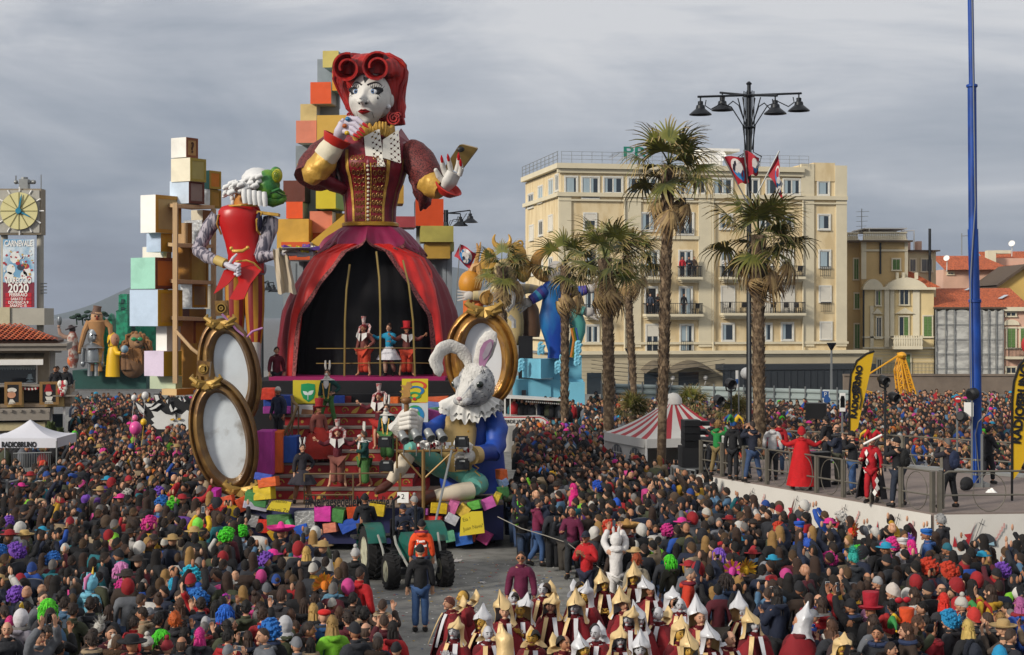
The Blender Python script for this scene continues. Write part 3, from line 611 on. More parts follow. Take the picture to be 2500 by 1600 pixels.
for i,(x0,x1)in enumerate(((-60,125),(312,518))):
 a,b=ke(x0,945,YK-2.2),ke(x1,690,YK-2.2);yy=YK-2.2
 t=thing('picture',['black framed picture with cream hat shape, cut by left edge','black framed picture of a red cone over cream cup shapes'][i],'picture',((a.x+b.x)/2,yy,a.z))
 m=MB();m.bx(a.x,b.x,yy,yy+.06,a.z,a.z+.12);m.bx(a.x,b.x,yy,yy+.06,b.z-.12,b.z);m.bx(a.x,a.x+.13,yy,yy+.06,a.z+.12,b.z-.12);m.bx(b.x-.13,b.x,yy,yy+.06,a.z+.12,b.z-.12);m.build('frame',WD,t,False)
 m=MB();m.bx(a.x+.13,b.x-.13,yy+.02,yy+.05,a.z+.12,b.z-.12);m.build('panel',BLK,t,False)
 m=MB();ys=yy+.004
 def blob(x,y,rx,ry,mi,n=14):e=ke(x,y,YK-2.2);k_=1/4.53/FPX*YK;m.prism([(e.x+dx*rx*k_,ys,e.z+dz*ry*k_)for dx,dz in circ(n)],(0,.015,0),mi)
 def poly(pts,mi):m.prism([(ke(x,y,YK-2.2).x,ys-.004,ke(x,y,YK-2.2).z)for x,y in pts],(0,.015,0),mi)
 if i:poly(((360,800),(385,720),(425,712),(440,780),(458,800)),0);blob(410,815,32,30,1);poly(((372,855),(455,855),(440,900),(390,900)),1);poly(((360,935),(375,905),(450,905),(462,935)),1)
 else:blob(20,780,50,26,1);blob(15,830,45,38,2);poly(((-20,935),(0,880),(30,880),(65,930)),1)
 m.build('print',[REDP,CRP,mat('picture_peach','#c78f6e')],t,False)
m=MB();
for k in range(9):e=ke(150+18*k,762+8*sin(pi*k/8),YK-2.1);m.box((e.x,YK-2.05,e.z),(.07,.05,.1),ry=.4*(-1)**k,mi=k%2)
m.build('paper_garland',[REDP,CRP],label='small red and cream garland between the two framed pictures',cat='garland')
m=MB()
for k in range(14):e=ke(rnd(525,600),rnd(705,830),YK-2.2);m.ell(e,(.12,.08,.17),6,4,mi=k%2)
m.build('streamer_bow',[mat('bow_red','#b4303a'),CRP],label='red and white fabric bow tied to the boarded balcony rail',cat='bow')
YT=60.0
def z6(x,y,Y=YT):return P(x/4.05,900+y/4.05,Y)
gz=thing('gazebo','white gazebo lettered on its valance at the left edge','gazebo',(z6(190,0).x,YT,0))
GZW=mat('gazebo_white','#cfcfd6',.7,0,.08,.8,.15,2)
xl,xr=z6(-180,0).x,z6(560,0).x;ze,zb=z6(0,690).z,z6(0,785).z;wd=xr-xl;ap=V3(((xl+xr)/2,YT+wd/2,z6(0,505,YT+wd/2).z))
m=MB();cs=[V3((xl,YT,ze)),V3((xr,YT,ze)),V3((xr,YT+wd,ze)),V3((xl,YT+wd,ze))]
for i in range(4):
 A,B=cs[i],cs[(i+1)%4]
 def fn(u,v):p=A.lerp(B,u).lerp(ap,v);p.z-=.32*v*(1-v)*2*(1-.3*sin(pi*u))+.04*sin(pi*u)*(1-v);return p
 m.grid(fn,12,8);m.add([A,B,B-V3((0,0,ze-zb)),A-V3((0,0,ze-zb))],[(0,1,2,3)])
m.build('roof',GZW,gz)
for c_ in cs:m=MB();m.cyl(c_-V3((0,0,.1)),(c_.x,c_.y,0),.03,6);m.build('leg',STEEL,gz)
txt('lettering','RADIOBRUNO',.27,BLACK,fM(z6(200,755,YT-.02)-V3((.05,0,0)),(1,0,0),(0,-1,0)),gz,.004,.012,sx=.72)
m=MB()
def pp(x,y,Y):return z6(x,y,Y)
for x in(70,-60):e=pp(x,1000,49);m.cyl((e.x,49,0),(e.x,49,pp(0,1100,49).z),.05,6)
for y in(1110,1240):m.cyl((-17.5,49,pp(0,y+20,49).z),(pp(70,0,49).x,49,pp(0,y+20,49).z),.04,6);m.cyl((pp(70,0,49).x,49,pp(0,y+20,49).z),(pp(300,0,53).x,53,pp(0,y-30,53).z),.04,6)
m.build('scaffold_rail',STEEL,label='grey scaffold guard rail in the crowd below the white gazebo',cat='railing')
m=MB();Yb=58.0
for k in range(22):x=z6(140+17*k,0,Yb).x;m.cyl((x,Yb,.1),(x,Yb,z6(0,840,Yb).z),.012,4)
m.cyl((z6(130,0,Yb).x,Yb,z6(0,840,Yb).z),(z6(510,0,Yb).x,Yb,z6(0,830,Yb).z),.02,5);m.cyl((z6(130,0,Yb).x,Yb,.15),(z6(510,0,Yb).x,Yb,.15),.02,5)
m.build('crowd_barrier',STEEL,label='steel bar crowd barrier standing under the white gazebo',cat='barrier')
YD=76.0
drg=thing('monster_board','black and white painted board of a horned creature face over the crowd','board',z6(1640,800,YD))
def dpoly(m,pts,d,mi):m.prism([(z6(x,y,YD).x,YD-d,z6(x,y,YD).z)for x,y in pts],(0,.09,0),mi)
m=MB();dpoly(m,[(1330,320),(1400,360),(1440,400),(1425,330),(1470,350),(1530,330),(1520,250),(1570,250),(1590,310),(1640,350),(1650,280),(1700,330),(1760,270),(1800,330),(1850,270),(1880,300),(1880,900),(1460,900),(1450,520),(1430,440),(1390,440),(1360,390)],0,0);m.build('back_board',mat('board_black','#121214',.6),drg,False)
m=MB()
for pts in([(1500,420),(1560,430),(1590,410),(1640,450),(1690,460),(1740,440),(1800,455),(1850,410),(1880,430),(1880,640),(1800,640),(1770,560),(1690,560),(1640,600),(1560,600),(1500,560),(1530,540),(1495,500),(1530,480)],[(1345,335),(1395,370),(1435,415),(1420,440),(1380,420)],[(1440,345),(1500,350),(1535,335),(1500,375),(1460,380)],[(1530,260),(1565,262),(1580,305),(1550,325)],[(1480,395),(1520,380),(1570,345),(1600,350),(1550,390),(1500,410)],[(1375,400),(1420,455),(1440,460),(1400,440)],[(1680,380),(1690,350),(1720,420),(1700,430)],[(1740,380),(1760,400),(1720,420)],[(1770,290),(1790,285),(1800,320)],[(1820,285),(1845,320),(1830,330)],[(1650,320),(1670,300),(1665,345)]):dpoly(m,pts,.06+.002*len(m.f),0)
m.build('white_shape',mat('board_white','#cfcfcc',.6,0,.08),drg,False)
m=MB();dpoly(m,[(1690,500),(1720,490),(1735,505),(1700,515)],.2,0);dpoly(m,[(1752,503),(1775,488),(1800,490),(1785,508)],.2,0);m.build('eye',mat('board_amber','#c79b2c',.5),drg,False)
m=MB();dpoly(m,[(1640,575),(1720,540),(1800,575),(1790,640),(1650,640)],.18,0);dpoly(m,[(1737,430),(1747,500),(1752,500),(1760,430)],.19,0);dpoly(m,[(1600,410),(1680,450),(1740,420),(1700,440),(1660,440)],.17,0);m.build('mouth',BLACK,drg,False)
m=MB();dpoly(m,[(1725,530),(1765,530),(1780,640),(1750,700),(1735,640)],.24,0);m.build('muzzle',mat('board_white2','#c9c9c6',.6),drg,False)
def balloon(x,y,Y,r,c,label,n=12,conv=z6,sq=1.12):
 m=MB();e=conv(x,y,Y);m.ell(e,(r,r,r*sq),14,10);m.cyl(e-V3((0,0,r*sq)),e-V3((.1,0,r*sq+1.0)),.012,4)
 return m.build('balloon',mat('balloon_'+c.strip('#'),c,.3,0,.05),label=label,cat='balloon')
balloon(1325,290,74,.13,'#d0cfcc','lower white ball balloon left of the monster board');balloon(1435,268,74,.16,'#c9c8c5','larger white ball balloon above the monster board horn')
balloon(1340,590,66,.25,'#d64f96','big pink foil balloon over the left crowd');balloon(1420,530,66.5,.13,'#e0b62c','yellow foil balloon touching the pink one');balloon(1335,490,66.4,.12,'#d96d97','small pink balloon above the big pink one')
YF=150.0
def z8(x,y,Y=YF):return P(130+x/5.133,700+y/5.133,Y)
k8=1/5.133/FPX*YF
GRN=mat('city_green','#1f8f6c',.5,0,.3,1.2,.3,6,col2='#16684f',cs=2.5);GRD=mat('float_dark_green','#1d4a44',.7,0,.3,1)
gf=thing('green_city_float','distant green towered carnival float beyond the left crowd','carnival float',z8(700,1300))
def gb(m,x0,x1,y0,y1,d0,d1,mi=0):a,b=z8(x0,y1),z8(x1,y0);m.bx(a.x,b.x,YF+d0,YF+d1,max(a.z,0)if y1<1299 else 0,b.z,mi)
m=MB();gb(m,240,1165,1050,1400,0,14);gb(m,520,880,1000,1060,1,6);m.build('base',GRD,gf,False)
m=MB();gb(m,655,762,95,600,5,8);gb(m,640,785,300,1050,4.5,8.5);gb(m,665,752,85,100,5.2,7.8)
for y in range(200,600,28):gb(m,652,766,y,y+7,4.9,8.1)
m.build('tower',GRN,gf,False)
m=MB();gb(m,690,728,150,210,4.9,5.0);gb(m,685,735,255,300,4.9,5.0);m.build('tower_window',GRD,gf,False)
m=MB()
for x0,x1,y0,y1,d in((265,420,470,1050,6),(400,500,440,1050,7),(840,900,400,1050,6),(880,1160,490,1050,7),(610,670,780,1100,2),(300,350,520,1050,5.5)):
 gb(m,x0,x1,y0,y1,d,d+3);e=z8((x0+x1)/2,y0);m.ell((e.x,YF+d+1.5,e.z),((x1-x0)/2*k8*.9,1.3,.8),8,5)
m.build('block',GRN,gf,False)
m=MB()
for x,y in((290,390),(365,400),(455,350),(875,340),(610,350)):
 e=z8(x,y,YF+7);b_=z8(x+8,y+90,YF+7);m.cyl(b_,e,.07,5)
 for k in range(6):A=k*1.05;m.ell(e+V3((cos(A)*.42,sin(A)*.3,rnd(-.15,.3))),(.3,.2,.15),7,5)
m.build('palm_ornament',mat('ornament_dark','#22372d',.8),gf)
random.seed(21)
m=MB()
for k in range(700):
 e=z8(rnd(480,1010),rnd(1325,1420));m.ell((e.x,YF-2-rnd(0,3),e.z+rnd(-.1,.1)),(rnd(.12,.3),.2,rnd(.1,.22)),5,3)
m.build('leafy_fringe',mat('fringe_green','#1f7a41',.8,0,.4,2),gf,kind='stuff')
m=MB()
for k in range(22):
 x=330+k*40;gb(m,x,x+26,1290,1318,-.4,-.2);gb(m,x+8,x+18,1298,1310,-.42,-.38)
m.build('letter_row',mat('sign_mint','#5fae93',.6),gf,False)
def fig(name,label,col,foot,mk,cat='carnival figure'):
 t=thing(name,label,cat,z8(*foot,YF-1));MB.RK=.6;mk(t,lambda x,y,d=0:z8(x,y,YF-1+d*.6));MB.RK=1.0;return t
def mk_tan(t,q):
 m=MB();m.tube([q(545,760),q(545,640),q(548,520),q(545,440),q(545,395)],[1.1,1.0,1.25,1.5,.5],12,flat=(1,.7));m.build('torso',TANM,t)
 m=MB();m.tube([q(640,440),q(712,500),q(722,610)],[.55,.42,.3],8);m.ell(q(722,630),.33,8,6);m.build('arm',TANM,t)
 m=MB();m.tube([q(455,440),q(395,560),q(350,720),q(330,800)],[.55,.45,.38,.3],8);m.ell(q(328,820),.35,8,6);m.build('arm',TANM,t)
 m=MB()
 for x in(490,590):m.tube([q(x,750),q(x-8,900),q(x-10,1060)],[.62,.5,.4],8)
 m.build('legs',TANM,t)
 m=MB();m.ell(q(545,380),(.9,.9,1.15),12,8);m.ell(q(548,388,-.9),(.22,.3,.25),6,5,mi=1)
 for x in(525,568):m.ell(q(x,370,-.8),(.16,.2,.16),6,5,mi=2)
 m.tube([q(520,405,-.75),q(548,415,-.85),q(575,405,-.75)],.07,5,mi=1);m.build('head',[mat('tan_face','#b98f6a',.7),mat('tan_red','#8d3f2c'),BLACK],t)
 m=MB();m.lathe([(.95,0),(.9,.1),(.72,.16),(.6,.9),(.66,1.25),(.3,1.1),(.05,1.2)],q(540,345),14,ax=(.16,0,1));m.build('hat',mat('brown_hat','#6d5346',.8,0,.3,2),t)
TANM=mat('tan_cloth','#a67a4e',.8,0,.3,.8,.4,4)
fig('hatted_figure','tall tan giant with brown hat before the green towers',TANM,(545,1060),mk_tan)
TIN=mat('tin_metal','#8b9094',.35,.75,.25,1.2,.3,4)
def mk_tin(t,q):
 m=MB();m.lathe([(1.75,0),(1.6,.15),(.9,.75),(.5,.9)],q(498,770),16);m.build('collar',TIN,t)
 m=MB();m.tube([q(508,960),q(508,900),q(500,790)],[1.2,1.28,1.1],14,flat=(1,.8));m.lathe([(1.25,0),(1.35,.12),(1.25,.25)],q(508,955),14);m.build('torso',TIN,t)
 for x,s in((372,-1),(612,1)):
  m=MB();m.tube([q(x+10*-s,775),q(x,850),q(x,940)],[.35,.3,.28],8);m.ell(q(x,965),(.4,.35,.5),8,6)
  for k in range(4):m.cyl(q(x-14+9*k,975),q(x-16+10*k,1010),.07,5)
  m.build('arm',TIN,t)
 for x in(465,550):m=MB();m.tube([q(x,970),q(x-2,1050),q(x-4,1120)],[.5,.42,.45],10);m.build('leg',TIN,t)
 m=MB();m.ell(q(508,630),(.95,.9,1.25),12,9)
 for x in(485,530):m.ell(q(x,610,-.8),(.2,.2,.14),6,5,mi=1)
 m.prism([q(500,615,-1),q(516,615,-1),q(520,655,-1.2),q(498,655,-1.2)],(0,.4,0));m.tube([q(480,680,-.8),q(508,688,-.95),q(535,680,-.8)],.07,5,mi=1);m.build('head',[TIN,BLACK],t)
 m=MB();m.tube([q(508,590),q(530,520),q(560,440),q(582,395)],[1.0,.72,.3,.05],12);m.build('cone_hat',TIN,t)
fig('metal_figure','silver metal clad giant with pointed cone hat',TIN,(505,1120),mk_tin)
YCO=mat('raincoat_yellow','#d9ac0e',.45,0,.08,.8,.2,3)
def mk_yel(t,q):
 m=MB();m.tube([q(745,1130),q(748,1000),q(752,860),q(755,780),q(760,725)],[1.1,1.05,.95,.8,.45],14,flat=(1,.75));m.build('raincoat',YCO,t)
 m=MB();m.tube([q(775,780,-.6),q(800,835,-1.2),q(850,840,-1.6)],[.42,.38,.3],10);m.build('sleeve',YCO,t)
 m=MB();m.ell(q(878,842,-1.7),(.35,.3,.2),8,6)
 for k in range(4):m.cyl(q(880,836+3*k,-1.8),q(902,830+4*k,-1.8),.06,5)
 m.build('hand',mat('figure_skin','#a8785c',.7),t)
 m=MB();m.ell(q(772,668,-.1),(.72,.75,.98),12,9);m.ell(q(800,672,-.5),(.16,.2,.15),6,5)
 for x in(770,796):m.ell(q(x,655,-.72),(.1,.1,.08),6,4,mi=1)
 m.build('head',[mat('figure_skin','#a8785c',.7),BLACK],t)
 m=MB();m.ell(q(742,668,.3),(.78,.85,1.2),14,10);m.tube([q(742,620),q(725,690),q(740,745)],[.5,.62,.6],10);m.build('hood',YCO,t)
 for x0,x1 in((700,680),(795,815)):m=MB();m.tube([q(x0+10,650,-.3),q(x0,690,-.6),q(x1,740,-.7)],[.12,.13,.06],6);m.build('braid',mat('braid_brown','#4e3424',.9),t)
yf=fig('raincoat_figure','giant figure in yellow hooded raincoat holding a pale blue globe',YCO,(745,1130),mk_yel)
m=MB();m.ell(z8(895,785,YF-2),.36,14,10);m.build('globe',mat('globe_blue','#6f8fa3',.5,0,.3,1.2,col2='#b7b09a',cs=.8),label='pale blue globe in the hands of the yellow raincoat figure',cat='globe')
LIO=mat('lion_fur','#76563a',.9,0,.35,1.5,.6,6)
def mk_lion(t,q):
 m=MB();m.ell(q(1000,960,.8),(2.1,1.6,2.3),14,10);m.build('body',LIO,t)
 for x in(900,960):m=MB();m.tube([q(x,900),q(x-8,980,-.4),q(x-6,1045,-.5)],[.62,.5,.55],10);m.build('leg',LIO,t)
 m=MB();m.ell(q(1042,690),(1.15,1.1,1.35),14,10);m.ell(q(1060,720,-.9),(.68,.5,.5),10,7);m.ell(q(1060,695,-1.4),(.26,.16,.16),8,5,mi=1);m.prism([q(1020,735,-1.2),q(1105,730,-1.2),q(1095,755,-1.2),q(1030,755,-1.2)],(0,.3,0),1);m.build('head',[mat('lion_face','#8d6a4a',.8,0,.2),mat('lion_dark','#2c211c')],t)
 m=MB();random.seed(5)
 for k in range(110):
  A=rnd(0,2*pi);r=rnd(.55,1.0);c=q(1040,690,.35)+V3((cos(A)*r*1.05,rnd(-.2,.7),sin(A)*r*1.05-.2));m.tube([c,c+V3((cos(A)*.35,-.25,sin(A)*.25-.25)),c+V3((cos(A)*.45,-.3,sin(A)*.2-.7))],[.24,.2,.05],6)
 for k in range(60):c=q(rnd(950,1110),rnd(770,880),-.5);m.tube([c,c+V3((0,-.1,-.3)),c+V3((.05,0,-.7))],[.22,.18,.04],6)
 m.build('mane',mat('lion_mane','#8f6338',.9,0,.35,2),t)
 m=MB()
 for x in(1008,1088):m.ell(q(x,658,-1.15),(.42,.12,.3),12,6)
 m.cyl(q(1030,655,-1.2),q(1066,655,-1.2),.06,5);m.build('glasses',mat('glasses_green','#1c7a4c',.2),t)
fig('lion_figure','giant brown maned lion wearing green glasses',LIO,(1000,1050),mk_lion,'carnival figure')
def mk_red(t,q):
 m=MB();m.tube([q(250,1020),q(255,900),q(245,760),q(240,640),q(240,560)],[.5,.8,.75,.8,.4],10);m.build('body',mat('motley_red','#8e4a3c',.7,0,.4,1.6,col2='#b9b2a8',cs=2.2),t)
 m=MB();m.tube([q(220,640),q(140,630),q(85,590),q(70,520)],[.35,.33,.3,.22],8);m.ell(q(70,500),.26,7,5);m.build('arm',mat('motley_skin','#9a7a68',.7),t)
 m=MB();m.tube([q(270,650),q(310,740),q(320,840)],[.3,.25,.2],8);m.build('arm',mat('motley_skin','#9a7a68',.7),t)
 m=MB();m.lathe([(.1,0),(.3,.25),(.38,.8),(.3,1.3),(.05,1.5)],q(78,490),10);m.build('hand_mirror',TIN,t)
 m=MB();m.ell(q(240,540),(.5,.5,.62),10,7);m.lathe([(1.0,0),(.95,.12),(.4,.2),(.3,.5),(.05,.55)],q(225,525),12,ax=(-.3,0,1));m.build('head',mat('motley_dark','#3a2d2f',.8),t)
 m=MB();m.ell(q(225,930),(.6,.6,.9),9,7);m.build('orange_drape',mat('motley_orange','#c96a36',.8),t)
fig('motley_figure','giant red and white figure raising a hand mirror at float edge',None,(250,1030),mk_red)
for(x,y0,y1,lab)in((500,560,900,'slim dark cypress just right of the kiosk awning'),(590,620,900,'slim olive cypress in front of the kiosk glass screen')):
 t=thing('cypress',lab,'tree',(z6(x,0,68).x,68,0));zt=z6(0,y0,68).z
 m=MB();m.cyl((z6(x,0,68).x,68,0),(z6(x,0,68).x,68,zt*.7),.05,6);m.build('trunk',mat('bark','#4b3a2c',.9),t)
 m=MB()
 for k in range(700):
  h=rnd(.3,zt);r=.36*sqrt(max(0,1-(h/zt)**1.6))*rnd(.5,1.05)+.03;A=rnd(0,6.28);c=V3((z6(x,0,68).x+cos(A)*r,68+sin(A)*r,h));d=V3((cos(A)*.1,sin(A)*.1,.2));s_=V3((-sin(A),cos(A),0))*.06
  m.add([c-s_,c+s_,c+d],[(0,1,2)])
 m.build('crown',mat('cypress_green','#4c5a2c',.9,0,.4,3),t,False,recalc=False)
random.seed(11)
NAVY=mat('float_navy','#1b1f4a',.6,0,.2,1);MAG=mat('stage_magenta','#8d0d52',.6,0,.15,1);DARK=mat('float_dark','#100f14',.8);TREAD=mat('stair_tread','#7d7068',.8,0,.25,2)
YFR=46.8
flt=thing('parade_float','huge carnival float base with red patterned stairs and coloured blocks round its front','carnival float',(-4.3,YFR,0))
m=MB()
def bow(x):return .9*((x+4.4)/4.2)**2
xs=[-8.7+8.45*k/16 for k in range(17)]
fr=[(x,YFR+bow(x))for x in xs]
pts=[(x,y,.22)for x,y in fr]+[(-.25,60,.22),(-8.9,60,.22)]
m.prism(pts,(0,0,1.0));m.build('deck',NAVY,flt,False)
m=MB();m.prism([(x,y+.12,1.222)for x,y in fr]+[(-.4,53,1.222),(-8.8,53,1.222)],(0,0,.02));m.build('deck_boards',mat('deck_tan','#8d7a6a',.85,0,.25,2),flt,False)
m=MB();m.bx(-8.6,-.5,48.6,59.5,0,.22);m.bx(-8.9,-.9,52.9,60,1.22,4.2);m.build('chassis',DARK,flt,False)
for x in(-7.4,-1.4):
 for y in(50,52):m=MB();m.lathe([(.2,-.15),(.45,-.15),(.48,0),(.45,.15),(.2,.15)],(x,y,.48),16,ax=(1,0,0));m.build('wheel',BLACK,flt)
zb_,nst=1.245,8;rise=.335;xl_,xr_=-6.9,-3.35
RSR=mat('riser_red','#95161b',.6,0,.2,1.5);SWG=mat('swirl_gold','#b9933f',.6,0,.15)
def zc(x,y,Y):return P(700+x/4.53,920+y/4.53,Y)
for k in range(nst):
 y0=48.95+k*.5;z0=zb_+k*rise;ex=max(0,(2-k))*.35
 m=MB();m.bx(xl_-ex-.3,xr_+ex,y0,53.4,z0,z0+rise-.07);st_=m.build('step',RSR,flt,False)
 m=MB();m.bx(xl_-ex-.34,xr_+ex+.04,y0-.05,y0+.6,z0+rise-.068,z0+rise);m.build('tread',TREAD,st_,False)
 m=MB();x=xl_-ex+.1
 while x<xr_+ex-.3:
  c=V3((x+.15,y0-.006,z0+.12));t=random.random()
  if t<.5:
   pts=[c+V3((cos(a*.5)*(.12-.0085*a),0,sin(a*.5)*(.12-.0085*a)))for a in range(13)]
   for a,b in zip(pts,pts[1:]):m.box((a+b)/2,((b-a).length+.02,.008,.035),ry=-atan2(b.z-a.z,b.x-a.x))
  elif t<.85:
   n=7;o=[c+V3((-.16+.3*j/n,0,-.1+.24*(j/n)**.6))for j in range(n+1)];i_=[c+V3((-.02+.16*j/n,0,-.1+.24*(j/n)**1.7))for j in range(n,-1,-1)]
   m.prism(o+i_,(0,.005,0))
  else:m.prism([c+V3((.05*cos(a),0,.05*sin(a)))for a in[2*pi*q/8 for q in range(8)]],(0,.005,0))
  x+=rnd(.32,.5)
 m.build('swirl_pattern',SWG,st_,False)
m=MB();m.bx(-8.0,-2.2,54.0,60,4.62,4.7);m.bx(-8.0,-2.2,53.9,54.02,4.2,4.72);m.build('stage_edge',MAG,flt,False)
m=MB();m.bx(-8.6,-1.0,53.4,60,4.1,4.6);m.bx(xl_,xr_,53.3,53.5,3.9,4.2);m.build('stage',DARK,flt,False)
m=MB();a,b=zc(725,380,53),zc(1010,230,53);m.bx(a.x,b.x,53.0,53.9,a.z,b.z);m.bx(a.x-.35,a.x-.02,52.8,53.9,a.z-.05,b.z+.05);m.build('red_chest',mat('chest_red','#6d1519',.6,0,.2,1,stretch=(8,1,1)),flt,False)
m=MB()
for k in range(260):c=P(rnd(1020,1075),rnd(945,985),53.5);m.ell((c.x,c.y+rnd(0,.6),c.z),rnd(.04,.09),5,3)
m.build('hedge_garland',mat('garland_green','#39451f',.9,0,.3,3),flt,kind='stuff')
txt('lettering','#NelPaesedelleMeraviglie2',.43,mat('letter_charcoal','#17151a',.5),fM(P(853,1226,46.6),(1,0,-.006),(0,-1,0)),flt,.05,.006,sx=.54)
RAILG=mat('rail_bronze','#6f5c40',.5,.4,.15)
m=MB()
def zrail(pts,Y,r=.025):
 p=[zc(x,y,Y)for x,y in pts]
 for a,b in zip(p,p[1:]):m.cyl(a,b,r,6)
zrail([(200,1075),(735,1072),(1245,1060)],47.7);zrail([(195,1310),(735,1305)],47.7)
for x in(195,735,1245):zrail([(x,1072),(x,1420)],47.7)
zrail([(10,600),(15,980)],50);zrail([(55,210),(60,600),(60,960)],50.3);zrail([(130,330),(130,650)],51);zrail([(55,205),(75,280),(120,320),(60,480),(-30,640),(-60,760)],50,.05);zrail([(120,320),(60,540),(-60,900)],50.2)
m.each('guard_rail',RAILG,flt,True)
def z5_(x,y,Y):return P(430+x/2.369,700+y/2.369,Y)
def z7_(x,y,Y):return P(850+x/3.703,1200+y/3.703,Y)
PAINT=mat('block_paint','#ffffff',.6,0,.35,2.5,.4,5,obj=True)
SILV=mat('block_silver','#c8c8c6',.3,.7,.2,2,.5,7)
blk_m=MB();blk_m.box((0,0,0),(1,1,1));blk_me=blk_m.mesh('block',PAINT,False);blk_ms=blk_m.mesh('block',SILV,False)
BLOCKN=[]
def fblock(p,w,h,tilt,col,d=.42,yaw=0.0,par=None,label=None,pitch=0.0):
 o=link('block',blk_ms if col=='silver' else blk_me,par or flt,wm(par or flt).inverted()@(p+V3((0,d/2,0))),(rd(pitch),rd(-tilt),rd(yaw)),(w,d,h),None if col=='silver' else col,label=label)
 md=o.modifiers.new('bevel','BEVEL');md.width=.025;md.segments=1
 BLOCKN.append(o);return o
S5=1/2.369/FPX*46.4;S7=1/3.703/FPX*46.4
for x,y,w,h,t,c,lab in((430,1355,85,70,-12,'silver','silver block above the green one'),(500,1390,62,78,-3,'#d8331f','orange red block'),(595,1365,135,85,4,'#41703a','dark green block'),(645,1390,68,62,30,'#5fb072','light green block turned on its corner'),(563,1430,60,62,35,'#d3a21f','amber block on its corner'),(748,1352,118,105,4,'silver','crumpled silver block'),(732,1420,88,92,15,'#1d52b4','blue block under the silver one'),(852,1318,100,90,0,'#c1258f','magenta block'),(940,1325,72,78,-10,'#3f7b3a','green block'),(1020,1305,75,65,6,'#c94a1b','dark orange block'),(895,1397,80,55,8,'#c5745a','salmon block'),(1020,1375,150,70,25,'#1747a5','long blue block'),(1098,1305,60,55,15,'#58b06d','mint green block'),(1160,1290,90,70,-8,'#c9ab23','yellow block behind the tractor'),(380,1262,72,78,25,'#dd5527','orange block on its corner'),(460,1230,130,80,-8,'#4a8a4e','green slab'),(505,1195,110,85,6,'#ccae18','yellow slab'),(450,1275,140,42,-12,'#b7b4c4','pale lilac slab'),(290,1245,80,60,15,'#cd4f2a','red orange block'),(325,1300,75,65,-20,'#cfae1c','yellow block'),(220,1210,45,75,-5,'#b72ba0','violet pink block'),(255,1265,60,50,20,'#c7483a','red block'),(530,1135,110,55,8,'#d35d22','orange slab'),(500,1105,100,40,-10,'#3f57b5','blue slab')):
 p=z5_(x,y,YFR-.25);yy=YFR+bow(p.x)-.3;p=z5_(x,y,yy);fblock(p,w*S5,h*S5,t,c,.4,rnd(-14,14),None,lab,rnd(-8,8))
for x,y,w,h,t,c,lab in((945,145,88,118,-22,'#c9679a','pink block'),(1040,180,105,110,-38,'#c9a83d','yellow and tan block'),(925,250,115,92,-28,'#c3c3cb','pale silver block'),(1150,130,118,80,14,'#4f9a35','bright green block'),(1265,115,125,105,22,'#b9529b','purple pink block'),(1340,70,62,100,-22,'#cfb432','yellow tan block'),(810,155,150,92,-6,'#d2b01d','yellow block'),(910,410,88,100,10,'#62a684','sea green block'),(1045,425,160,115,10,'#2f63b8','blue block'),(1130,410,45,85,-5,'#c8572b','orange wedge'),(1235,420,118,105,-30,'#b83f7f','deep pink block'),(770,290,150,130,-4,'#b62a1f','red block behind tractor'),(700,190,60,60,0,'#8d3d87','purple block')):
 p=z7_(x,y,YFR-.2);yy=YFR+bow(p.x)-.3;p=z7_(x,y,yy);fblock(p,w*S7,h*S7,t,c,.42,rnd(-14,14),None,lab,rnd(-8,8))
for x,y,w,h,t,c,lab,Y in((1385,-150,70,90,5,'#d1602a','orange block on the right side',48),(1395,-80,60,70,25,'#8fa6cf','pale blue block on the right side',48),(1400,20,70,110,8,'#4f8a4d','green block on the right side',47.8)):
 fblock(z7_(x,y,Y),w*S7,h*S7,t,c,.4,25,None,lab)
for x0,x1,y0,y1,Y,c,lab in((470,560,835,1095,49.2,'#b43d9b','tall pink block'),(545,616,838,1080,49.6,'#d9601f','tall orange block'),(618,700,868,1020,49.8,'#1c4b9e','blue block by the stairs'),(490,572,590,655,51.5,'#c3341d','red block'),(500,665,632,700,52,'#22479a','blue block under the stage'),(500,660,695,735,51.6,'#8e2f86','purple slab'),(905,970,632,705,52.6,'#1f3f95','blue block beside the red chest'),(1170,1200,640,700,52.6,'#d3601f','orange block')):
 a,b=z5_(x0,y1,Y),z5_(x1,y0,Y);fblock(V3(((a.x+b.x)/2,Y,(a.z+b.z)/2)),b.x-a.x,b.z-a.z,0,c,.8,rnd(-5,5),None,lab)
def z4_(x,y,Y):return P(900+x/2.5675,750+y/2.5675,Y)
for x,y,w,h,t,c,lab,Y in((410,590,180,50,3,'#c65a30','orange slab behind the rabbit',52),(430,618,130,40,-4,'#5d74b5','blue slab behind the rabbit',51.7),(440,645,120,35,5,'#5b9467','green slab behind rabbit',51.5),(405,680,90,60,-15,'#bd4f9b','pink block behind the rabbit',51),(345,755,110,60,20,'#43764a','green block behind rabbit',51),(330,790,100,60,-20,'#234a9d','blue block behind rabbit',50.8),(160,600,55,70,0,'#d9641f','orange block at stair top',52.5)):
 k=1/2.5675/FPX*Y;fblock(z4_(x,y,Y),w*k,h*k,t,c,.5,rnd(-8,8),None,lab)
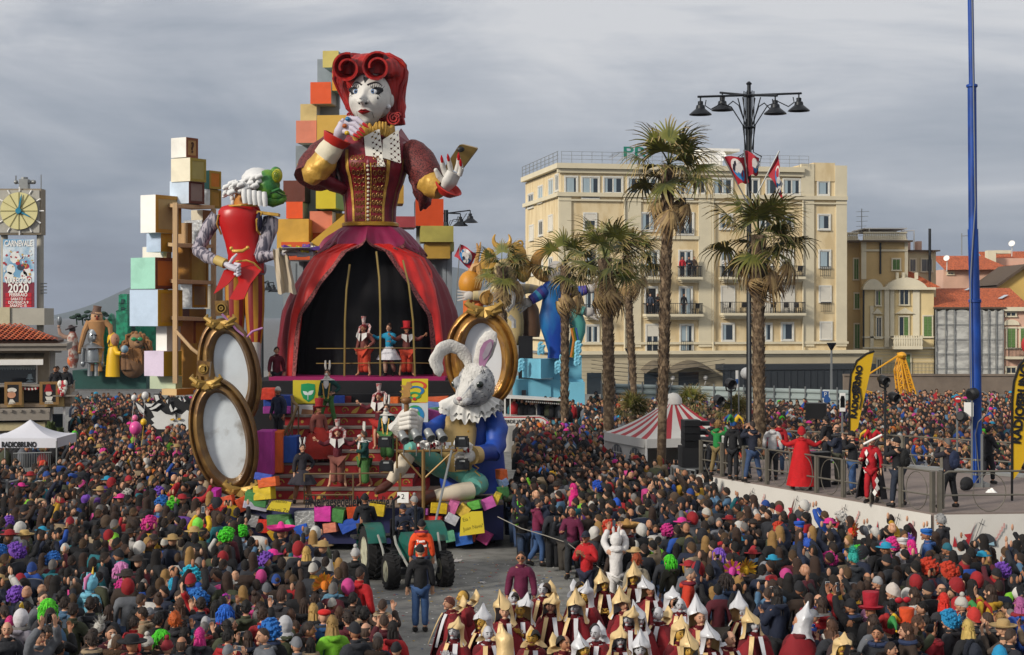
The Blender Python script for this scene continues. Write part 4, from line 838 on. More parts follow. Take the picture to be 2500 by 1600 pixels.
for(cx_,cy_,w,h,t,Z,k,lines,tw)in((595,1268,140,70,-6,z5_,S5,('Lacedaimo','Lacuni Zoo'),.17),(1110,290,250,220,12,z7_,S7,('Eia !','Juan Nava!'),.16)):
 p=Z(cx_,cy_,YFR-.6);p=Z(cx_,cy_,YFR+bow(p.x)-.55);M=fM(p,(cos(rd(t)),0,sin(rd(t))),(0,-1,.12));m=MB();m.M=M
 o=[(-w*k/2,-h*k*.42),(w*k*.42,-h*k/2),(w*k/2,h*k*.4),(w*k*.1,h*k*.48),(-w*k*.3,h*k*.38)];m.prism([(x,y,-.03)for x,y in o],(0,0,.04));m.build('yellow_sheet',mat('sheet_yellow','#c6b126',.7,0,.12,1.5),flt,False)
 for i,s_ in enumerate(lines):txt('handwriting',s_,tw,BLACK,M@M4.Translation((-.1+.14*i,.14-.26*i,.016)),flt,.002,-.003,sx=.85)
m=MB();p=z7_(495,55,46.4);m.box((p.x,46.4,p.z),(.32,.02,.3));m.build('number_plate',WHITE,flt,False);txt('lettering','2',.2,BLACK,fM(p+V3((0,-.014,.02)),(1,0,0),(0,-1,0)),flt,.002)
def sboard(label,x0,x1,y0,y1,Y,draw,col):
 a,b=zc(x0,y1,Y),zc(x1,y0,Y);t=thing('sign_board',label,'sign',((a.x+b.x)/2,Y,a.z));m=MB();m.bx(a.x,b.x,Y,Y+.05,a.z,b.z);m.build('panel',mat('sign_'+col.strip('#'),col,.6,0,.15,1.2),t,False)
 draw(t,a,b,Y)
 m=MB();m.cyl((a.x+.1,Y+.08,a.z),(a.x+.1,Y+.08,a.z-.8),.03,6);m.cyl((b.x-.1,Y+.08,a.z),(b.x-.1,Y+.08,a.z-.8),.03,6);m.build('post',RAILG,t)
def flat(t,name,pts,a,b,Y,col,k=0):m=MB();m.prism([(a.x+(b.x-a.x)*u,Y-.012-.005*k,a.z+(b.z-a.z)*v)for u,v in pts],(0,.008,0));m.build(name,mat('sign_'+col.strip('#'),col,.6,0,.1),t,False)
def arc(cx,cy,r0,r1,a0,a1,n=14,ex=1.0):A=[rd(a0+(a1-a0)*k/n)for k in range(n+1)];return[(cx+r1*cos(t),cy+r1*sin(t)*ex)for t in A]+[(cx+r0*cos(t),cy+r0*sin(t)*ex)for t in A[::-1]]
def leaf(c,l,w,ang):A=rd(ang);n=8;pts=[(l*k/n,w*sin(pi*(k/n)**.8))for k in range(n+1)]+[(l*k/n,-w*sin(pi*(k/n)**.8))for k in range(n,-1,-1)];return[(c[0]+x*cos(A)-y*sin(A),c[1]+x*sin(A)+y*cos(A))for x,y in pts]
def d1(t,a,b,Y):flat(t,'shield',[(.3,.84),(.55,.88),(.8,.84),(.82,.5),(.75,.25),(.57,.1),(.38,.25),(.29,.5)],a,b,Y,'#0f8a52');flat(t,'leaf_mark',leaf((.55,.4),.28,.08,42),a,b,Y,'#c9d4d0',1);flat(t,'leaf_mark',leaf((.55,.4),.24,.07,140),a,b,Y,'#c9d4d0',1);flat(t,'leaf_mark',[(.535,.4),(.565,.4),(.56,.2),(.54,.2)],a,b,Y,'#c9d4d0',2)
sboard('yellow sign with green shield and white sprout at stair head',68,372,40,308,52.4,d1,'#bfae26')
def d1b(t,a,b,Y):flat(t,'tan_patch',[(.3,.0),(1,.0),(1,.75),(.45,.8)],a,b,Y,'#8d6446')
sboard('plain white sign with a tan patch below the sprout sign',72,290,312,540,52.3,d1b,'#c3c2c0')
def d2(t,a,b,Y):
 flat(t,'red_band',arc(.55,.7,.28,.4,-30,150,ex=.55),a,b,Y,'#c2452c');flat(t,'blue_band',arc(.52,.5,.22,.34,-60,150,ex=.6),a,b,Y,'#1f6da3',1);flat(t,'green_band',arc(.48,.3,.14,.26,0,350,ex=.6),a,b,Y,'#1f8a55',2);flat(t,'red_dot',[(.48+.07*x,.15+.07*y)for x,y in circ(12)],a,b,Y,'#b32430',3)
YS=50.6
def sb2(lab,x0,x1,y0,y1,dr,col):
 a,b=z4_(x0,y1,YS),z4_(x1,y0,YS);t=thing('sign_board',lab,'sign',((a.x+b.x)/2,YS,a.z));m=MB();m.bx(a.x,b.x,YS,YS+.05,a.z,b.z);m.build('panel',mat('sign_'+col.strip('#'),col,.6,0,.15,1.2),t,False);dr(t,a,b,YS)
sb2('yellow sign with stacked red, blue and green bands over red dot',208,372,450,598,d2,'#c9b522')
def d3(t,a,b,Y):flat(t,'green_globe',[(.5+.3*x,.6+.3*y)for x,y in circ(18)],a,b,Y,'#2f9150');flat(t,'blue_swoosh',arc(.4,.45,.3,.45,-80,60),a,b,Y,'#1f79ae',1);flat(t,'blue_patch',leaf((.35,.65),.3,.1,30),a,b,Y,'#1f79ae',2)
sb2('grey white sign with green globe and blue swoosh beside rabbit',208,372,602,735,d3,'#bcc4c8')
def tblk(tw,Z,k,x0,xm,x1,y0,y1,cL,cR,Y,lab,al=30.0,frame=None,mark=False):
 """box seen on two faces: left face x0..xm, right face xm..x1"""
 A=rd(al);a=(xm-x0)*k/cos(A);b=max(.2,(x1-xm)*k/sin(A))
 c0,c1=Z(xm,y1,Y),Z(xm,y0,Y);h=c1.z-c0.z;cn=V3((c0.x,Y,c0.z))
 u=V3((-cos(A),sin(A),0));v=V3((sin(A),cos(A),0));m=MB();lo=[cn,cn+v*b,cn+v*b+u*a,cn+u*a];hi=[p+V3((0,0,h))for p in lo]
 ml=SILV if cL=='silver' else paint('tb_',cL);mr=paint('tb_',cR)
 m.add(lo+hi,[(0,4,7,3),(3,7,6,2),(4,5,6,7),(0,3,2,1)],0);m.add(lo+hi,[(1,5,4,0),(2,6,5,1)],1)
 o=m.build('block',[ml,mr],tw,False,label=lab);
 if frame:
  m=MB();t=.07*min(b,h)+.04;off=V3((cos(A),-sin(A),0))*.012
  def pl(s0,s1,q0,q1):m.prism([cn+v*(b*s)+V3((0,0,h*q))+off*.2 for s,q in((s0,q0),(s1,q0),(s1,q1),(s0,q1))],off)
  e,f=t/b,t/h;pl(0,1,0,f);pl(0,1,1-f,1);pl(0,e,f,1-f);pl(1-e,1,f,1-f);m.build('edge_frame',mat('tbf_'+frame.strip('#'),frame,.6,0,.12),o,False)
 if mark:txt('mark','?',h*.75,mat('mark_brown','#4d2f1c',.7),fM(cn+v*(b*.5)+V3((cos(A),-sin(A),0))*.03+V3((0,0,h*.48)),v,(cos(A),-sin(A),0)),o,.01,.01,sx=.9)
def z2_(x,y,Y):return P(300+x/3.08,300+y/3.08,Y)
k2=1/3.08/FPX*55.5
twr=thing('block_tower','pale tower of stacked cubes with wooden shelf left of the frog figure','block tower',(z2_(220,0,55.5).x,55.5,1.2))
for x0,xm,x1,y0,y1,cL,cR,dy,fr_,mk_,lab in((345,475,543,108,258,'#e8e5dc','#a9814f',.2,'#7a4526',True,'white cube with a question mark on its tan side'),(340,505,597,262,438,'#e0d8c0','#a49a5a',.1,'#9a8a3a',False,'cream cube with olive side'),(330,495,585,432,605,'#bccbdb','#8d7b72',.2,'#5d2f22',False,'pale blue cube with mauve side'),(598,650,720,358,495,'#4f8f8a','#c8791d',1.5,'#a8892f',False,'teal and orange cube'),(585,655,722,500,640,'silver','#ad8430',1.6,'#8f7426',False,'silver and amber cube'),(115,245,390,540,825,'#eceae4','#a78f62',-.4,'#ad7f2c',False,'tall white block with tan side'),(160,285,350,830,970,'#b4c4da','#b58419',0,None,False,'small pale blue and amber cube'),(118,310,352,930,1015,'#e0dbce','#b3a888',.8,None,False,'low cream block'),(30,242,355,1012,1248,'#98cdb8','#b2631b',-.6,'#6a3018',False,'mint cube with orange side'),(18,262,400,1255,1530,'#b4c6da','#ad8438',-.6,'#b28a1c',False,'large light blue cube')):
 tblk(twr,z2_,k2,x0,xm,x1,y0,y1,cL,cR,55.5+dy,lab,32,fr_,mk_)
k3=1/2.053/FPX*55.5
def z3b(x,y,Y):return z3(x,y,Y)
for x0,xm,x1,y0,y1,cL,cR,dy,fr_,lab in((774,836,888,815,938,'#e6e3dc','#c3bda9',0,None,'white double block'),(708,820,888,940,1066,'#cbbcd0','#a3841c',-.5,None,'lilac cube with olive side'),(730,880,905,1066,1132,'#b3bfa3','#a7a67a',0,None,'pale green low block'),(800,885,960,1130,1162,'#c9a877','#cf7a1f',-.3,None,'cream and orange base block')):
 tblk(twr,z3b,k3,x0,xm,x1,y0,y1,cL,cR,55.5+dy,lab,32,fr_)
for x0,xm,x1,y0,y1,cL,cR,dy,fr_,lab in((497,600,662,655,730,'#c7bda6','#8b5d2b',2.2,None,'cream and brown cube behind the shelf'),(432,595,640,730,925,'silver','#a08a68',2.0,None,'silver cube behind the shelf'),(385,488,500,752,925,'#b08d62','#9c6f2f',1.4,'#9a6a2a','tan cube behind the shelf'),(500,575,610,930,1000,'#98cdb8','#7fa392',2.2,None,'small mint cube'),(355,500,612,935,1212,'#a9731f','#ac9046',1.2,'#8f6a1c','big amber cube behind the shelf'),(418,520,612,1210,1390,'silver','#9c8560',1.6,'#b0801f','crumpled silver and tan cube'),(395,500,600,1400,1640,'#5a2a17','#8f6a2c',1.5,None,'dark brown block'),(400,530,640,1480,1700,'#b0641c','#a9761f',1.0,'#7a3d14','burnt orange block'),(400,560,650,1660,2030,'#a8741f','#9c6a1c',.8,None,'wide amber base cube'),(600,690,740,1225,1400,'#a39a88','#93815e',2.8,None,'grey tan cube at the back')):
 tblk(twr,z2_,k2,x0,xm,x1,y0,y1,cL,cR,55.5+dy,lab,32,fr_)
WOOD=mat('shelf_wood','#c2a27a',.7,0,.2,2,stretch=(6,6,.6))
m=MB()
def post(x,y0,y1,Y,w=.2):a,b=z2_(x,y1,Y),z2_(x,y0,Y);m.box(((a.x+b.x)/2,Y,(a.z+b.z)/2),(w*.75,.2,b.z-a.z))
post(395,602,1960,54.9);post(682,650,1500,57.2,.2);post(322,602,1500,56.0,.15);m.each('shelf_post',WOOD,twr);m=MB()
for y in(610,905,1178,1455):a,b,c_=z2_(318,y-6,56.0),z2_(395,y+2,54.85),z2_(690,y+12,57.2);m.prism([a,b,c_,c_+V3((-.9,.5,0))],(0,0,-.12))
m.tube([z2_(395,1560,54.8),z2_(520,1700,54.6),z2_(640,1790,54.6)],.06,6);m.each('shelf_board',WOOD,twr)
m=MB();a,b=z2_(540,2030,55),z2_(760,2010,55);m.bx(a.x,b.x,54.8,58,1.2,b.z);m.build('plinth',NAVY,twr,False)
YB=62.0
def z1_(x,y,Y):return P(650+x/2.8,100+y/2.8,Y)
tw2=thing('block_stack','tall stack of red, orange and yellow cubes behind the queen figure','block stack',(z1_(400,0,YB).x,YB,4.6))
BSH=mat('cube_side','#c9c6c8',.6,0,.1)
def cube(x0,x1,y0,y1,c,Y,lab,d=1.6,yaw=0,side=None):
 a,b=z1_(x0,y1,Y),z1_(x1,y0,Y);mm=paint('cu_',c);m=MB();sd=mat('cs_'+(side or '#b9b9bd').strip('#'),side or '#b9b9bd',.6)
 cx2,w2,h2=(a.x+b.x)/2,(b.x-a.x),(b.z-a.z);m.M=M4.Translation((cx2,Y,(a.z+b.z)/2))@M4.Rotation(rd(yaw),4,'Z')
 v=[(sx*w2/2,sy,sz*h2/2)for sx in(-1,1)for sy in(0,d)for sz in(-1,1)]
 m.add(v,[(0,4,5,1)],0);m.add(v,[(0,1,3,2),(4,6,7,5),(2,3,7,6),(0,2,6,4),(1,5,7,3)],1)
 o=m.build('block',[mm,sd],tw2,False,label=lab);md=o.modifiers.new('bevel','BEVEL');md.width=.03;return o
for x0,x1,y0,y1,c,Y,lab,sd in((385,495,68,182,'#c3b264',YB,'pale yellow cube at the top','#8f9a9a'),(450,545,182,340,'#cf8d1f',YB-.4,'amber cube behind red hair','#86c9c2'),(300,445,282,430,'#d8511a',YB,'orange red cube high on the stack','#c3bcb8'),(232,345,432,545,'#c6ae73',YB+.3,'pale tan cube','#bfc0bd'),(202,345,545,698,'#d07c61',YB,'salmon cube','#c9c9c9'),(345,560,508,695,'#c59d42',YB-.3,'wide amber cube behind the hand','#b9923c'),(345,420,695,840,'#c98d62',YB+.5,'tan pink cube','#b0a8a0'),(210,292,840,952,'#c29d3f',YB,'tan yellow cube','#a9b58a'),(338,476,985,1147,'#c8b61f',YB-.4,'bright yellow cube left of the bodice','#8fae52'),(115,265,955,1100,'#612c1c',YB,'dark brown cube','#3f2a25'),(135,250,1100,1215,'#dd4f13',YB,'bright orange cube below the brown one','#c3bcb8'),(70,292,1218,1442,'#cc9c38',YB-.5,'wide amber block behind the tray','#b58a30'),(296,452,1165,1312,'#d17a5f',YB,'salmon cube beside the waist','#c9c9c9'),(296,452,1312,1440,'#d8622a',YB+.1,'orange cube under the salmon one','#b58a30'),(100,300,1375,1498,'#cf521c',YB-1.2,'orange box behind the tray','#d2cfca'),(895,940,985,1112,'#b58b36',YB,'narrow tan cube right of the bodice','#8d7a40'),(1020,1212,1080,1265,'#cb4a1a',YB-.3,'orange red cube on the right','#5d6470'),(885,1022,1200,1275,'#a1434a',YB+.2,'dusky red cube on the right','#7d3a3a'),(1055,1280,1265,1375,'#b5ab57',YB-.4,'olive yellow block at right','#9c9440'),(1085,1258,1375,1488,'#b58f3a',YB-.2,'tan block at right','#9a7a2f'),(1258,1284,1375,1440,'#b0ad62',YB,'thin olive block at right edge','#8d8a4a'),(450,560,1180,1400,'#c29d3a',YB+.6,'amber block behind the waist','#b58a30')):
 cube(x0,x1,y0,y1,c,Y,lab,1.7,-6 if x0<600 else 5,sd)
m=MB();a,b,c_=z1_(308,1372,YB-.8),z1_(560,1372,YB-.8),z1_(540,1180,YB-.8);m.prism([a,z1_(310,1440,YB-.8),z1_(560,1440,YB-.8),c_],(0,1.2,0));m.build('block',mat('cu_ramp','#caa03c',.55,0,.1),tw2,False,label='amber ramp shaped block beside the peplum')
m=MB()
for x,y0,y1 in((480,1060,1480),(1220,1240,1640),(1245,1488,1700),(1040,1265,1500),(150,1498,1750),(240,1498,1750)):a,b=z1_(x,y1,YB+.8),z1_(x,y0,YB+.8);m.bx(a.x-.08,a.x+.08,YB+.7,YB+.86,4.5,b.z)
m.bx(z1_(180,0,YB).x,z1_(500,0,YB).x,YB+.9,YB+1.1,4.5,z1_(0,700,YB).z);m.bx(z1_(330,0,YB).x,z1_(480,0,YB).x,YB+.9,YB+1.1,z1_(0,1400,YB).z,z1_(0,100,YB).z);m.bx(z1_(80,0,YB).x,z1_(1260,0,YB).x,YB+1.4,YB+1.6,4.5,z1_(0,1420,YB).z)
m.each('support_post',mat('frame_grey','#8b9399',.6),tw2)
YQ=57.5;KQ=1/2.8/FPX*YQ
def q1(x,y,d=0.0):return P(650+x/2.8,100+y/2.8,YQ+d)
queen=thing('queen_figure','giant white faced queen puppet with rolled red hair and wide red gown','carnival figure',(q1(712,0).x,YQ,4.7))
RED=mat('gown_red','#cf241c',.5,0,.18,.7,.3,3.5,col2='#b81c18',cs=1.2);MAR=mat('gown_maroon','#6d0f20',.6,0,.25,.8,.3,3);LACE=mat('glitter_lace','#8a4a48',.6,.2,.5,9,.6,22,col2='#4a1a1e',cs=16)
PEP=mat('peplum_purple','#7d1440',.5,0,.25,.8,.3,3);BOD=mat('bodice_wine','#82202f',.38,0,.3,.9,.15,3,col2='#5d1224',cs=1.6,stretch=(1.5,1.5,.5));GLT=mat('sleeve_glitter','#7a3532',.55,.25,.55,14,.5,30,col2='#3a1216',cs=22)
GLD=mat('gold_fabric','#c79c46',.45,.25,.3,2.5,.7,5);SKW=mat('cracked_white_skin','#cfccc6',.6,0,.12,1.6,.12,9,col2='#a7a5a0',cs=3.2,c2amt=(.5,.85));HRD=mat('hair_red','#b5211b',.45,0,.35,1.2,.6,6,col2='#7d1415',cs=2.2,stretch=(2,2,.35));NAIL=mat('nail_red','#b01820',.25);CREAM=mat('cuff_cream','#cfc6ae',.7,0,.15,2,.3,6)
CX=q1(712,0).x
def prof(tab,y):
 for(a,va),(b,vb)in zip(tab,tab[1:]):
  if a<=y<=b:t=(y-a)/(b-a);return va+(vb-va)*t
 return tab[0][1]if y<tab[0][0]else tab[-1][1]
SK=[(555,60),(565,68),(600,108),(640,143),(700,182),(760,207),(830,220),(920,224)]
OP=[(600,8),(617,45),(651,66),(695,98),(745,127),(771,143),(810,149),(920,158)]
DR=[(600,66),(615,90),(628,122),(661,142),(706,158),(771,170),(810,176),(920,184)]
ks=YQ/FPX
def skp(y,s,sd,off=0.0,rip=0.0):
 """point on the skirt: s = sideways src px from the middle (0..half width), sd side"""
 R=prof(SK,y);t=min(.9999,max(0,s/R));A=math.asin(t);rr=R*ks+off
 rr+=rip*sin(A*34+y*.02)+rip*.6*ns3((A*4*sd,y*.012,2.2))
 z=HC+(HYP-y)*ks;return V3((CX+sd*rr*sin(A),YQ-rr*.93*cos(A),z))
yr=[560+(920-560)*k/34 for k in range(35)]
for sd in(-1,1):
 m=MB()
 m.grid(lambda u,v:skp(600+(918-600)*v,prof(OP,600+318*v)+(prof(DR,600+318*v)-prof(OP,600+318*v))*u,sd,.12+.16*sin(pi*u)*(.4+.6*v),.045),16,30);m.build('red_drape',RED,queen)
 m=MB();m.grid(lambda u,v:skp(603+(918-603)*v,prof(OP,603+315*v)-5+11*u,sd,.2,.02),3,40);m.build('lace_edge',LACE,queen)
m=MB()
def back(u,v):
 y=570+350*v;R=prof(SK,y);a0=math.asin(min(.999,prof(DR,y)*.97/R))if y>600 else .5
 A=a0+(2*pi-2*a0)*u;rr=R*ks+.05+.05*sin(A*30+y*.02)+.05*ns3((A*3,y*.01,5));return V3((CX+rr*sin(A),YQ-rr*.93*cos(A),HC+(HYP-y)*ks))
m.grid(back,90,26);m.build('skirt',MAR,queen)
m=MB()
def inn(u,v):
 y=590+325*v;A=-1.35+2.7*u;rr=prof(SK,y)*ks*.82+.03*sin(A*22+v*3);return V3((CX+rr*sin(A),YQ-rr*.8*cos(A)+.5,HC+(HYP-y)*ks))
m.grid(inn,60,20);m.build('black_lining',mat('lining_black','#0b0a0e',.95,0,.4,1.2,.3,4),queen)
HOOP=mat('hoop_gold','#8f7a45',.4,.5)
def zsk(x,y,d):return P(650+x/3.85,550+y/3.85,YQ+d)
for pts in([(785,370,-3.0),(755,600,-3.15),(740,900,-3.2),(735,1420,-3.2)],[(1035,250,-2.7),(1062,500,-3.1),(1072,800,-3.25),(1072,1420,-3.3)],[(1285,330,-2.9),(1340,560,-3.1),(1380,900,-3.2),(1398,1420,-3.2)]):
 m=MB();m.tube([zsk(*p)for p in pts],.035,6);m.build('hoop',HOOP,queen)
m=MB()
for y in(1160,1300):m.tube([zsk(470,y,-2.4),zsk(735,y,-3.0),zsk(1072,y-4,-3.1),zsk(1398,y-4,-3.0),zsk(1600,y,-2.4)],.016,5)
m.build('railing',HOOP,queen)
m=MB()
def pep(u,v):
 A=2*pi*u;sc_=abs(sin(A*4.0))**.6;y=552+(40+26*sc_*(1)+16*max(0,-cos(A-pi)*0))*v;R=(60+(128-60)*v**.62);rr=R*ks*(1+.07*sin(A*11+1)*v+.035*sin(A*27)*v+.09*ns3((A*2.2,v*2,1)))
 f=1.0+.0*v;return V3((CX+rr*1.0*sin(A),YQ-rr*.9*cos(A),HC+(HYP-(y+18*v*(1-abs(cos(A)))))*ks))
m.grid(pep,120,14,mf=lambda u,v:1 if v>=12 else 0);m.build('peplum',[PEP,LACE],queen)
m=MB();m.lathe([(.93,-.08),(1.0,-.04),(1.0,.06),(.92,.1)],(CX,YQ,q1(0,1262).z),40);m.M=M4();m.build('belt',GOLD,queen)
TR=[(1268,712,61,.8),(1150,712,62,.8),(1050,716,68,.82),(950,722,79,.86),(890,722,86,.92),(830,722,88,.95),(760,722,90,.8),(715,720,94,.66),(685,716,84,.58),(655,712,52,.7),(620,710,33,.9),(590,710,30,.95)]
def trp(y,A,off=0.0):
 for(ya,xa,ha,da),(yb,xb,hb,db)in zip(TR,TR[1:]):
  if yb<=y<=ya:t=(ya-y)/(ya-yb);t=t*t*(3-2*t)*.5+t*.5;cx_=xa+(xb-xa)*t;h=ha+(hb-ha)*t;d=da+(db-da)*t;break
 r=h*ks+off;fb=1.0
 bust=exp(-((y-880)/75.0)**2)*.14*max(0,cos(A))**1.5*(.75+.5*abs(sin(A*1.6)))
 return V3((q1(cx_,0).x+r*sin(A),YQ-r*d*cos(A)-bust*1.6-.02,q1(0,y).z))
m=MB();m.grid(lambda u,v:trp(1268-(1268-640)*v,2*pi*u,.02*sin(2*pi*u*20)*(v<.85)),64,34);m.build('bodice',BOD,queen)
m=MB();m.grid(lambda u,v:trp(650-60*v,2*pi*u),30,5);m.build('neck',SKW,queen)
def patch(a0,a1,y0,y1,off,nu,nv,name,mt,mf=None):m=MB();m.grid(lambda u,v:trp(y0+(y1-y0)*v,a0[0]+(a0[1]-a0[0])*v+((a1[0]+(a1[1]-a1[0])*v)-(a0[0]+(a0[1]-a0[0])*v))*u,off),nu,nv,mf=mf);return m.build(name,mt,queen)
EMB=mat('embroidered_red','#75101a',.5,0,.2,3);EMG=mat('embroidery_gold','#8f6a34',.4,.4,.2)
patch((-.6,-.66),(.52,.58),800,1256,.03,20,30,'front_panel',EMB)
m=MB();random.seed(3)
for sd in(-1,1):
 for r in range(9):
  for cidx in range(3):
   y=820+r*49+rnd(-5,5);A0=sd*(.17+.135*cidx)
   pts=[trp(min(1250,y+21*sin(t*.62)*(1-t*.05)),A0+sd*.062*cos(t*.62)*(1-t*.05),.05)for t in range(13)];m.tube(pts,.013,4)
m.build('embroidery',EMG,queen)
for a in(-.62,.54):patch((a-.05,a-.03),(a+.05,a+.07),760 if a<0 else 795,1258,.06,3,30,'gold_trim',GLD)
for a in(-.1,.06):patch((a-.018,a-.018),(a+.018,a+.018),860,1256,.05,2,24,'gold_trim',GLD)
m=MB()
for k in range(14):p=trp(880+k*27,-.02,.07);m.ell(p,.05,7,5)
m.build('button',CREAM,queen,label='row of small pale buttons')
for a in(-1.15,1.05):patch((a,a),(a+.06,a+.05),820,1255,.03,2,24,'gold_trim',EMG)
for pts in([(528,600,.1),(660,640,-.95),(668,760,-1.0),(600,760,-.6),(520,700,.0)],[(918,602,.3),(985,700,.2),(960,742,-.3),(905,760,-.85),(895,640,-.7)]):
 m=MB();p=[q1(*t)for t in pts];m.prism(p,(.02,.12,.03));m.build('collar_wing',mat('collar_wine','#7a0f22',.5,0,.2),queen,False)
def ruff(pts,cols,rows,d):
 m=MB();P4=[V3(p)for p in pts]
 def at(u,v):return P4[0].lerp(P4[1],u).lerp(P4[3].lerp(P4[2],u),v)
 nrm=(P4[1]-P4[0]).cross(P4[3]-P4[0]).normalized();nrm=nrm if nrm.y<0 else-nrm;th=nrm*.05
 for i in range(cols):
  for j in range(rows):
   u0,u1,v0,v1=i/cols,(i+1)/cols,j/rows,(j+1)/rows;c=at((u0+u1)/2,(v0+v1)/2);cor=[at(u0,v0),at(u1,v0),at(u1,v1),at(u0,v1)]
   if(i+j)%2==0 or i<d:
    m.add(cor,[(0,1,2,3)]);m.add([q-th for q in cor],[(0,1,2,3)]);continue
   n=12;R0=[(c-at((u0+u1)/2+(u1-u0)*.36*cos(2*pi*k/n),(v0+v1)/2+(v1-v0)*.36*sin(2*pi*k/n)))*-1+c for k in range(n)]
   sq=[]
   for k in range(n):
    a=2*pi*k/n;mxx=max(abs(cos(a)),abs(sin(a)));sq.append(at((u0+u1)/2+(u1-u0)*.5*cos(a)/mxx,(v0+v1)/2+(v1-v0)*.5*sin(a)/mxx))
   for k in range(n):l=(k+1)%n;m.add([sq[k],sq[l],R0[l],R0[k]],[(0,1,2,3)]);m.add([R0[k],R0[l],R0[l]-th,R0[k]-th],[(0,1,2,3)])
 m.build('pierced_collar',mat('collar_cream','#d5d1c6',.6,0,.08),queen,False,recalc=False)
ruff([q1(668,655,-1.15),q1(775,598,-1.0),q1(800,800,-1.35),q1(682,806,-1.3)],5,9,2);ruff([q1(800,675,-1.2),q1(905,605,-.85),q1(922,838,-1.15),q1(795,798,-1.35)],5,10,2);ruff([q1(680,808,-1.3),q1(795,800,-1.38),q1(815,858,-1.4),q1(672,858,-1.36)],9,4,0)
m=MB();random.seed(8)
for k in range(26):A=-2.0+4.0*k/25;c=V3((q1(735,0).x+.62*sin(A),YQ-.35-.55*cos(A),q1(0,615+30*rnd(-1,1)).z));m.tube([c-V3((0,0,.3)),c+V3((.06*sin(A),-.08*cos(A),-.1)),c+V3((.12*sin(A),-.12*cos(A),.06+.08*(k%2)))],[.12,.11,.03],6)
m.build('neck_frill',GLD,queen)
HM4=M4.Translation(P(780+800/6.417,120+800/6.417,YQ-.35))@M4.Rotation(rd(-13),4,'Z')@M4.Rotation(rd(2),4,'Y')
hsc=1.0
def ffn(p):
 z=p.z;k=1.0
 if z<-.12:t=min(1,(-z-.12)/.85);k*=1-.34*t*t*(1.0 if abs(p.x)>0 else 1)
 return k
def face_pt(x,z):
 """front surface of the face at local (x, z)"""
 rz=.98;rx=.74;zz=z/rz;s2=1-zz*zz
 kx=1-.34*min(1,max(0,(-zz-.12)/.85))**2
 xx=x/(rx*kx);y=-.8*sqrt(max(.02,s2-xx*xx))*1.0
 y-=.30*exp(-(x/.095)**2)*exp(-((z+.13)/.16)**2)+.15*exp(-(x/.075)**2)*(1 if-.1<z<.3 else 0)*max(0,(.34-z)/.5)
 y-=.09*exp(-(x/.2)**2-((z+.5)/.1)**2)+.1*exp(-(x/.2)**2-((z+.86)/.12)**2)+.06*(exp(-((abs(x)-.42)/.2)**2-((z+.1)/.2)**2))
 y+=.10*exp(-((abs(x)-.31)/.17)**2-((z-.2)/.13)**2)
 return V3((x,y,z))
m=MB();m.M=HM4
m.ell((0,0,0),(.74,.8,.98),30,24,fn=lambda p:(1-.34*min(1,max(0,(-p.z-.12)/.85))**2)*(.96 if p.y<-.1 else 1))
n=44
m.grid(lambda u,v:face_pt((u*2-1)*.70*(sqrt(max(.02,1-((v*2-1)*.97)**2))*.97)*(1-.34*min(1,max(0,(-(v*2-1)*.97-.12)/.85))**2),(v*2-1)*.97*.98),n,60)
for sx in(-1,1):m.ell((sx*.73,.12,.0),(.08,.16,.22),8,8)
hd=m.build('head',SKW,queen,ang=80)
EYB=mat('eye_shadow_black','#1b1c22',.5);
for sx in(-1,1):
 c=face_pt(sx*.3,.21)
 m=MB();m.M=HM4;m.ell(c+V3((0,.03,.01)),(.25,.075,.18),18,8);m.ell(c+V3((sx*.15,.06,.06)),(.19,.06,.11),12,6);m.build('eye_shadow',EYB,hd)
 m=MB();m.M=HM4;m.ell(c+V3((0,.005,.0)),(.15,.095,.10),16,10);m.ell(c+V3((-.015,-.052,.0)),(.085,.05,.085),14,8,mi=1);m.ell(c+V3((-.015,-.088,.0)),(.042,.022,.042),10,6,mi=2);m.ell(c+V3((.015,-.105,.035)),.013,6,4,mi=0)  # last small white ball is a highlight painted on the pupil
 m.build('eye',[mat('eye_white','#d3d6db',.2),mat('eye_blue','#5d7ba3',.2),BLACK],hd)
 m=MB();m.M=HM4
 for k in range(9):t=(k-4)/4;a=c+V3((sx*(.02+.18*t),-.04+.05*abs(t),.08-.03*t*t));d=V3((sx*(.16*t+.07),-.10,.15-.06*abs(t)));m.tube([a,a+d*.6,a+d+V3((0,0,.05))],[.014,.012,.004],4)
 for k in range(6):t=(k-2.5)/2.5;a=c+V3((sx*(.02+.16*t),-.02+.04*abs(t),-.09));d=V3((sx*.1*t,-.05,-.1));m.tube([a,a+d],[.01,.004],4)
 m.build('eyelash',EYB,hd)
 m=MB();m.M=HM4;pts=[face_pt(sx*x,z)+V3((0,-.012,0))for x,z in((.1,.43),(.2,.49),(.33,.545),(.45,.52),(.54,.44))];m.tube(pts,[.03,.03,.026,.02,.008],6);m.build('eyebrow',mat('brow_brown','#2b2226',.6),hd)
LIP=mat('lip_red','#7d1014',.35,0,.1)
m=MB();m.M=HM4
def lip(z0,hgt,up):
 n=16;top,bot=[],[]
 def w_(t):return(1-abs(t)**1.7)
 for k in range(n+1):
  t=k/n*2-1;x=.235*t;c=face_pt(x,z0);bowk=(1-.35*exp(-(t/.16)**2))if up else 1
  top.append([c+V3((0,-.01,0)),c+V3((0,-.075*w_(t),hgt*.45*w_(t)*bowk)),c+V3((0,-.0,hgt*w_(t)*bowk))])
 m.loft(top,False,False)
lip(-.475,.085,True);lip(-.475,-.11,False);m.build('lip',LIP,hd)
m=MB();m.M=HM4
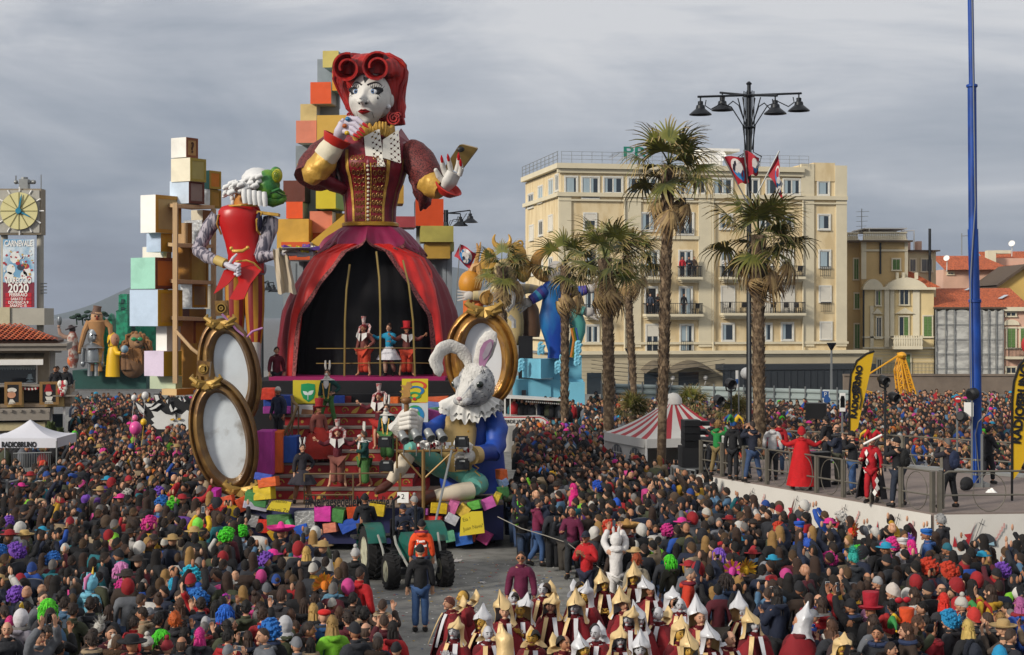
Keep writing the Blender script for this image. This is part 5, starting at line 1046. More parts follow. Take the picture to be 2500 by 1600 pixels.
for sx in(-1,1):
 m.ell(face_pt(sx*.115,-.2)+V3((0,-.005,-.02)),(.05,.05,.04),8,6);m.tube([face_pt(sx*.27,-.48)+V3((0,-.004,0)),face_pt(sx*.29,-.65)+V3((0,-.004,0)),face_pt(sx*.28,-.82)+V3((0,0,0))],.009,4)
m.ell(face_pt(.47,-.02),(.035,.03,.045),8,6);m.build('nostril',EYB,hd)
m=MB();m.M=HM4
for sx in(-1,1):m.ell(face_pt(sx*.155,-.17)+V3((0,.02,.02)),(.075,.09,.075),10,7)
m.ell((0,face_pt(0,-.16).y+.03,-.16),(.085,.08,.08),10,7);m.each('nose_wing',SKW,hd,True)
m=MB();m.M=HM4;m.prism([face_pt(x,z)+V3((0,-.02,0))for x,z in((-.14,.84),(.14,.84),(.1,.68),(0,.5),(-.1,.68))],(0,.03,0));m.build('widow_peak',mat('peak_dark','#23262a',.5),hd,False)
m=MB();m.M=HM4;m.ell((.71,-.12,-.25),.085,10,8);m.build('earring',mat('pearl','#d9d9dc',.15),hd)
m=MB()
HB=[(1180,1010,330,.0),(1000,905,400,.2),(800,835,440,.35),(600,795,500,.4),(450,780,540,.42),(300,785,545,.42),(220,790,500,.4),(150,800,400,.38),(105,810,300,.38),(75,820,150,.36)]
def zA(x,y,d=0.0):return P(780+x/6.417,120+y/6.417,YQ+d)
kA=ks/6.417
def hairf(u,v):
 i=v*(len(HB)-1);a=min(int(i),len(HB)-2);t=i-a;e=[HB[a][k]+(HB[a+1][k]-HB[a][k])*t for k in range(4)]
 A=2*pi*u;r=e[2]*kA*(1+.07*abs(sin(A*9+v*2.6+.6*sin(v*5)))-.045);c=zA(e[1],e[0]);yy=-r*.72*cos(A)+.42
 if cos(A)>.25 and e[0]>430:yy+=.75*(cos(A)-.25)
 return V3((c.x+r*sin(A),YQ-.35+yy,c.z))
m.grid(hairf,72,26);m.build('hair',HRD,queen,ang=60)
for k in range(30):
 u0=(k+.5)/30;a0_=2*pi*u0
 if cos(a0_)>.55:continue
 m=MB();pts=[]
 for i in range(11):
  v=.97-.90*i/10;p=hairf((u0+.05*sin(v*5+k))%1,v);c=V3((zA(790,0).x,YQ+.05,p.z));pts.append(p+(p-c)*.03)
 m.tube(pts,[.03]+[.075+.03*(k%3==0)]*9+[.03],6);m.build('hair_lock',[HRD,mat('hair_red_light','#c43322',.45,0,.3,2),mat('hair_red_deep','#8d1416',.45,0,.3,2)][k%3],queen)
def scroll(M,r0,r1,turns,depth,th,name='hair_roll',a0=0.0,taper=.85):
 m=MB();m.M=M;n=int(turns*22);o,i_=[],[]
 for k in range(n+1):
  t=k/n;A=a0+2*pi*turns*t;r=r0+(r1-r0)*t;sq=1.0
  o.append((r*cos(A),r*sin(A)*sq));i_.append(((r-th)*cos(A),(r-th)*sin(A)*sq))
 rings=[]
 for k in range(n+1):rings.append([V3((o[k][0],o[k][1],0)),V3((o[k][0]*taper,o[k][1]*taper,-depth)),V3((i_[k][0]*taper,i_[k][1]*taper,-depth)),V3((i_[k][0],i_[k][1],0))])
 m.loft(rings,True,True);return m.build(name,HRD,queen,ang=50)
def sM(p,n,roll=0.0):return fM(p,V3((1,0,0)),n)@M4.Rotation(roll,4,'Z')
scroll(sM(zA(895,285,-1.35),(.02,-1,-.12)),.57,.29,1.35,.9,.07,a0=rd(60),taper=.55);scroll(sM(zA(425,300,-1.2),(-.62,-1,-.18)),.56,.27,1.35,.9,.07,a0=rd(75),taper=.55)
m=MB();m.ell(zA(900,270,-.45),(.5,.2,.5),14,8);m.ell(zA(470,300,-.35),(.42,.2,.46),14,8);m.build('roll_shade',mat('painted_roll_shade','#3a0a0d',.7),queen)  # dark red plugs paint the shade inside the hair rolls
scroll(sM(zA(1165,1080,-.72),(.35,-1,0)),.27,.06,2.3,.3,.05,'side_curl',rd(120),.9);scroll(sM(zA(1220,1040,-.74),(.5,-1,.1)),.14,.03,1.6,.2,.035,'side_curl');scroll(sM(zA(470,1040,-.62),(-.5,-1,0)),.13,.03,1.8,.2,.03,'side_curl',0,.9)
def arm_part(name,pts,rs,mt,n=16,wr=0.0,fl=None):
 m=MB();m.tube(pts,rs,n,flat=fl)
 if wr:
  for v in m.v:v+=V3((ns3(v,3.0),ns3(v+V3((9,0,0)),3.0),ns3(v+V3((0,9,0)),3.0)))*wr
 return m.build(name,mt,queen,ang=70)
def lerp_pts(pts,n):
 out=[]
 for a,b in zip(pts,pts[1:]):
  for k in range(n):out.append(a.lerp(b,k/n))
 return out+[pts[-1]]
def dens(pts,rs,n=4):
 P_,R_2=[],[]
 for i in range(len(pts)-1):
  for k in range(n):t=k/n;P_.append(pts[i].lerp(pts[i+1],t));R_2.append(rs[i]+(rs[i+1]-rs[i])*t)
 return P_+[pts[-1]],R_2+[rs[-1]]
p_,r_=dens([q1(470,715,-.1),q1(400,790,-.3),q1(345,880,-.5),q1(330,940,-.7)],[.5,.62,.68,.72]);arm_part('sleeve',p_,r_,GLT,20,.06)
p_,r_=dens([q1(330,930,-.7),q1(420,960,-.55),q1(520,1010,-.2),q1(560,1060,-.1)],[.35,.5,.45,.12]);arm_part('sleeve_drape',p_,r_,MAR,16,.08,(1,.5))
p_,r_=dens([q1(345,940,-.8),q1(330,905,-.95),q1(390,830,-1.1),q1(430,760,-1.2)],[.35,.5,.45,.36]);arm_part('forearm_sleeve',p_,r_,GLD,18,.09)
p_,r_=dens([q1(400,800,-1.15),q1(440,745,-1.2),q1(465,705,-1.25)],[.42,.42,.38]);arm_part('lace_cuff',p_,r_,CREAM,16,.05)
m=MB();d_=(q1(490,640,-1.3)-q1(450,720,-1.25)).normalized();m.lathe([(.3,-.05),(.42,.1),(.52,.32),(.47,.34),(.36,.1)],q1(458,715,-1.25),24,ax=d_);m.build('red_cuff',mat('cuff_red','#b3261b',.5,0,.12),queen)
p_,r_=dens([q1(965,735,-.05),q1(1020,800,-.2),q1(1080,880,-.4),q1(1115,960,-.55)],[.46,.58,.58,.52]);arm_part('sleeve',p_,r_,GLT,20,.06)
p_,r_=dens([q1(1000,900,-.2),q1(1050,1010,-.3),q1(1085,1080,-.3),q1(1050,1165,-.25)],[.3,.5,.42,.06]);arm_part('sleeve_drape',p_,r_,GLT,16,.08,(1,.45))
p_,r_=dens([q1(1020,1020,0),q1(1090,1090,0),q1(1070,1150,.05)],[.3,.5,.2]);arm_part('sleeve_drape',p_,r_,MAR,16,.08,(1,.5))
p_,r_=dens([q1(1095,960,-.6),q1(1140,985,-.8),q1(1195,1015,-.95)],[.42,.46,.4]);arm_part('forearm_sleeve',p_,r_,GLD,18,.08)
p_,r_=dens([q1(1095,925,-.62),q1(1100,960,-.7),q1(1140,1000,-.75)],[.42,.46,.40]);
m=MB();d_=(q1(1260,960,-1.2)-q1(1215,1040,-1.0)).normalized();m.lathe([(.28,-.05),(.4,.08),(.52,.22),(.48,.25),(.34,.08)],q1(1225,1035,-1.0),24,ax=d_);m.build('red_cuff',mat('cuff_red','#b3261b',.5,0,.12),queen)
def fgr(m,pts,r0,r1,nail=True):
 p,r=dens(pts,[r0]+[r0*1.02]*(len(pts)-2)+[r1],3);m.tube(p,r,10);m.ell(pts[-1],r1*1.02,8,6)
 for q in pts[1:-1]:m.ell(q,r0*1.06,8,6)
 if nail:d=(pts[-1]-pts[-2]).normalized();m.tube([pts[-1]-d*.03+V3((0,-r1*.6,0)),pts[-1]+d*.1+V3((0,-r1*.5,0)),pts[-1]+d*.24+V3((0,-.02,0))],[r1*.75,r1*.8,.015],8,mi=1)
PUR=mat('hand_lilac_white','#bfb7c4',.6,0,.2,1.4,.12,8)
m=MB()
p_,r_=dens([zA(290,1440,-1.3),zA(340,1300,-1.45),zA(410,1160,-1.55)],[.2,.27,.24]);m.tube(p_,r_,14,flat=(1,.7))
for pts in([(430,1090),(590,1100),(690,1175)],[(395,1150),(560,1175),(640,1250)],[(385,1225),(520,1245),(600,1305)],[(375,1290),(470,1305),(545,1345)]):fgr(m,[zA(x,y,-1.6-.08*i)for i,(x,y)in enumerate(pts)],.095,.07)
fgr(m,[zA(330,1250,-1.25),zA(330,1170,-1.2),zA(370,1110,-1.2)],.09,.06,False);m.build('hand',[PUR,NAIL],queen,ang=70)
for x,y,c in((440,1095,'#1f6d9c'),(395,1205,'#a9541c'),(430,1315,'#c7a51f')):
 m=MB();m.ell(zA(x,y,-1.75),(.09,.09,.08),8,6);m.build('ring',mat('gem_'+c.strip('#'),c,.2),queen)
m=MB()
p_,r_=dens([q1(1215,1025,-1.05),q1(1255,960,-1.2),q1(1285,900,-1.25)],[.2,.36,.34]);m.tube(p_,r_,14,flat=(1,.6))
for pts in([(1225,915),(1208,860),(1203,825)],[(1262,890),(1252,845),(1247,815)],[(1300,890),(1315,845),(1315,808)],[(1320,920),(1332,880),(1330,850)]):fgr(m,[q1(x,y,-1.3-.1*i)for i,(x,y)in enumerate(pts)],.095,.07)
fgr(m,[q1(1220,975,-1.15),q1(1180,925,-1.3),q1(1160,885,-1.4)],.1,.075,False);m.build('hand',[SKW,NAIL],queen,ang=70)
gp=thing('giant_phone','giant gold phone propped in the raised hand of the queen figure','phone',q1(1330,800,-1.2))
PHG=mat('phone_gold','#9c8048',.35,.5,.15)
m=MB();p=[q1(1205,885,-1.0),q1(1322,705,-1.0),q1(1442,735,-.75),q1(1330,885,-.75)]
def rc(P4,k):
 out=[]
 for i in range(4):a,b,c_=P4[i-1],P4[i],P4[(i+1)%4];out+=[b.lerp(a,k),b.lerp(b.lerp(a,k).lerp(b.lerp(c_,k),.5),.55),b.lerp(c_,k)]
 return out
m.prism(rc(p,.1),(.06,.14,.03));m.build('case',PHG,gp,ang=30)
m=MB();e=q1(1330,742,-1.03);m.ell(e,(.13,.03,.1),10,6);m.ell(e+V3((.02,-.02,.02)),.04,6,4);m.build('camera_lens',BLACK,gp)
YG_=54.6
def zf(x,y,d=0.0):return P(300+x/3.08,300+y/3.08,YG_+d)
kf=1/3.08/FPX*YG_
MB.RK=.66
frog=thing('frog_figure','giant green frog footman in red tailcoat and curled white wig holding a tray','carnival figure',zf(890,2000))
FR=mat('tailcoat_red','#b01313',.35,0,.15,.8,.12,3);FG=mat('frog_green','#2f6d33',.45,0,.35,1.6,.5,8,col2='#5c8a2a',cs=2.5);FSL=mat('sleeve_stripe','#a39ba3',.6,0,.3,1.5,.8,4,stretch=(2,2,.3),col2='#4d4a58',cs=6,c2amt=(.47,.53));WIG=mat('wig_white','#d3d3d2',.6,0,.12,2,.3,6);FO=mat('cravat_orange','#b5762c',.6,0,.2)
def fpart(name,pts,rs,mt,n=16,fl=None,dn=4,wr=0,par=None):
 m=MB();p,r=dens(pts,rs,dn);m.tube(p,r,n,flat=fl)
 if wr:
  for v in m.v:v+=V3((ns3(v,2.6),ns3(v+V3((9,0,0)),2.6),ns3(v+V3((0,9,0)),2.6)))*wr
 return m.build(name,mt,par or frog,ang=70)
m=MB();TB=[(618,885,95),(632,884,140),(665,878,160),(720,878,164),(790,885,152),(900,900,132),(1000,918,128),(1080,925,140),(1130,925,140)]
m.loft([[V3((zf(cx_,0).x+h*kf*cos(a),YG_+h*kf*.62*sin(a),zf(0,y).z))for a in[2*pi*k/28 for k in range(28)]]for y,cx_,h in TB]);m.build('tailcoat',FR,frog,ang=70)
for pts in([(840,1075),(760,1110),(682,1290),(790,1215),(870,1120)],[(850,1100),(870,1200),(800,1325),(855,1335),(910,1325),(960,1210),(1040,1110),(1000,1060)]):
 m=MB();m.prism([zf(x,y,-.95-.002*(y-1100))for x,y in pts],(0,.12,0));m.build('coat_tail',FR,frog,False)
m=MB();m.tube([zf(850,1045,-1.02),zf(930,1035,-1.1),zf(985,1055,-1.05),zf(1040,1110,-.9)],.05,6);m.tube([zf(815,945,-.95),zf(830,965,-1),zf(900,965,-1.02),zf(940,940,-.98)],[.06,.09,.09,.06],8);m.ell(zf(815,945,-1),.1,8,6);m.ell(zf(938,940,-1),.1,8,6)
m.tube([zf(720,690,-.25),zf(708,760,-.1),zf(740,840,.1)],.05,6);m.tube([zf(1055,670,-.3),zf(1005,730,-.55),zf(1010,810,-.45),zf(1040,850,-.2)],.05,6);m.tube([zf(800,625,-.3),zf(890,620,-.6),zf(1000,625,-.3)],.05,6);m.build('gold_trim',GLD,frog)
m=MB();m.box(zf(1095,685,-.1),(.72,.5,.1),ry=.12);m.build('epaulette',GLD,frog,False)
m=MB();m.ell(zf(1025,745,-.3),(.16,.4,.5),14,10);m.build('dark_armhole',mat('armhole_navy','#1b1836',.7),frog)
fpart('sleeve',[zf(715,700,.1),zf(650,790,.1),zf(590,900,.0),zf(555,965,-.2)],[.4,.38,.33,.3],FSL,16,wr=.04);fpart('sleeve',[zf(560,960,-.2),zf(640,1010,-.6),zf(715,1045,-.9)],[.3,.32,.24],FSL,16,wr=.03)
fpart('cuff',[zf(700,1030,-.9),zf(770,1060,-1.05)],[.24,.25],mat('cuff_pale_gold','#b9a05c',.6),14)
GLV=mat('glove_white','#c3bfc9',.6,0,.15,2)
m=MB();m.tube([zf(770,1060,-1.05),zf(815,1085,-1.15),zf(860,1105,-1.2)],[.18,.26,.2],12,flat=(1,.7))
for k in range(4):fgr(m,[zf(840,1060+26*k,-1.2),zf(878,1068+24*k,-1.3),zf(862,1085+22*k,-1.4)],.075,.06,False)
fgr(m,[zf(800,1060,-1.2),zf(830,1015,-1.25),zf(855,990,-1.2)],.075,.05,False);m.build('hand',GLV,frog)
fpart('sleeve',[zf(1115,720,.1),zf(1100,800,0),zf(1060,930,-.2),zf(1030,1015,-.3)],[.38,.42,.36,.33],FSL,16,wr=.04);fpart('sleeve',[zf(1030,1010,-.3),zf(1110,1000,-.6),zf(1190,985,-.8)],[.32,.26,.2],FSL,14,wr=.03)
m=MB();m.tube([zf(1190,985,-.85),zf(1260,985,-.95),zf(1330,985,-1.0)],[.16,.22,.15],10,flat=(1,.6))
for k in range(4):fgr(m,[zf(1310,965+12*k,-1.05),zf(1370,968+11*k,-1.1),zf(1425,962+10*k,-1.1)],.06,.045,False)
m.build('hand',GLV,frog)
m=MB();m.grid(lambda u,v:zf(1125+110*u+50*v+(22*v if u>.5 else-8*v),945+340*v+8*sin(u*9),-.95+.12*sin(u*12+v*2)),12,12);m.build('arm_cloth',mat('cloth_ivory','#b7aa94',.8,0,.2,1.5),frog)
TRO=[mat('trouser_red','#7d1119',.5,0,.2),mat('trouser_gold','#ad7a24',.5,0,.2)]
for cx_ in(840,985):
 m=MB();rings=[[V3((zf(cx_+o,0).x+h*kf*cos(a),YG_+.1+h*kf*.9*sin(a),zf(0,y).z))for a in[2*pi*k/24 for k in range(24)]]for y,h,o in((1110,72,0),(1250,78,0),(1420,74,2),(1560,62,4),(1660,48,5))]
 m.loft(rings,mf=lambda i,j:(j//2)%2);m.build('breeches',TRO,frog,ang=70)
 fpart('stocking',[zf(cx_+5,1650,.1),zf(cx_+6,1800,.1),zf(cx_+6,1950,.1)],[.34,.3,.22],mat('stocking_white','#bdb9b2',.7),12)
 m=MB();m.ell(zf(cx_+10,1985,-.1),(.3,.6,.2),12,8);m.build('shoe',BLACK,frog)
m=MB();m.ell(zf(1000,1100,.1),(.55,.5,.5),14,8);m.build('waist',mat('shirt_grey','#8f8f96',.7),frog)
fpart('cravat',[zf(930,640,.1),zf(925,580,.1),zf(920,520,.1)],[.62,.6,.5],FO,16)
m=MB();m.ell(zf(1090,470,0),(.62,.6,.8),18,12);m.tube([zf(1130,545,0),zf(1180,555,0),zf(1225,558,0)],[.42,.34,.12],14,flat=(1,.8));m.tube([zf(1070,570,0),zf(1130,590,0),zf(1200,575,0),zf(1230,565,0)],[.3,.32,.24,.08],12);hf=m.build('head',FG,frog,ang=70)
m=MB();m.tube([zf(1105,530,-.55),zf(1150,520,-.5),zf(1200,545,-.36),zf(1235,552,-.1)],[.03,.035,.03,.02],6);m.build('mouth_line',mat('frog_dark','#173319',.5),hf)
m=MB();m.ell(zf(1160,400,-.2),(.27,.3,.36),16,12);m.build('eye',mat('frog_eye_yellow','#a9a51e',.3),hf)
m=MB()
for t in range(40):A=t*.42;r=.015+.0046*t;e=zf(1162,403,0);m.box((e.x+r*cos(A)*.8,YG_-.43+1.2*r*r,e.z+r*sin(A)),(.04,.02,.022),ry=-A+pi/2)
m.build('eye_spiral',mat('frog_spiral','#2c5a1d',.4),hf,False)
m=MB();m.ell(zf(1150,395,.1),(.34,.34,.44),14,10);m.tube([zf(1120,520,-.5),zf(1170,500,-.45),zf(1215,530,-.2)],[.08,.09,.05],7);m.build('brow',FG,hf)
m=MB();random.seed(4)
m.ell(zf(1010,430,.25),(.78,.82,.62),20,12,fn=lambda p:1+.04*sin(p.x*26));m.ell(zf(930,480,.25),(.52,.7,.42),14,8)
for k in range(46):
 A=rnd(0,1);x=800+250*A+rnd(-15,15);y=500-70*A+rnd(-45,35);e=zf(x,y,rnd(-.62,.3));m.tube([e,e+V3((-.16,0,-.06)),e+V3((-.2,-.02,-.14))],[.11,.12,.07],7)
for k in range(5):e=zf(910+38*k,500+6*k,-.55);m.tube([e,e+V3((.02,-.05,-.2)),e+V3((.04,0,-.46))],[.13,.15,.12],8)
for k in range(3):e=zf(815+6*k,540+30*k,.1);m.ell(e,(.12,.12,.18),7,5)
m.build('wig',WIG,frog,ang=70)
tr=thing('serving_tray','silver tray of yellow and violet sweets held out by the frog figure','tray',zf(1310,965,-1.0))
m=MB();m.lathe([(.05,0),(.8,.0),(.95,.1),(.93,.13),(.75,.05),(.05,.05)],zf(1330,962,-1.1),24);m.build('dish',STEEL,tr)
m=MB()
for k in range(26):e=zf(rnd(1210,1460),rnd(935,962),-1.1+rnd(-.4,.4));m.box(e,(rnd(.15,.4),.12,.09),rz=rnd(0,3),ry=rnd(-.5,.5),mi=random.choice((0,0,1,2)))
m.build('sweet',[mat('sweet_yellow','#b5a11f'),mat('sweet_violet','#5d3a8c'),mat('sweet_white','#b9b5b0')],tr,False,kind='stuff')
MB.RK=1.0
BRZ=mat('frame_bronze','#6d4f2f',.4,.45,.3,1.2,.35,4,col2='#8a6a3c',cs=1.8);GFR=mat('frame_gold','#a87a35',.35,.5,.35,1.0,.35,4,col2='#7d5526',cs=1.6);ORN=mat('ornament_gold','#a08040',.4,.45,.3,3)
def mirror(label,Z,Y,co,so_,ci,si,tilt,fm,glass,crest,k,yaw=0):
 t=thing('oval_mirror',label,'mirror',Z(co[0],co[1]+so_[1],Y));A=rd(tilt);n=48
 def pt(c,s,a,d):
  x,z=s[0]*cos(a),s[1]*sin(a);X=x*cos(A)-z*sin(A);Zz=x*sin(A)+z*cos(A);p=Z(c[0]+X,c[1]-Zz,Y);return V3((p.x,Y+d,p.z))
 m=MB();rings=[]
 for f,d in((0,.02),(0,-.2),(.08,-.34),(.2,-.36),(.3,-.26),(.42,-.3),(.55,-.42),(.7,-.44),(.82,-.34),(.88,-.22),(1,-.16),(1,.02)):
  c=[co[i]+(ci[i]-co[i])*f for i in(0,1)];s=[so_[i]+(si[i]-so_[i])*f for i in(0,1)];rings.append([pt(c,s,2*pi*j/n,d+.02*ns3((j*.4,f*6,co[0])))for j in range(n)])
 m.loft(rings,True,False);m.build('frame',fm,t,ang=70)
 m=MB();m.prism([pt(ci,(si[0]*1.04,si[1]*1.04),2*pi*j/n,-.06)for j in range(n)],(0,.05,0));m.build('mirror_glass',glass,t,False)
 m=MB();m.prism([pt(co,(so_[0]*.97,so_[1]*.97),2*pi*j/n,.03)for j in range(n)],(0,.1,0));m.build('back_board',WOOD,t,False)
 for cpos,s0 in crest:
  m=MB();random.seed(int(cpos[0]))
  for sd in(-1,1):
   for q in range(4):
    b=Z(cpos[0],cpos[1],Y);ln=(.32+.2*q)*s0;a1=A+rd(10+20*q);d=V3((sd*cos(a1*.3+.35*q),0,-.15+.22*sin(q*1.7)))
    m.tube([V3((b.x,Y-.4,b.z)),V3((b.x,Y-.5,b.z))+d*ln*.6,V3((b.x,Y-.46,b.z))+d*ln+V3((0,0,.12*s0)),V3((b.x,Y-.42,b.z))+d*ln*.85+V3((0,0,.22*s0))],[.06*s0,.1*s0,.08*s0,.03*s0],7)
  m.build('leaf_crest',ORN,t)
 return t
MGL=mat('painted_reflection_pale','#dbe3e9',.15,.2,.12,.9,.05,3);MG2=mat('painted_reflection_mottled','#dbe3e8',.15,.2,.2,1.5,.1,4,col2='#8f8578',cs=1.2,c2amt=(.56,.7));MG3=mat('painted_reflection_white','#e2e4e6',.12,.15,.08,.7,.08,2.5)  # pale base and brown mottle paint the reflections into the mirror glass
S5k=1/2.369/FPX*49.5
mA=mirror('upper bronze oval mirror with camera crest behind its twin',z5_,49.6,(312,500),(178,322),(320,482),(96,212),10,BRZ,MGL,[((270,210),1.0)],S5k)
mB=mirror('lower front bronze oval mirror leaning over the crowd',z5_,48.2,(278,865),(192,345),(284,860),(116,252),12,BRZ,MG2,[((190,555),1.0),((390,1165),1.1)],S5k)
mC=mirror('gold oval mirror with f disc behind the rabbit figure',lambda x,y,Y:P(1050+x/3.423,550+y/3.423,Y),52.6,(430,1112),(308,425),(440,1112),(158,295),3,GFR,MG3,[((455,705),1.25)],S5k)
def z6c(x,y,Y):return P(1050+x/3.423,550+y/3.423,Y)
m=MB();e=z6c(472,610,52.3);m.lathe([(.24,0),(.235,.05),(.215,.07),(.21,.05),(.02,.05)],e,28,ax=(0,-1,0));m.lathe([(.23,.02),(.23,-.12)],e,24,ax=(0,-1,0));m.M=M4();
m=MB();R_=60/3.423/FPX*52.3;m.lathe([(R_,-.1),(R_,.03),(R_*.9,.07),(R_*.86,.03),(.02,.03)],e,30,ax=(0,-1,0));m.build('crest_disc',mat('crest_tan','#b89050',.5,.2,.2),mC)
txt('crest_mark','f',.52,mat('crest_gold_dark','#8d6425',.45,.3),fM(e+V3((0,-.07,.02)),(1,0,0),(0,-1,0)),mC,.05,.03)
for par,(x,y),Y,s_ in((mA,(265,125),49.3,46),(mB,(160,475),47.9,46)):
 m=MB();e=z5_(x,y,Y);r=s_/2.369/FPX*Y;m.box((e.x,Y,e.z),(r*1.6,.2,r*1.9),ry=.1 if par is mB else-.05);m.build('crest_block',BRZ,par,False)
 m=MB();m.lathe([(r*.62,0),(r*.62,.05),(r*.48,.05),(r*.48,0)],(e.x,Y-.1,e.z),22,ax=(0,-1,0));m.lathe([(r*.28,0),(r*.28,.06),(r*.14,.06),(r*.14,.02)]if par is mA else[(r*.25,0),(r*.25,.07),(.01,.07)],(e.x,Y-.1,e.z),18,ax=(0,-1,0));m.build('crest_ring',ORN,par)
 if par is mB:
  m=MB();pts=[V3((e.x+cos(a)*r*.36,Y-.14,e.z+sin(a)*r*.36))for a in[pi*.25+1.5*pi*q/12 for q in range(13)]];m.tube(pts,.04,6);m.build('crest_mark',ORN,par)
m=MB();pts=[(265,160),(320,215),(350,250),(405,295),(440,260),(500,240)];m.tube([z5_(x,y,49.0+.1*i)for i,(x,y)in enumerate(pts)],.035,6);m.build('streamer',mat('streamer_pink','#b67fb0',.6),label='thin pink paper streamer trailing over the upper bronze mirror',cat='streamer')
YR=48.6
def zr(x,y,d=0.0):return P(900+x/2.5675,750+y/2.5675,YR+d)
def zh(x,y,d=0.0):return P(960+x/4.53,780+y/4.53,YR+d)
kr=1/2.5675/FPX*YR
MB.RK=.55
rab=thing('rabbit_figure','giant seated white rabbit in blue coat and white ruff holding a key sceptre','carnival figure',zr(600,1180))
RBC=mat('coat_blue','#14368a',.5,0,.22,.8,.3,3,col2='#1f4ba6',cs=1.3);RBF=mat('rabbit_fur_white','#cbc8c2',.9,0,.25,3,.8,16);RBG=mat('rabbit_face_grey','#a9aaab',.8,0,.3,2.5,.6,12,col2='#6d717a',cs=3,c2amt=(.5,.75));RUF=mat('ruff_white','#d5d3ce',.8,0,.06);VST=mat('vest_cream_gold','#b89b62',.5,.15,.25,2,.3,5)
def rp(name,pts,rs,mt,n=18,fl=None,wr=0,dn=5,sm=70):
 m=MB();p,r=dens(pts,rs,dn);m.tube(p,r,n,flat=fl)
 if wr:
  for v in m.v:v+=V3((ns3(v,2.4),ns3(v+V3((9,0,0)),2.4),ns3(v+V3((0,9,0)),2.4)))*wr
 return m.build(name,mt,rab,ang=sm)
rp('coat',[zr(650,1160,1.0),zr(650,1000,1.0),zr(650,850,.9),zr(650,740,.8),zr(650,640,.7)],[1.75,1.8,1.7,1.5,1.0],RBC,24,(1,.75),.05)
rp('vest',[zr(560,1020,.0),zr(555,880,-.1),zr(570,740,.1),zr(600,660,.3)],[.75,.95,.95,.6],VST,18,(1,.6),.04)
for sx in(590,625):m=MB();m.ell(zr(sx,850 if sx==590 else 780,-.42),.06,7,5);m.build('vest_button',GOLD,rab)
rp('coat_sleeve',[zr(765,660,.6),zr(800,760,.4),zr(800,860,.1),zr(770,925,-.2)],[.55,.62,.56,.5],RBC,18,None,.05);rp('coat_sleeve',[zr(790,905,.0),zr(720,915,-.5),zr(675,920,-.8)],[.5,.46,.44],RBC,18,None,.03)
rp('cuff',[zr(690,925,-.8),zr(650,930,-1.0)],[.46,.5],VST,18,None,.03);
m=MB();m.tube([zr(650,930,-.95),zr(620,940,-1.1),zr(590,945,-1.2)],[.3,.32,.22],12)
for k in range(4):fgr(m,[zr(600,915+22*k,-1.2),zr(565,918+22*k,-1.3),zr(545,935+20*k,-1.25)],.085,.07,False)
fgr(m,[zr(620,905,-1.2),zr(590,880,-1.3),zr(570,885,-1.35)],.08,.06,False);m.build('hand',RBF,rab)
rp('coat_sleeve',[zr(560,690,.5),zr(470,730,.2),zr(390,770,-.2),zr(330,770,-.5)],[.5,.48,.42,.38],RBC,18,None,.05)
rp('sleeve_frill',[zr(330,770,-.5),zr(230,740,-.6),zr(180,700,-.65)],[.45,.8,.7],RBF,20,None,.12)
m=MB();m.ell(zr(250,710,-1.0),(.6,.5,.6),14,10)
for k in range(4):fgr(m,[zr(292,672+27*k,-1.15),zr(255,668+27*k,-1.42),zr(205,680+26*k,-1.35)],.16,.14,False)
fgr(m,[zr(285,690,-1.1),zr(300,650,-1.2),zr(265,640,-1.3)],.095,.07,False);m.build('glove',mat('rabbit_glove','#cfcac2',.7,0,.1),rab)
m=MB();m.tube([zr(235,800,-1.25),zr(236,700,-1.25),zr(238,610,-1.25)],.13,10);m.ell(zr(235,585,-1.25),(.3,.3,.22),12,8);m.build('sceptre_shaft',mat('sceptre_brown','#7d5630',.5,.1,.2),rab)
m=MB();m.prism([zr(x,y,-1.35)for x,y in((195,575),(215,545),(193,530),(220,515),(200,490),(230,495),(240,470),(262,475),(272,500),(255,520),(262,560),(235,572))],(0,.2,0));m.build('sceptre_head',mat('sceptre_gold','#b08548',.5,.15,.2),rab,False)
rs_=1.0
m=MB()
def ruf(u,v):
 A=2*pi*u;r=.38+.44*v+.035*v*sin(A*17)+.03*v*sin(A*29+1)+.05*v*ns3((3*sin(A),3*cos(A),v));return V3((zr(640,0).x+r*1.12*sin(A),YR+.1-r*.72*cos(A),zr(0,590).z-.24*v+.06*v*cos(A*17)-.05*v*sin(A*29)-.34*v*max(0,cos(A))**2))
m.grid(ruf,170,10);m.grid(lambda u,v:ruf(u,v)*1.0+V3((0,0,.22-.05*v)),170,8);m.grid(lambda u,v:ruf((u+.03)%1,v*.8)+V3((0,0,.1)),170,6);m.build('ruff',RUF,rab,ang=80,recalc=False)
RH=M4.Translation(zh(905,745,-.15))@M4.Rotation(rd(-30),4,'Z')@M4.Rotation(rd(4),4,'X')@M4.Scale(.67,4);MB.RK=1.0
m=MB();m.M=RH
RG=[(.88,.15,.2,.2),(.72,.52,.6,.14),(.4,.80,.92,.08),(.05,.88,1.0,.05),(-.3,.80,.92,-.02),(-.6,.62,.74,-.12),(-.88,.46,.55,-.25),(-1.12,.36,.42,-.36),(-1.28,.24,.28,-.42),(-1.36,.08,.1,-.43)]
def rsurf(y,a,off=0.0):
 for p,q in zip(RG,RG[1:]):
  if q[0]<=y<=p[0]:t=(p[0]-y)/(p[0]-q[0]);rx,rz,zc_=[p[k]+(q[k]-p[k])*t for k in(1,2,3)];break
 return V3(((rx+off)*sin(a),y,zc_+(rz+off)*cos(a)*(1 if cos(a)>0 else .92)))
rows_=[.88-2.24*k/30 for k in range(31)]
m.loft([[rsurf(max(-1.36,y),2*pi*j/36)+V3((0,0,.0))for j in range(36)]for y in rows_],mf=lambda i,j:1 if(min(j,36-j)<(3.2 if i>9 else 1.5)and i>2)or(i>24 and min(j,36-j)>4)else 0)
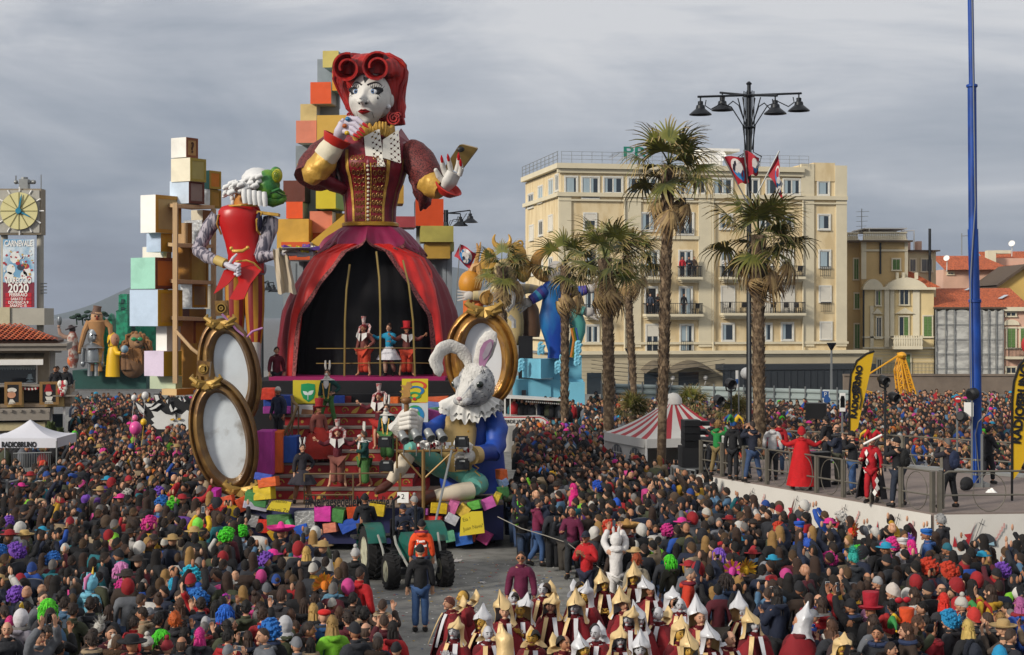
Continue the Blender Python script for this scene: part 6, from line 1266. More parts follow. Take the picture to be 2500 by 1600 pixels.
for sx in(-1,1):m.ell((sx*.2,-1.08,-.5),(.24,.26,.2),12,8,mi=0);m.ell((sx*.52,-.5,.2),(.26,.34,.3),14,8)
hr=m.build('head',[RBG,RBF],rab,ang=80)
m=MB();m.M=RH;random.seed(19)
for k in range(420):
 y=rnd(-.9,.8);a=rnd(0,6.28);p=rsurf(y,a,-.01);s_=V3((cos(a),0,-sin(a)))*.035;m.add([p-s_,p+s_,rsurf(min(.87,y+.13),a+rnd(-.1,.1),rnd(.02,.07))],[(0,1,2)],1 if abs(sin(a/2))<.35 else 0)
m.build('fur_tuft',[RBG,RBF],hr,False,kind='stuff')
m=MB();m.M=RH;m.ell((0,-1.36,-.38),(.13,.1,.09),10,7);m.tube([(0,-1.38,-.42),(0,-1.34,-.54)],.025,5);m.build('nose',mat('rabbit_nose','#b08f94',.5),hr)
for sx in(-1,1):
 m=MB();m.M=RH;m.ell((sx*.6,-.58,.18),(.18,.24,.22),16,10,mi=1);m.ell((sx*.63,-.64,.18),(.17,.2,.17),14,10);m.ell((sx*.66,-.8,.25),.035,6,4,mi=2);m.build('eye',[mat('rabbit_eye','#1b241f',.1),mat('rabbit_eyelid','#8f9294',.7),WHITE],hr)  # little white ball paints a highlight on each dark eye
m=MB();m.M=RH;m.tube([(-.42,-.9,-.66),(-.2,-1.2,-.62),(0,-1.3,-.55),(.2,-1.2,-.62),(.46,-.86,-.68),(.6,-.6,-.62)],.03,6)
random.seed(9)
for k in range(44):t=rnd(-1,1);y=-1.15+.35*abs(t);m.tube([rsurf(y,pi+t*.8,.01),rsurf(min(.8,y+.05),pi+t*.9,.02)],[.02,.006],4)
for k in range(110):
 y=rnd(-1.0,.6);a=rnd(.5,2.3)*random.choice((-1,1));d=rnd(.08,.2);m.tube([rsurf(y,a,.006),rsurf(min(.86,y+d*.5),a+.12*rnd(-1,1),.008),rsurf(min(.86,y+d),a+.2*rnd(-1,1),.004)],[.006,.010,.003],4)
m.build('ink_stroke',mat('rabbit_ink','#34343a',.7),hr);MB.RK=.55
m=MB();pts=[zh(860,560,.1),zh(820,440,.1),zh(740,330,.0),zh(620,290,-.1),zh(520,350,-.25),zh(475,470,-.35),zh(500,590,-.4),zh(520,630,-.4)];p,r=dens(pts,[.2,.3,.36,.4,.42,.42,.28,.08],4);m.tube(p,r,18,flat=(1,.45))
for v in m.v:v+=V3((ns3(v,3),0,ns3(v+V3((5,0,0)),3)))*.05
m.build('ear',RBF,rab,ang=80)
m=MB();pts=[zh(945,560,.1),zh(960,470,.1),zh(1000,360,.05),zh(1050,240,0),zh(1085,150,0),zh(1085,120,0)];p,r=dens(pts,[.16,.34,.5,.52,.3,.06],4);m.tube(p,r,18,flat=(1,.3))
for v in m.v:v+=V3((ns3(v,3),0,ns3(v+V3((5,0,0)),3)))*.04
m.build('ear',RBF,rab,ang=80)
m=MB();o=[(960,560),(945,470),(960,330),(1000,255),(1070,218),(1110,235),(1100,310),(1060,420),(1010,520)]
m.prism([zh(x,y,-.32)for x,y in o],(0,.16,0));m.build('inner_ear',mat('inner_ear_pink','#9c6f90',.8,0,.25,2,.3,4),rab,ang=20)
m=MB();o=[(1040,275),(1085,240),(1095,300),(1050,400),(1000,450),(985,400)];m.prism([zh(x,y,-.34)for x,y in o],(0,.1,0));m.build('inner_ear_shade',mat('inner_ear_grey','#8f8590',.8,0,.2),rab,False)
TQ=mat('breeches_turquoise','#5fa396',.5,0,.25,2,.2,5,col2='#a39a5c',cs=7,c2amt=(.6,.68));SHN=mat('shin_cream','#c9bca6',.7,0,.15,1.5,.2,4,col2='#a07a84',cs=1.5,c2amt=(.6,.8));BRN=mat('shoe_brown','#4d2418',.4,0,.2,2)
rp('breeches',[zr(480,1010,.3),zr(380,960,-.3),zr(290,900,-.8),zr(245,890,-1.0)],[.62,.55,.48,.36],TQ,16,None,.03);rp('breeches',[zr(640,1090,.2),zr(680,1110,-.5),zr(650,1130,-1.0)],[.6,.62,.5],TQ,16,None,.03);rp('breeches',[zr(460,950,.1),zr(540,1010,.1),zr(650,1080,.2)],[.5,.55,.55],TQ,16)
rp('shin',[zr(245,930,-1.0),zr(200,1010,-1.2),zr(135,1095,-1.3)],[.42,.4,.26],SHN,16,None,.02);rp('shin',[zr(640,1150,-1.05),zr(540,1165,-1.35),zr(410,1185,-1.5)],[.48,.46,.3],SHN,16,None,.02)
rp('shoe',[zr(140,1100,-1.3),zr(90,1135,-1.4),zr(40,1160,-1.5)],[.2,.26,.16],BRN,14);rp('shoe',[zr(415,1180,-1.5),zr(330,1205,-1.6),zr(275,1230,-1.7)],[.32,.46,.36],BRN,14);
m=MB();m.tube([zr(660,990,-.95),zr(690,1010,-.95),zr(665,1030,-.95),zr(700,1060,-.95)],.03,5);m.build('watch_chain',GOLD,rab)
MB.RK=1.0
rig=thing('light_rig','brass pipe lamp rig with four silver spotlights before the rabbit','light rig',zr(340,1400,-2.0))
YL_=-1.9
m=MB();m.cyl(zr(343,895,YL_),V3((zr(343,0,YL_).x,YR+YL_,.2)),.055,8);m.cyl(zr(178,905,YL_),zr(545,898,YL_),.04,8)
m.cyl(zr(190,905,YL_),zr(343,1080,YL_),.03,6);m.cyl(zr(535,900,YL_),zr(343,1080,YL_),.03,6);m.cyl(zr(178,820,YL_),zr(178,1010,YL_),.03,6);m.cyl(zr(200,1040,YL_),zr(198,1300,YL_),.025,6);m.build('stand',mat('rig_brass','#7d6238',.45,.4),rig)
m=MB();m.cyl(zr(520,900,YL_-.1),zr(400,1430,YL_-2.4),.035,8);m.build('stay_pole',STEEL,rig)
for x,y in((225,822),(305,810),(388,808),(463,812)):
 m=MB();a=zr(x-22,y-34,YL_);b=zr(x+14,y+32,YL_-.35);d_=(b-a).normalized();MB.RK=.72;m.lathe([(.08,0),(.16,.03),(.17,.28),(.14,.33),(.19,.36),(.19,.52),(.16,.52),(.15,.4),(.03,.39)],a,16,ax=d_);MB.RK=1;m.cyl(a+d_*.2,V3((a.x+d_.x*.2,YR+YL_,zr(0,900).z)),.02,5);m.build('spotlight',STEEL,rig)
for x,y in((103,845),(112,995),(585,843),(587,985)):
 m=MB();e=zr(x,y,YL_+.1);m.box(e,(.34,.2,.31));m.box(e+V3((0,-.105,0)),(.26,.02,.22),mi=1);m.box(e+V3((0,-.12,.1)),(.16,.03,.05),mi=2)
 for s_ in(-1,1):m.box(e+V3((s_*.19,0,-.05)),(.03,.1,.3))
 m.build('floodlight',[BLACK,mat('flood_glass','#2b2d30',.1),mat('flood_grey','#8d8f8e',.5)],rig,False)
m=MB();random.seed(13)
for k in range(70):e=zr(rnd(300,640),rnd(840,900),-1.3+rnd(-.2,.3));m.box(e,(rnd(.08,.2),.02,rnd(.06,.16)),rz=rnd(0,3),ry=rnd(0,3),rx=rnd(0,3),mi=random.choice((0,0,0,1)))
m.build('paper_scraps',[WHITE,REDP],kind='stuff',label='scattered white and red paper scraps in the rabbit lap',cat='paper')
random.seed(31)
PTR=mat('palm_trunk','#5c4b3a',.95,0,.35,2.5,.6,9,col2='#86725a',cs=5);FRN=mat('palm_frond','#ffffff',.6,0,.2,2,attr='col')
def frond_mesh(i,dead=False):
 rg=random.Random(100+i+50*dead);vs,fs,cs=[],[],[]
 G=lin('#6a6c2a');G2=lin('#4b5320');ST=lin('#a58a5c');DB=lin('#7d6342')
 L=rg.uniform(.75,1.0);sag=rg.uniform(.1,.3)
 pet=[V3((0,L*t,.06*sin(t*3)-sag*t*t*.5))for t in(0,.35,.7,1)]
 def strip(pts,w0,w1,nrm,c0,c1):
  o=len(vs);n=len(pts)
  for k,p in enumerate(pts):
   t=k/(n-1);wd=w0+(w1-w0)*t;d=(pts[min(k+1,n-1)]-pts[max(k-1,0)]);s=d.cross(nrm);s=s.normalized()*wd if s.length>1e-6 else V3((wd,0,0))
   c=tuple(c0[q]+(c1[q]-c0[q])*max(0,(t-.35)/.65)for q in range(3));vs.extend([p-s,p+s]);cs.extend([(*c,1)]*2)
  for k in range(n-1):fs.append((o+2*k,o+2*k+1,o+2*k+3,o+2*k+2))
 strip(pet,.03,.022,V3((0,0,1)),DB if dead else G2,DB if dead else G)
 hub=pet[-1];N_=21
 for k in range(N_):
  a=rd(-118+236*k/(N_-1));R=(1.0-.28*abs(a)/2.1)*rg.uniform(.85,1.12);d=V3((sin(a),cos(a),.12*cos(a*2)+.1)).normalized()
  if dead:d=(d+V3((0,0,-.9))).normalized()
  p=[hub];q=hub.copy()
  for s_ in range(4):
   q=q+d*R*.29;d=(d+V3((rg.uniform(-.12,.16),rg.uniform(-.08,.08),-.16-.26*s_*rg.uniform(.6,1.8)-(.25 if dead else 0)))).normalized();p.append(q.copy())
  if dead:c0,c1=ST if rg.random()<.6 else DB,DB if rg.random()<.6 else ST
  else:c0=G if rg.random()<.65 else G2;c1=ST if rg.random()<.78 else c0
  strip(p,.052,.007,V3((0,0,1)),c0,c1)
 me=bpy.data.meshes.new('frond');me.from_pydata([tuple(v)for v in vs],[],fs);ca=me.color_attributes.new('col','FLOAT_COLOR','POINT');ca.data.foreach_set('color',[x for c in cs for x in c]);me.materials.append(FRN);me.update();return me
FL=[frond_mesh(i)for i in range(6)];FD=[frond_mesh(i,True)for i in range(4)]
def palm(label,base,top,r,nl=26,nd=18,sc_=1.0,lean=None,smooth_to=.35):
 t=thing('palm_tree',label,'palm tree',base,0,'palms along the promenade');b=V3(base);tp=V3(top);mid=b.lerp(tp,.5)+(V3(lean)if lean else V3())
 m=MB();n=24;pts=[]
 for k in range(n+1):u=k/n;pts.append(b*(1-u)**2+mid*2*u*(1-u)+tp*u*u)
 rs=[r*(1.25-.35*u if u<.1 else 1.05)*(1.0 if u<.75 else 1+.35*(u-.75)/.25)for u in[k/n for k in range(n+1)]]
 m.tube(pts,rs,10)
 ln=(tp-b).length;rows=int(ln*4.2)
 for k in range(rows):
  u=smooth_to+(1-smooth_to)*k/rows;c=b*(1-u)**2+mid*2*u*(1-u)+tp*u*u;rr=r*(1.0 if u<.75 else 1+.35*(u-.75)/.25)
  for j in range(7):
   A=j*2*pi/7+k*.45+rnd(-.15,.15);d=V3((cos(A),sin(A),0));s_=V3((-sin(A),cos(A),0));p=c+d*rr*.93;h=rnd(.16,.3);e=rnd(.05,.12)
   m.add([p-s_*.11-V3((0,0,.08)),p+s_*.11-V3((0,0,.08)),p+d*e+V3((0,0,h))+s_*rnd(-.05,.05)],[(0,1,2)])
   m.add([p-s_*.11-V3((0,0,.08)),p+d*e+V3((0,0,h)),p+V3((0,0,h*.5))],[(0,1,2)])
 m.build('trunk',PTR,t,True,recalc=False)
 inv=wm(t).inverted()
 for k in range(nl+nd):
  dead=k>=nl
  if not dead:
   el=rd(78-118*((k+.5)/nl)**.85+rnd(-8,8));az=k*2.39996+rnd(-.2,.2);me=random.choice(FL)
  else:
   el=rd(rnd(-62,-25));az=rnd(0,6.28);me=random.choice(FD)
  d=V3((cos(az)*cos(el)+.30,sin(az)*cos(el),sin(el)-.05)).normalized()
  q=d.to_track_quat('Y','Z');s_=sc_*rnd(.85,1.12);p=tp+V3((0,0,-.25+(.3 if not dead else-.5*random.random())))
  o=link('frond',me,t,inv@p);o.rotation_mode='QUATERNION';o.rotation_quaternion=q@Euler((0,rnd(-.5,.5),0)).to_quaternion();o.scale=(s_*rnd(.85,1.1),s_,s_)
 return t
def PB(px,Y):return(P(px,0,Y).x,Y,0)
palm('tallest palm, smooth grey foot rising right of the striped tent roof',PB(1612,58.5),P(1632,405,58.5),.155,22,8,1.12,(0,0,0),.30)
palm('shaggy palm in front of the tall lamp pole with flags',PB(1858,64),P(1852,575,64),.215,24,9,1.25,(-.1,0,0),.05)
palm('thick shaggy palm just left of the striped tent',PB(1484,74),P(1476,632,74),.23,20,8,1.25,(.2,0,0),.3)
palm('slim leaning palm between the thick palm and the tallest palm',PB(1555,92),P(1530,625,92),.17,18,8,1.3,(-.1,0,0),.3)
palm('slim dark palm in front of the blue gowned figure',PB(1378,82),P(1380,650,82),.17,17,8,1.15,(0,0,0),.2)
palm('small palm rising behind the gold oval mirror',PB(1228,96),P(1226,650,96),.25,16,10,1.2,(0,0,0),.2)
def bush(label,px,py,Y,r,n=26):
 t=thing('dwarf_palm',label,'shrub',PB(px,Y),0,'dwarf palms around the tent');inv=wm(t).inverted();c=P(px,py,Y)
 m=MB();m.tube([(c.x,Y,0),c],[.25,.18],8);m.build('trunk',PTR,t)
 for k in range(n):
  el=rnd(-.3,1.4);az=rnd(0,6.28);d=V3((cos(az)*cos(el)+.1,sin(az)*cos(el),sin(el)));o=link('frond',random.choice(FL),t,inv@c);o.rotation_mode='QUATERNION';o.rotation_quaternion=d.to_track_quat('Y','Z');o.scale=(r*.5,)*3
bush('dark dwarf palm left of the striped tent by thick palm',1545,1015,76,1.35,34);bush('dwarf palm right behind the striped tent peak',1690,990,82,1.3);bush('dwarf palm beside the twin floodlight stand',1790,1012,80,1.25,30);bush('small dwarf palm half hidden behind the tent peak',1640,1000,84,1.1)
LMP=mat('lamp_black','#202327',.45,.4,.15)
def lantern(m,p,s=1.0):m.lathe([(.03,0),(.03,-.16*s),(.1*s,-.18*s),(.1*s,-.3*s),(.16*s,-.34*s),(.18*s,-.46*s),(.3*s,-.56*s),(.42*s,-.66*s),(.43*s,-.69*s),(.38*s,-.68*s),(.1*s,-.5*s)],p,18)
YL=66.0
def zl(x,y):return P(1650+x/3.5,180+y/3.5,YL)
lp=thing('street_lamp','tall black four armed street lamp with bell lanterns behind the shaggy palm','street lamp',(zl(628,0).x,YL,0))
X0=zl(625,0).x
m=MB();m.tube([(X0,YL,0),(X0,YL,4),(X0,YL,zl(0,600).z),(X0,YL,zl(0,90).z)],[.13,.11,.09,.075],12);m.lathe([(.1,0),(.12,.05),(.05,.12),(.0,.14)],(X0,YL,zl(0,95).z),12)
for k in range(6):A=k*pi/3;m.cyl((X0+.2*cos(A),YL+.2*sin(A),zl(0,520).z),(X0+.2*cos(A),YL+.2*sin(A),zl(0,150).z),.022,6)
for z in(460,190):m.lathe([(.24,-.03),(.26,0),(.24,.03)],(X0,YL,zl(0,z).z),16)
m.build('pole',LMP,lp)
AR=[(zl(160,228),0),(zl(415,122),1),(zl(1100,138),2),(zl(815,240),3)]
for i,(e,k)in enumerate(AR):
 dy={0:-.9,1:1.2,2:.9,3:-1.6}[i];L=V3((e.x,YL+dy,0));zt=zl(0,185).z
 c=V3((X0,YL,zt));e2=V3((X0+(e.x-X0)*(YL+dy)/YL,YL+dy,zt+(e.z-zt)*.9));m=MB();m.cyl(c,e2,.045,8)
 d=e2-c;q=[c+V3((0,0,-2.2))+d*.06,c+V3((0,0,-1.2))+d*.12,c+V3((0,0,-.45))+d*.35,c+V3((0,0,-.30))+d*.55,c+d*.75+V3((0,0,-.52)),c+d*.86+V3((0,0,-.36)),c+d*.84+V3((0,0,-.14))];m.tube(q,.024,6)
 q=[c+V3((0,0,-2.6))+d*.14,c+V3((0,0,-2.72))+d*.2,c+V3((0,0,-2.5))+d*.24,c+V3((0,0,-2.3))+d*.08,c+V3((0,0,-1.0))+d*.1,c+V3((0,0,-.1))+d*.22];m.tube(q,.024,6);a_=m.build('arm',LMP,lp)
 m=MB();lantern(m,e2-d.normalized()*.12,1.05);m.build('lantern',LMP,lp)
def far_lamp(label,px,ptop,Y,pts):
 t=thing('street_lamp',label,'street lamp',PB(px,Y));x=P(px,0,Y).x;m=MB();m.tube([(x,Y,0),(x,Y,P(0,ptop,Y).z)],[.13,.08],8);
 for dx in(-.1,.1):m.cyl((x+dx,Y,P(0,ptop+60,Y).z),(x+dx,Y,P(0,ptop,Y).z),.03,5)
 m.build('pole',LMP,t)
 for(ex,ey)in pts:
  e=P(ex,ey,Y);m=MB();c=V3((x,Y,P(0,ptop+8,Y).z));m.cyl(c,e,.04,6);d=e-c;m.tube([c+V3((0,0,-1.1)),c+d*.3+V3((0,0,-.4)),c+d*.7+V3((0,0,-.45)),c+d*.85+V3((0,0,-.15))],.022,5);m.build('arm',LMP,t);m=MB();lantern(m,e,1.0);m.build('lantern',LMP,t)
far_lamp('far lamp post with two bell lanterns right of the queen figure',1089,513,92,((1124,522),(1148,514),(1060,524)))
far_lamp('far lamp post glimpsed between frog figure and the red gown',640,684,118,((655,686),(668,690),(625,690)))
mst=thing('blue_mast','tall blue telescopic mast with cables at the right of the stage platform','mast',(14.0,49.3,1.6))
BLU=mat('mast_blue','#0d459c',.5,0,.3,1.5,col2='#0a3276',cs=3,stretch=(1,1,.3))
def zm(x,y,Y=49.3):return P(2020+x/3.079,500+y/3.079,Y)
m=MB();X_=P(2385,0,49.3).x
m.tube([(X_,49.3,1.6),(X_-.06,49.3,P(0,740,49.3).z)],.165,16);m.tube([(X_-.06,49.3,P(0,742,49.3).z),(X_-.12,49.3,P(0,560,49.3).z)],.155,16);m.tube([(X_-.12,49.3,P(0,562,49.3).z),(X_-.15,49.3,P(0,210,49.3).z)],.13,16);m.tube([(X_-.15,49.3,P(0,215,49.3).z),(X_-.2,49.3,P(0,-60,49.3).z)],.09,12)
m.lathe([(.165,0),(.19,.02),(.19,.1),(.16,.12)],(X_-.06,49.3,P(0,740,49.3).z),16);m.lathe([(.15,0),(.17,.02),(.17,.08),(.13,.1)],(X_-.15,49.3,P(0,214,49.3).z),16);m.build('tube',BLU,mst)
m=MB();m.tube([(X_-.2,49.1,2.0),(X_-.22,49.12,5),(X_-.25,49.12,P(0,690,49.3).z),(X_-.1,49.12,P(0,500,49.3).z),(X_-.2,49.15,P(0,-60,49.3).z)],.018,5);m.tube([(X_+.1,49.1,P(0,955,49.3).z),(X_+.24,49.05,P(0,962,49.3).z),(X_+.3,49.0,P(0,985,49.3).z),(X_+.2,49.0,P(0,1010,49.3).z),(X_-.02,49.1,P(0,1030,49.3).z),(X_-.1,49.1,P(0,1060,49.3).z),(X_+.02,49.05,P(0,1180,49.3).z)],.016,6)
for y in(1125,1160):m.lathe([(.17,0),(.172,.03),(.17,.06)],(X_-.01,49.3,P(0,y,49.3).z),16)
m.build('cable',STEEL,mst)
m=MB();e=P(2375,962,49.0);m.lathe([(.1,-.16),(.17,-.1),(.19,.1),(.13,.16)],e,14,ax=(-.9,-.6,-.2));e=P(2350,1018,48.9);m.lathe([(.08,-.15),(.15,-.08),(.17,.09),(.12,.15)],e,14,ax=(-.7,-.7,.2));m.each('lamp_head',BLACK,mst,True)
m=MB();m.box(P(2365,1000,49.0),(.25,.12,.42));m.build('junction_box',WHITE,mst,False)
m=MB();m.bx(X_-.3,X_+.3,49.0,49.6,1.6,1.72);m.cyl((X_-.25,48.95,1.6),(X_-.25,48.95,4.2),.03,6);m.cyl((X_+.06,48.98,1.6),(X_+.06,48.98,3.2),.04,6);m.each('base_clamp',STEEL,mst,True)
YN=62.0
tn=thing('striped_tent','red and white striped pavilion tent with arched windows by the speakers','tent',(P(1578,0,YN).x,YN,0))
TRD=mat('tent_red','#a8323a',.7,0,.12,.8);TWH=mat('tent_white','#cbc8c2',.7,0,.1,.8,.15,3)
cx0=P(1578,0,YN).x;a20=rd(19);U=V3((cos(a20),sin(a20),0));V_=V3((-sin(a20),cos(a20),0));sz=4.1;O=V3((cx0,YN,0));zE=P(0,1073,YN).z;zV=P(0,1093,YN).z
C4=[O,O+U*sz,O+U*sz+V_*sz,O+V_*sz];top=(C4[0]+C4[2])/2;top.z=P(0,972,YN+2.6).z
m=MB()
for i in range(4):
 A,B=C4[i]+V3((0,0,zE)),C4[(i+1)%4]+V3((0,0,zE));nS=8
 for k in range(nS):
  def fn(u,v):
   p=A.lerp(B,(k+u)/nS).lerp(top,v*.93);p.z-=.55*v*(1-v);return p
  m.grid(fn,2,8,mi=k%2)
m.each('roof_panel',[TWH,TRD],tn,True)
m=MB()
for i in range(4):A,B=C4[i],C4[(i+1)%4];n_=(B-A).cross(V3((0,0,1))).normalized()*.04;m.add([A+V3((0,0,zE))+n_,B+V3((0,0,zE))+n_,B+V3((0,0,zV-.02))+n_*2,A+V3((0,0,zV-.02))+n_*2],[(0,1,2,3)])
m.build('valance',TWH,tn,False)
m=MB();A,B=C4[0]-V_*0,C4[3];m.add([A,B,B+V3((0,0,zE)),A+V3((0,0,zE))],[(0,1,2,3)]);A,B=C4[2],C4[1];m.add([A,B,B+V3((0,0,zE)),A+V3((0,0,zE))],[(0,1,2,3)]);m.add([C4[3],C4[2],C4[2]+V3((0,0,zE)),C4[3]+V3((0,0,zE))],[(0,1,2,3)]);m.build('wall',TWH,tn,False)
for t0 in(.2,.62):
 m=MB();pts=[];b0=C4[0]+V_*(sz*(.12+.44*(t0>.5)));w_=1.1
 for k in range(9):A=pi*k/8;pts.append(b0+V_*(w_/2-w_/2*cos(A))+V3((0,0,1.25+.42*sin(A)))-U*.02)
 pts=[b0+V3((0,0,.5))-U*.02]+pts+[b0+V_*w_+V3((0,0,.5))-U*.02];m.prism(pts,-U*.01);f=m.build('window',mat('tent_window_grey','#5f6468',.4),tn,False)
 m=MB()
 for k in range(1,4):m.cyl(b0+V_*(w_*k/4)+V3((0,0,.5))-U*.035,b0+V_*(w_*k/4)+V3((0,0,1.6))-U*.035,.015,4)
 for z in(.75,1.05,1.35):m.cyl(b0+V3((0,0,z))-U*.035,b0+V_*w_+V3((0,0,z))-U*.035,.015,4)
 m.build('muntin',TWH,f)
m=MB();m.lathe([(.36,-.12),(.34,.1),(.2,.28),(.0,.33)],top-V3((0,0,.12)),18);m.build('cap',TWH,tn)
m=MB()
for c_ in C4:m.cyl((c_.x,c_.y,0),(c_.x,c_.y,zE),.05,6)
m.build('pole',WHITE,tn)
PZ=1.6
PA,PBB,PC=V3((6.07,53.4,0)),V3((10.95,42.6,0)),V3((16.5,43.1,0));PL=[PA,PBB,PC,V3((17.5,51.0,0)),V3((13.3,55.6,0)),V3((9,58.5,0))]
plat=thing('viewing_platform','raised viewing platform with white printed banner round its foot at right','platform',(11,49,0))
m=MB();m.prism([p+V3((0,0,.02))for p in PL],(0,0,PZ-.02));m.build('deck',mat('platform_paving','#7d7069',.9,0,.2,1.2,.2,20),plat,False)
m=MB();a,b=PL[4],PL[3];d=(b-a).normalized();m.prism([a+V3((0,0,PZ+.004)),b+V3((0,0,PZ+.004)),b+V3((-.25,-.3,PZ+.004)),a+V3((-.25,-.3,PZ+.004))],(0,0,.1));m.build('kerb',STEEL,plat,False)
BAN=mat('banner_white','#c9c5be',.7,0,.08,.5,.25,1.4);BRD_=mat('print_crimson','#a3262e',.7);BDK=mat('print_charcoal','#3a3b3f',.7);BPK=mat('print_pink','#c08f8a',.7);BBL=mat('print_sky','#8fb3c4',.7)
def banner(A,B,n0,seed):
 D=(B-A);L=D.length;D=D.normalized();nr=V3((D.y,-D.x,0));m=MB()
 m.grid(lambda u,v:A+D*(L*u)+nr*(.07+.02*ns3((u*L*1.2,v*2,seed))+.035*sin(u*L*1.6)*v)+V3((0,0,PZ-.03-(PZ-.15)*v)),int(L*5),6);o=m.build('banner',BAN,plat)
 m=MB();k=0
 rg=random.Random(seed)
 for i in range(n0):
  x0=L*(i+.35)/n0
  def T(x,z,dd=0):u=min(L,max(0,x0+x));return A+D*u+nr*(.125+.004*dd)+V3((0,0,.74+z))
  def tri(*p,mi=0,dd=0):m.prism([T(x,z,dd)for x,z in p],nr*.003,mi)
  tri((-.75,.0),(-.6,0),(-.64,.42));tri((-.5,.0),(-.36,0),(-.45,.28));tri((-.3,.0),(-.08,0),(.12,.66),(.02,.36));tri((-.22,.3),(-.02,.34),(.12,.66),mi=4,dd=1);tri((-.2,.32),(-.1,.2),(-.02,.34),mi=0,dd=2)
  pts=[(.05+.32*(1-cos(pi*q/8)),.0+.34*sin(pi*q/8))for q in range(9)];tri(*pts,mi=1);
  for q in range(5):tri((.62+.06*q,.1+.09*q),(.66+.06*q,.12+.09*q),(.7+.05*q,.24+.09*q),(.66+.05*q,.24+.09*q),mi=2)
  tri((.4,.05),(.62,.02),(.6,.12),mi=3,dd=1)
  a_,b_=T(.02,.02,3),T(.3,.72,3);m.cyl(a_,b_,.008,4,mi=1);m.cyl(T(.2,.62,3),T(.34,.56,3),.008,4,mi=1)
 m.build('banner_print',[BRD_,BDK,BPK,BBL,BAN],o,False)
banner(PA,PBB,5,3);banner(PBB,PC,2,4)
def railing(label,pts,zb,n_each,hoop=True,h=1.08):
 t=thing('railing',label,'railing',pts[0]+V3((0,0,zb)))
 for i in range(len(pts)-1):
  A,B=pts[i],pts[i+1];n=n_each[i];D=(B-A);nr=V3((D.y,-D.x,0)).normalized()
  for k in range(n+1):
   if k==n and i<len(pts)-2:continue
   p=A+D*k/n;m=MB();m.box(p+V3((0,0,zb+h*.5-(.2 if zb>1 else 0))),(.11,.11,h+(.4 if zb>1 else 0)),rz=atan2(D.y,D.x));m.build('post',RAILM,t,False)
  for k in range(n):
   p,q=A+D*(k+.04)/n,A+D*(k+.96)/n;m=MB();m.tube([p+V3((0,0,zb+.1)),p+V3((0,0,zb+h-.08)),p+(q-p)*.05+V3((0,0,zb+h-.01)),q-(q-p)*.05+V3((0,0,zb+h-.01)),q+V3((0,0,zb+h-.08)),q+V3((0,0,zb+.1))],.028,6);m.cyl(p+V3((0,0,zb+.45)),q+V3((0,0,zb+.45)),.025,6);o=m.build('rail',RAILM,t)
   if hoop:
    c=(p+q)/2+V3((0,0,zb+.52));d=(q-p).normalized();m=MB();m.tube([c+d*(.44*cos(a))+V3((0,0,.5*sin(a)))for a in[2*pi*j/24 for j in range(25)]],.013,5);m.build('hoop',RAILM,o)
railing('brown railing with ring hoops along the left front of the platform',[PA+V3((.1,.05,0)),PBB+V3((.02,.15,0))],PZ,[9]);railing('brown railing with ring hoops along right front of the platform',[PBB+V3((.2,.12,0)),PC+V3((0,.12,0))],PZ,[2])
railing('far railing at the back of the platform behind the photographers',[V3((9.3,58.2,0)),V3((13.2,55.4,0)),V3((17.4,50.9,0))],PZ,[4,4])
FY=mat('flag_yellow','#c79f12',.6,0,.1,.8,.2,2)
def feather(label,out,Y,pole,tx,ts):
 t=thing('feather_flag',label,'flag',V3((zz5(*pole[0],Y).x,Y,PZ)))
 m=MB();n=len(out);m.prism([zz5(x,y,Y)for x,y in out],(0,.02,0));m.build('sail',FY,t,False)
 m=MB();e=zz5(*pole[0],Y);m.tube([V3((e.x,Y,PZ))]+[zz5(x,y,Y)for x,y in pole],.035,6);m.build('pole',BLACK,t)
 c=zz5(*tx,Y-.03);txt('lettering','RADIOBRUNO',ts,BLACK,fM(c,(.12,0,1),(0,-1,0)),t,.003,.016,sx=1.0)
 m=MB();m.tube([zz5(tx[0]-18,tx[1]+40,Y-.04),zz5(tx[0]-32,tx[1]-10,Y-.04),zz5(tx[0]-25,tx[1]-70,Y-.04),zz5(tx[0]+5,tx[1]-85,Y-.04)],.025,5);m.tube([zz5(tx[0]+22,tx[1]-30,Y-.04),zz5(tx[0]+34,tx[1]+60,Y-.04),zz5(tx[0]+20,tx[1]+130,Y-.04)],.02,5);m.build('emblem',BLACK,t)
feather('yellow feather flag lettered RADIOBRUNO beside the crane',[(383,645),(384,330),(394,200),(440,100),(510,50),(565,30),(540,170),(505,330),(470,480),(445,600),(400,645)],54.5,[(380,640),(381,330),(392,195),(438,95),(508,44),(568,24)],(436,330),.27)
feather('yellow feather flag lettered RADIOBRUNO cut by right edge',[(1607,1000),(1607,400),(1620,260),(1660,140),(1730,60),(1790,50),(1770,400),(1740,750),(1660,930)],45.5,[(1604,1000),(1604,400),(1618,255),(1658,132),(1728,50)],(1672,420),.34)
def zp(x,y,Y):return P(1490+x/3.85,900+y/3.85,Y)
sp=thing('speaker_stack','black line array speaker stack on sub boxes beside the striped tent','speaker',zp(770,930,54.5))
k4=1/3.85/FPX*54.5
for k in range(4):m=MB();e=zp(755,510+62*k,54.5);m.box(e,(150*k4,.6,58*k4),rx=.06*k,rz=.12);m.build('cabinet',BLACK,sp,False)
m=MB();e=zp(745,825,54.5);m.box(e+V3((0,.1,0)),(175*k4,.75,195*k4),rz=.1);m.build('subwoofer',mat('sub_black','#1a1a1c',.7,0,.2),sp,False)
m=MB();e=zp(895,840,54.9);m.box(e+V3((0,.1,0)),(150*k4,.6,150*k4),rz=.1);m.build('subwoofer',MATS['sub_black'],sp,False)
m=MB()
for k in range(3):e=zp(880,515+80*k,54.8);m.box(e,(100*k4,.4,42*k4),rx=.1*k)
m.build('bracket',BLACK,sp,False)
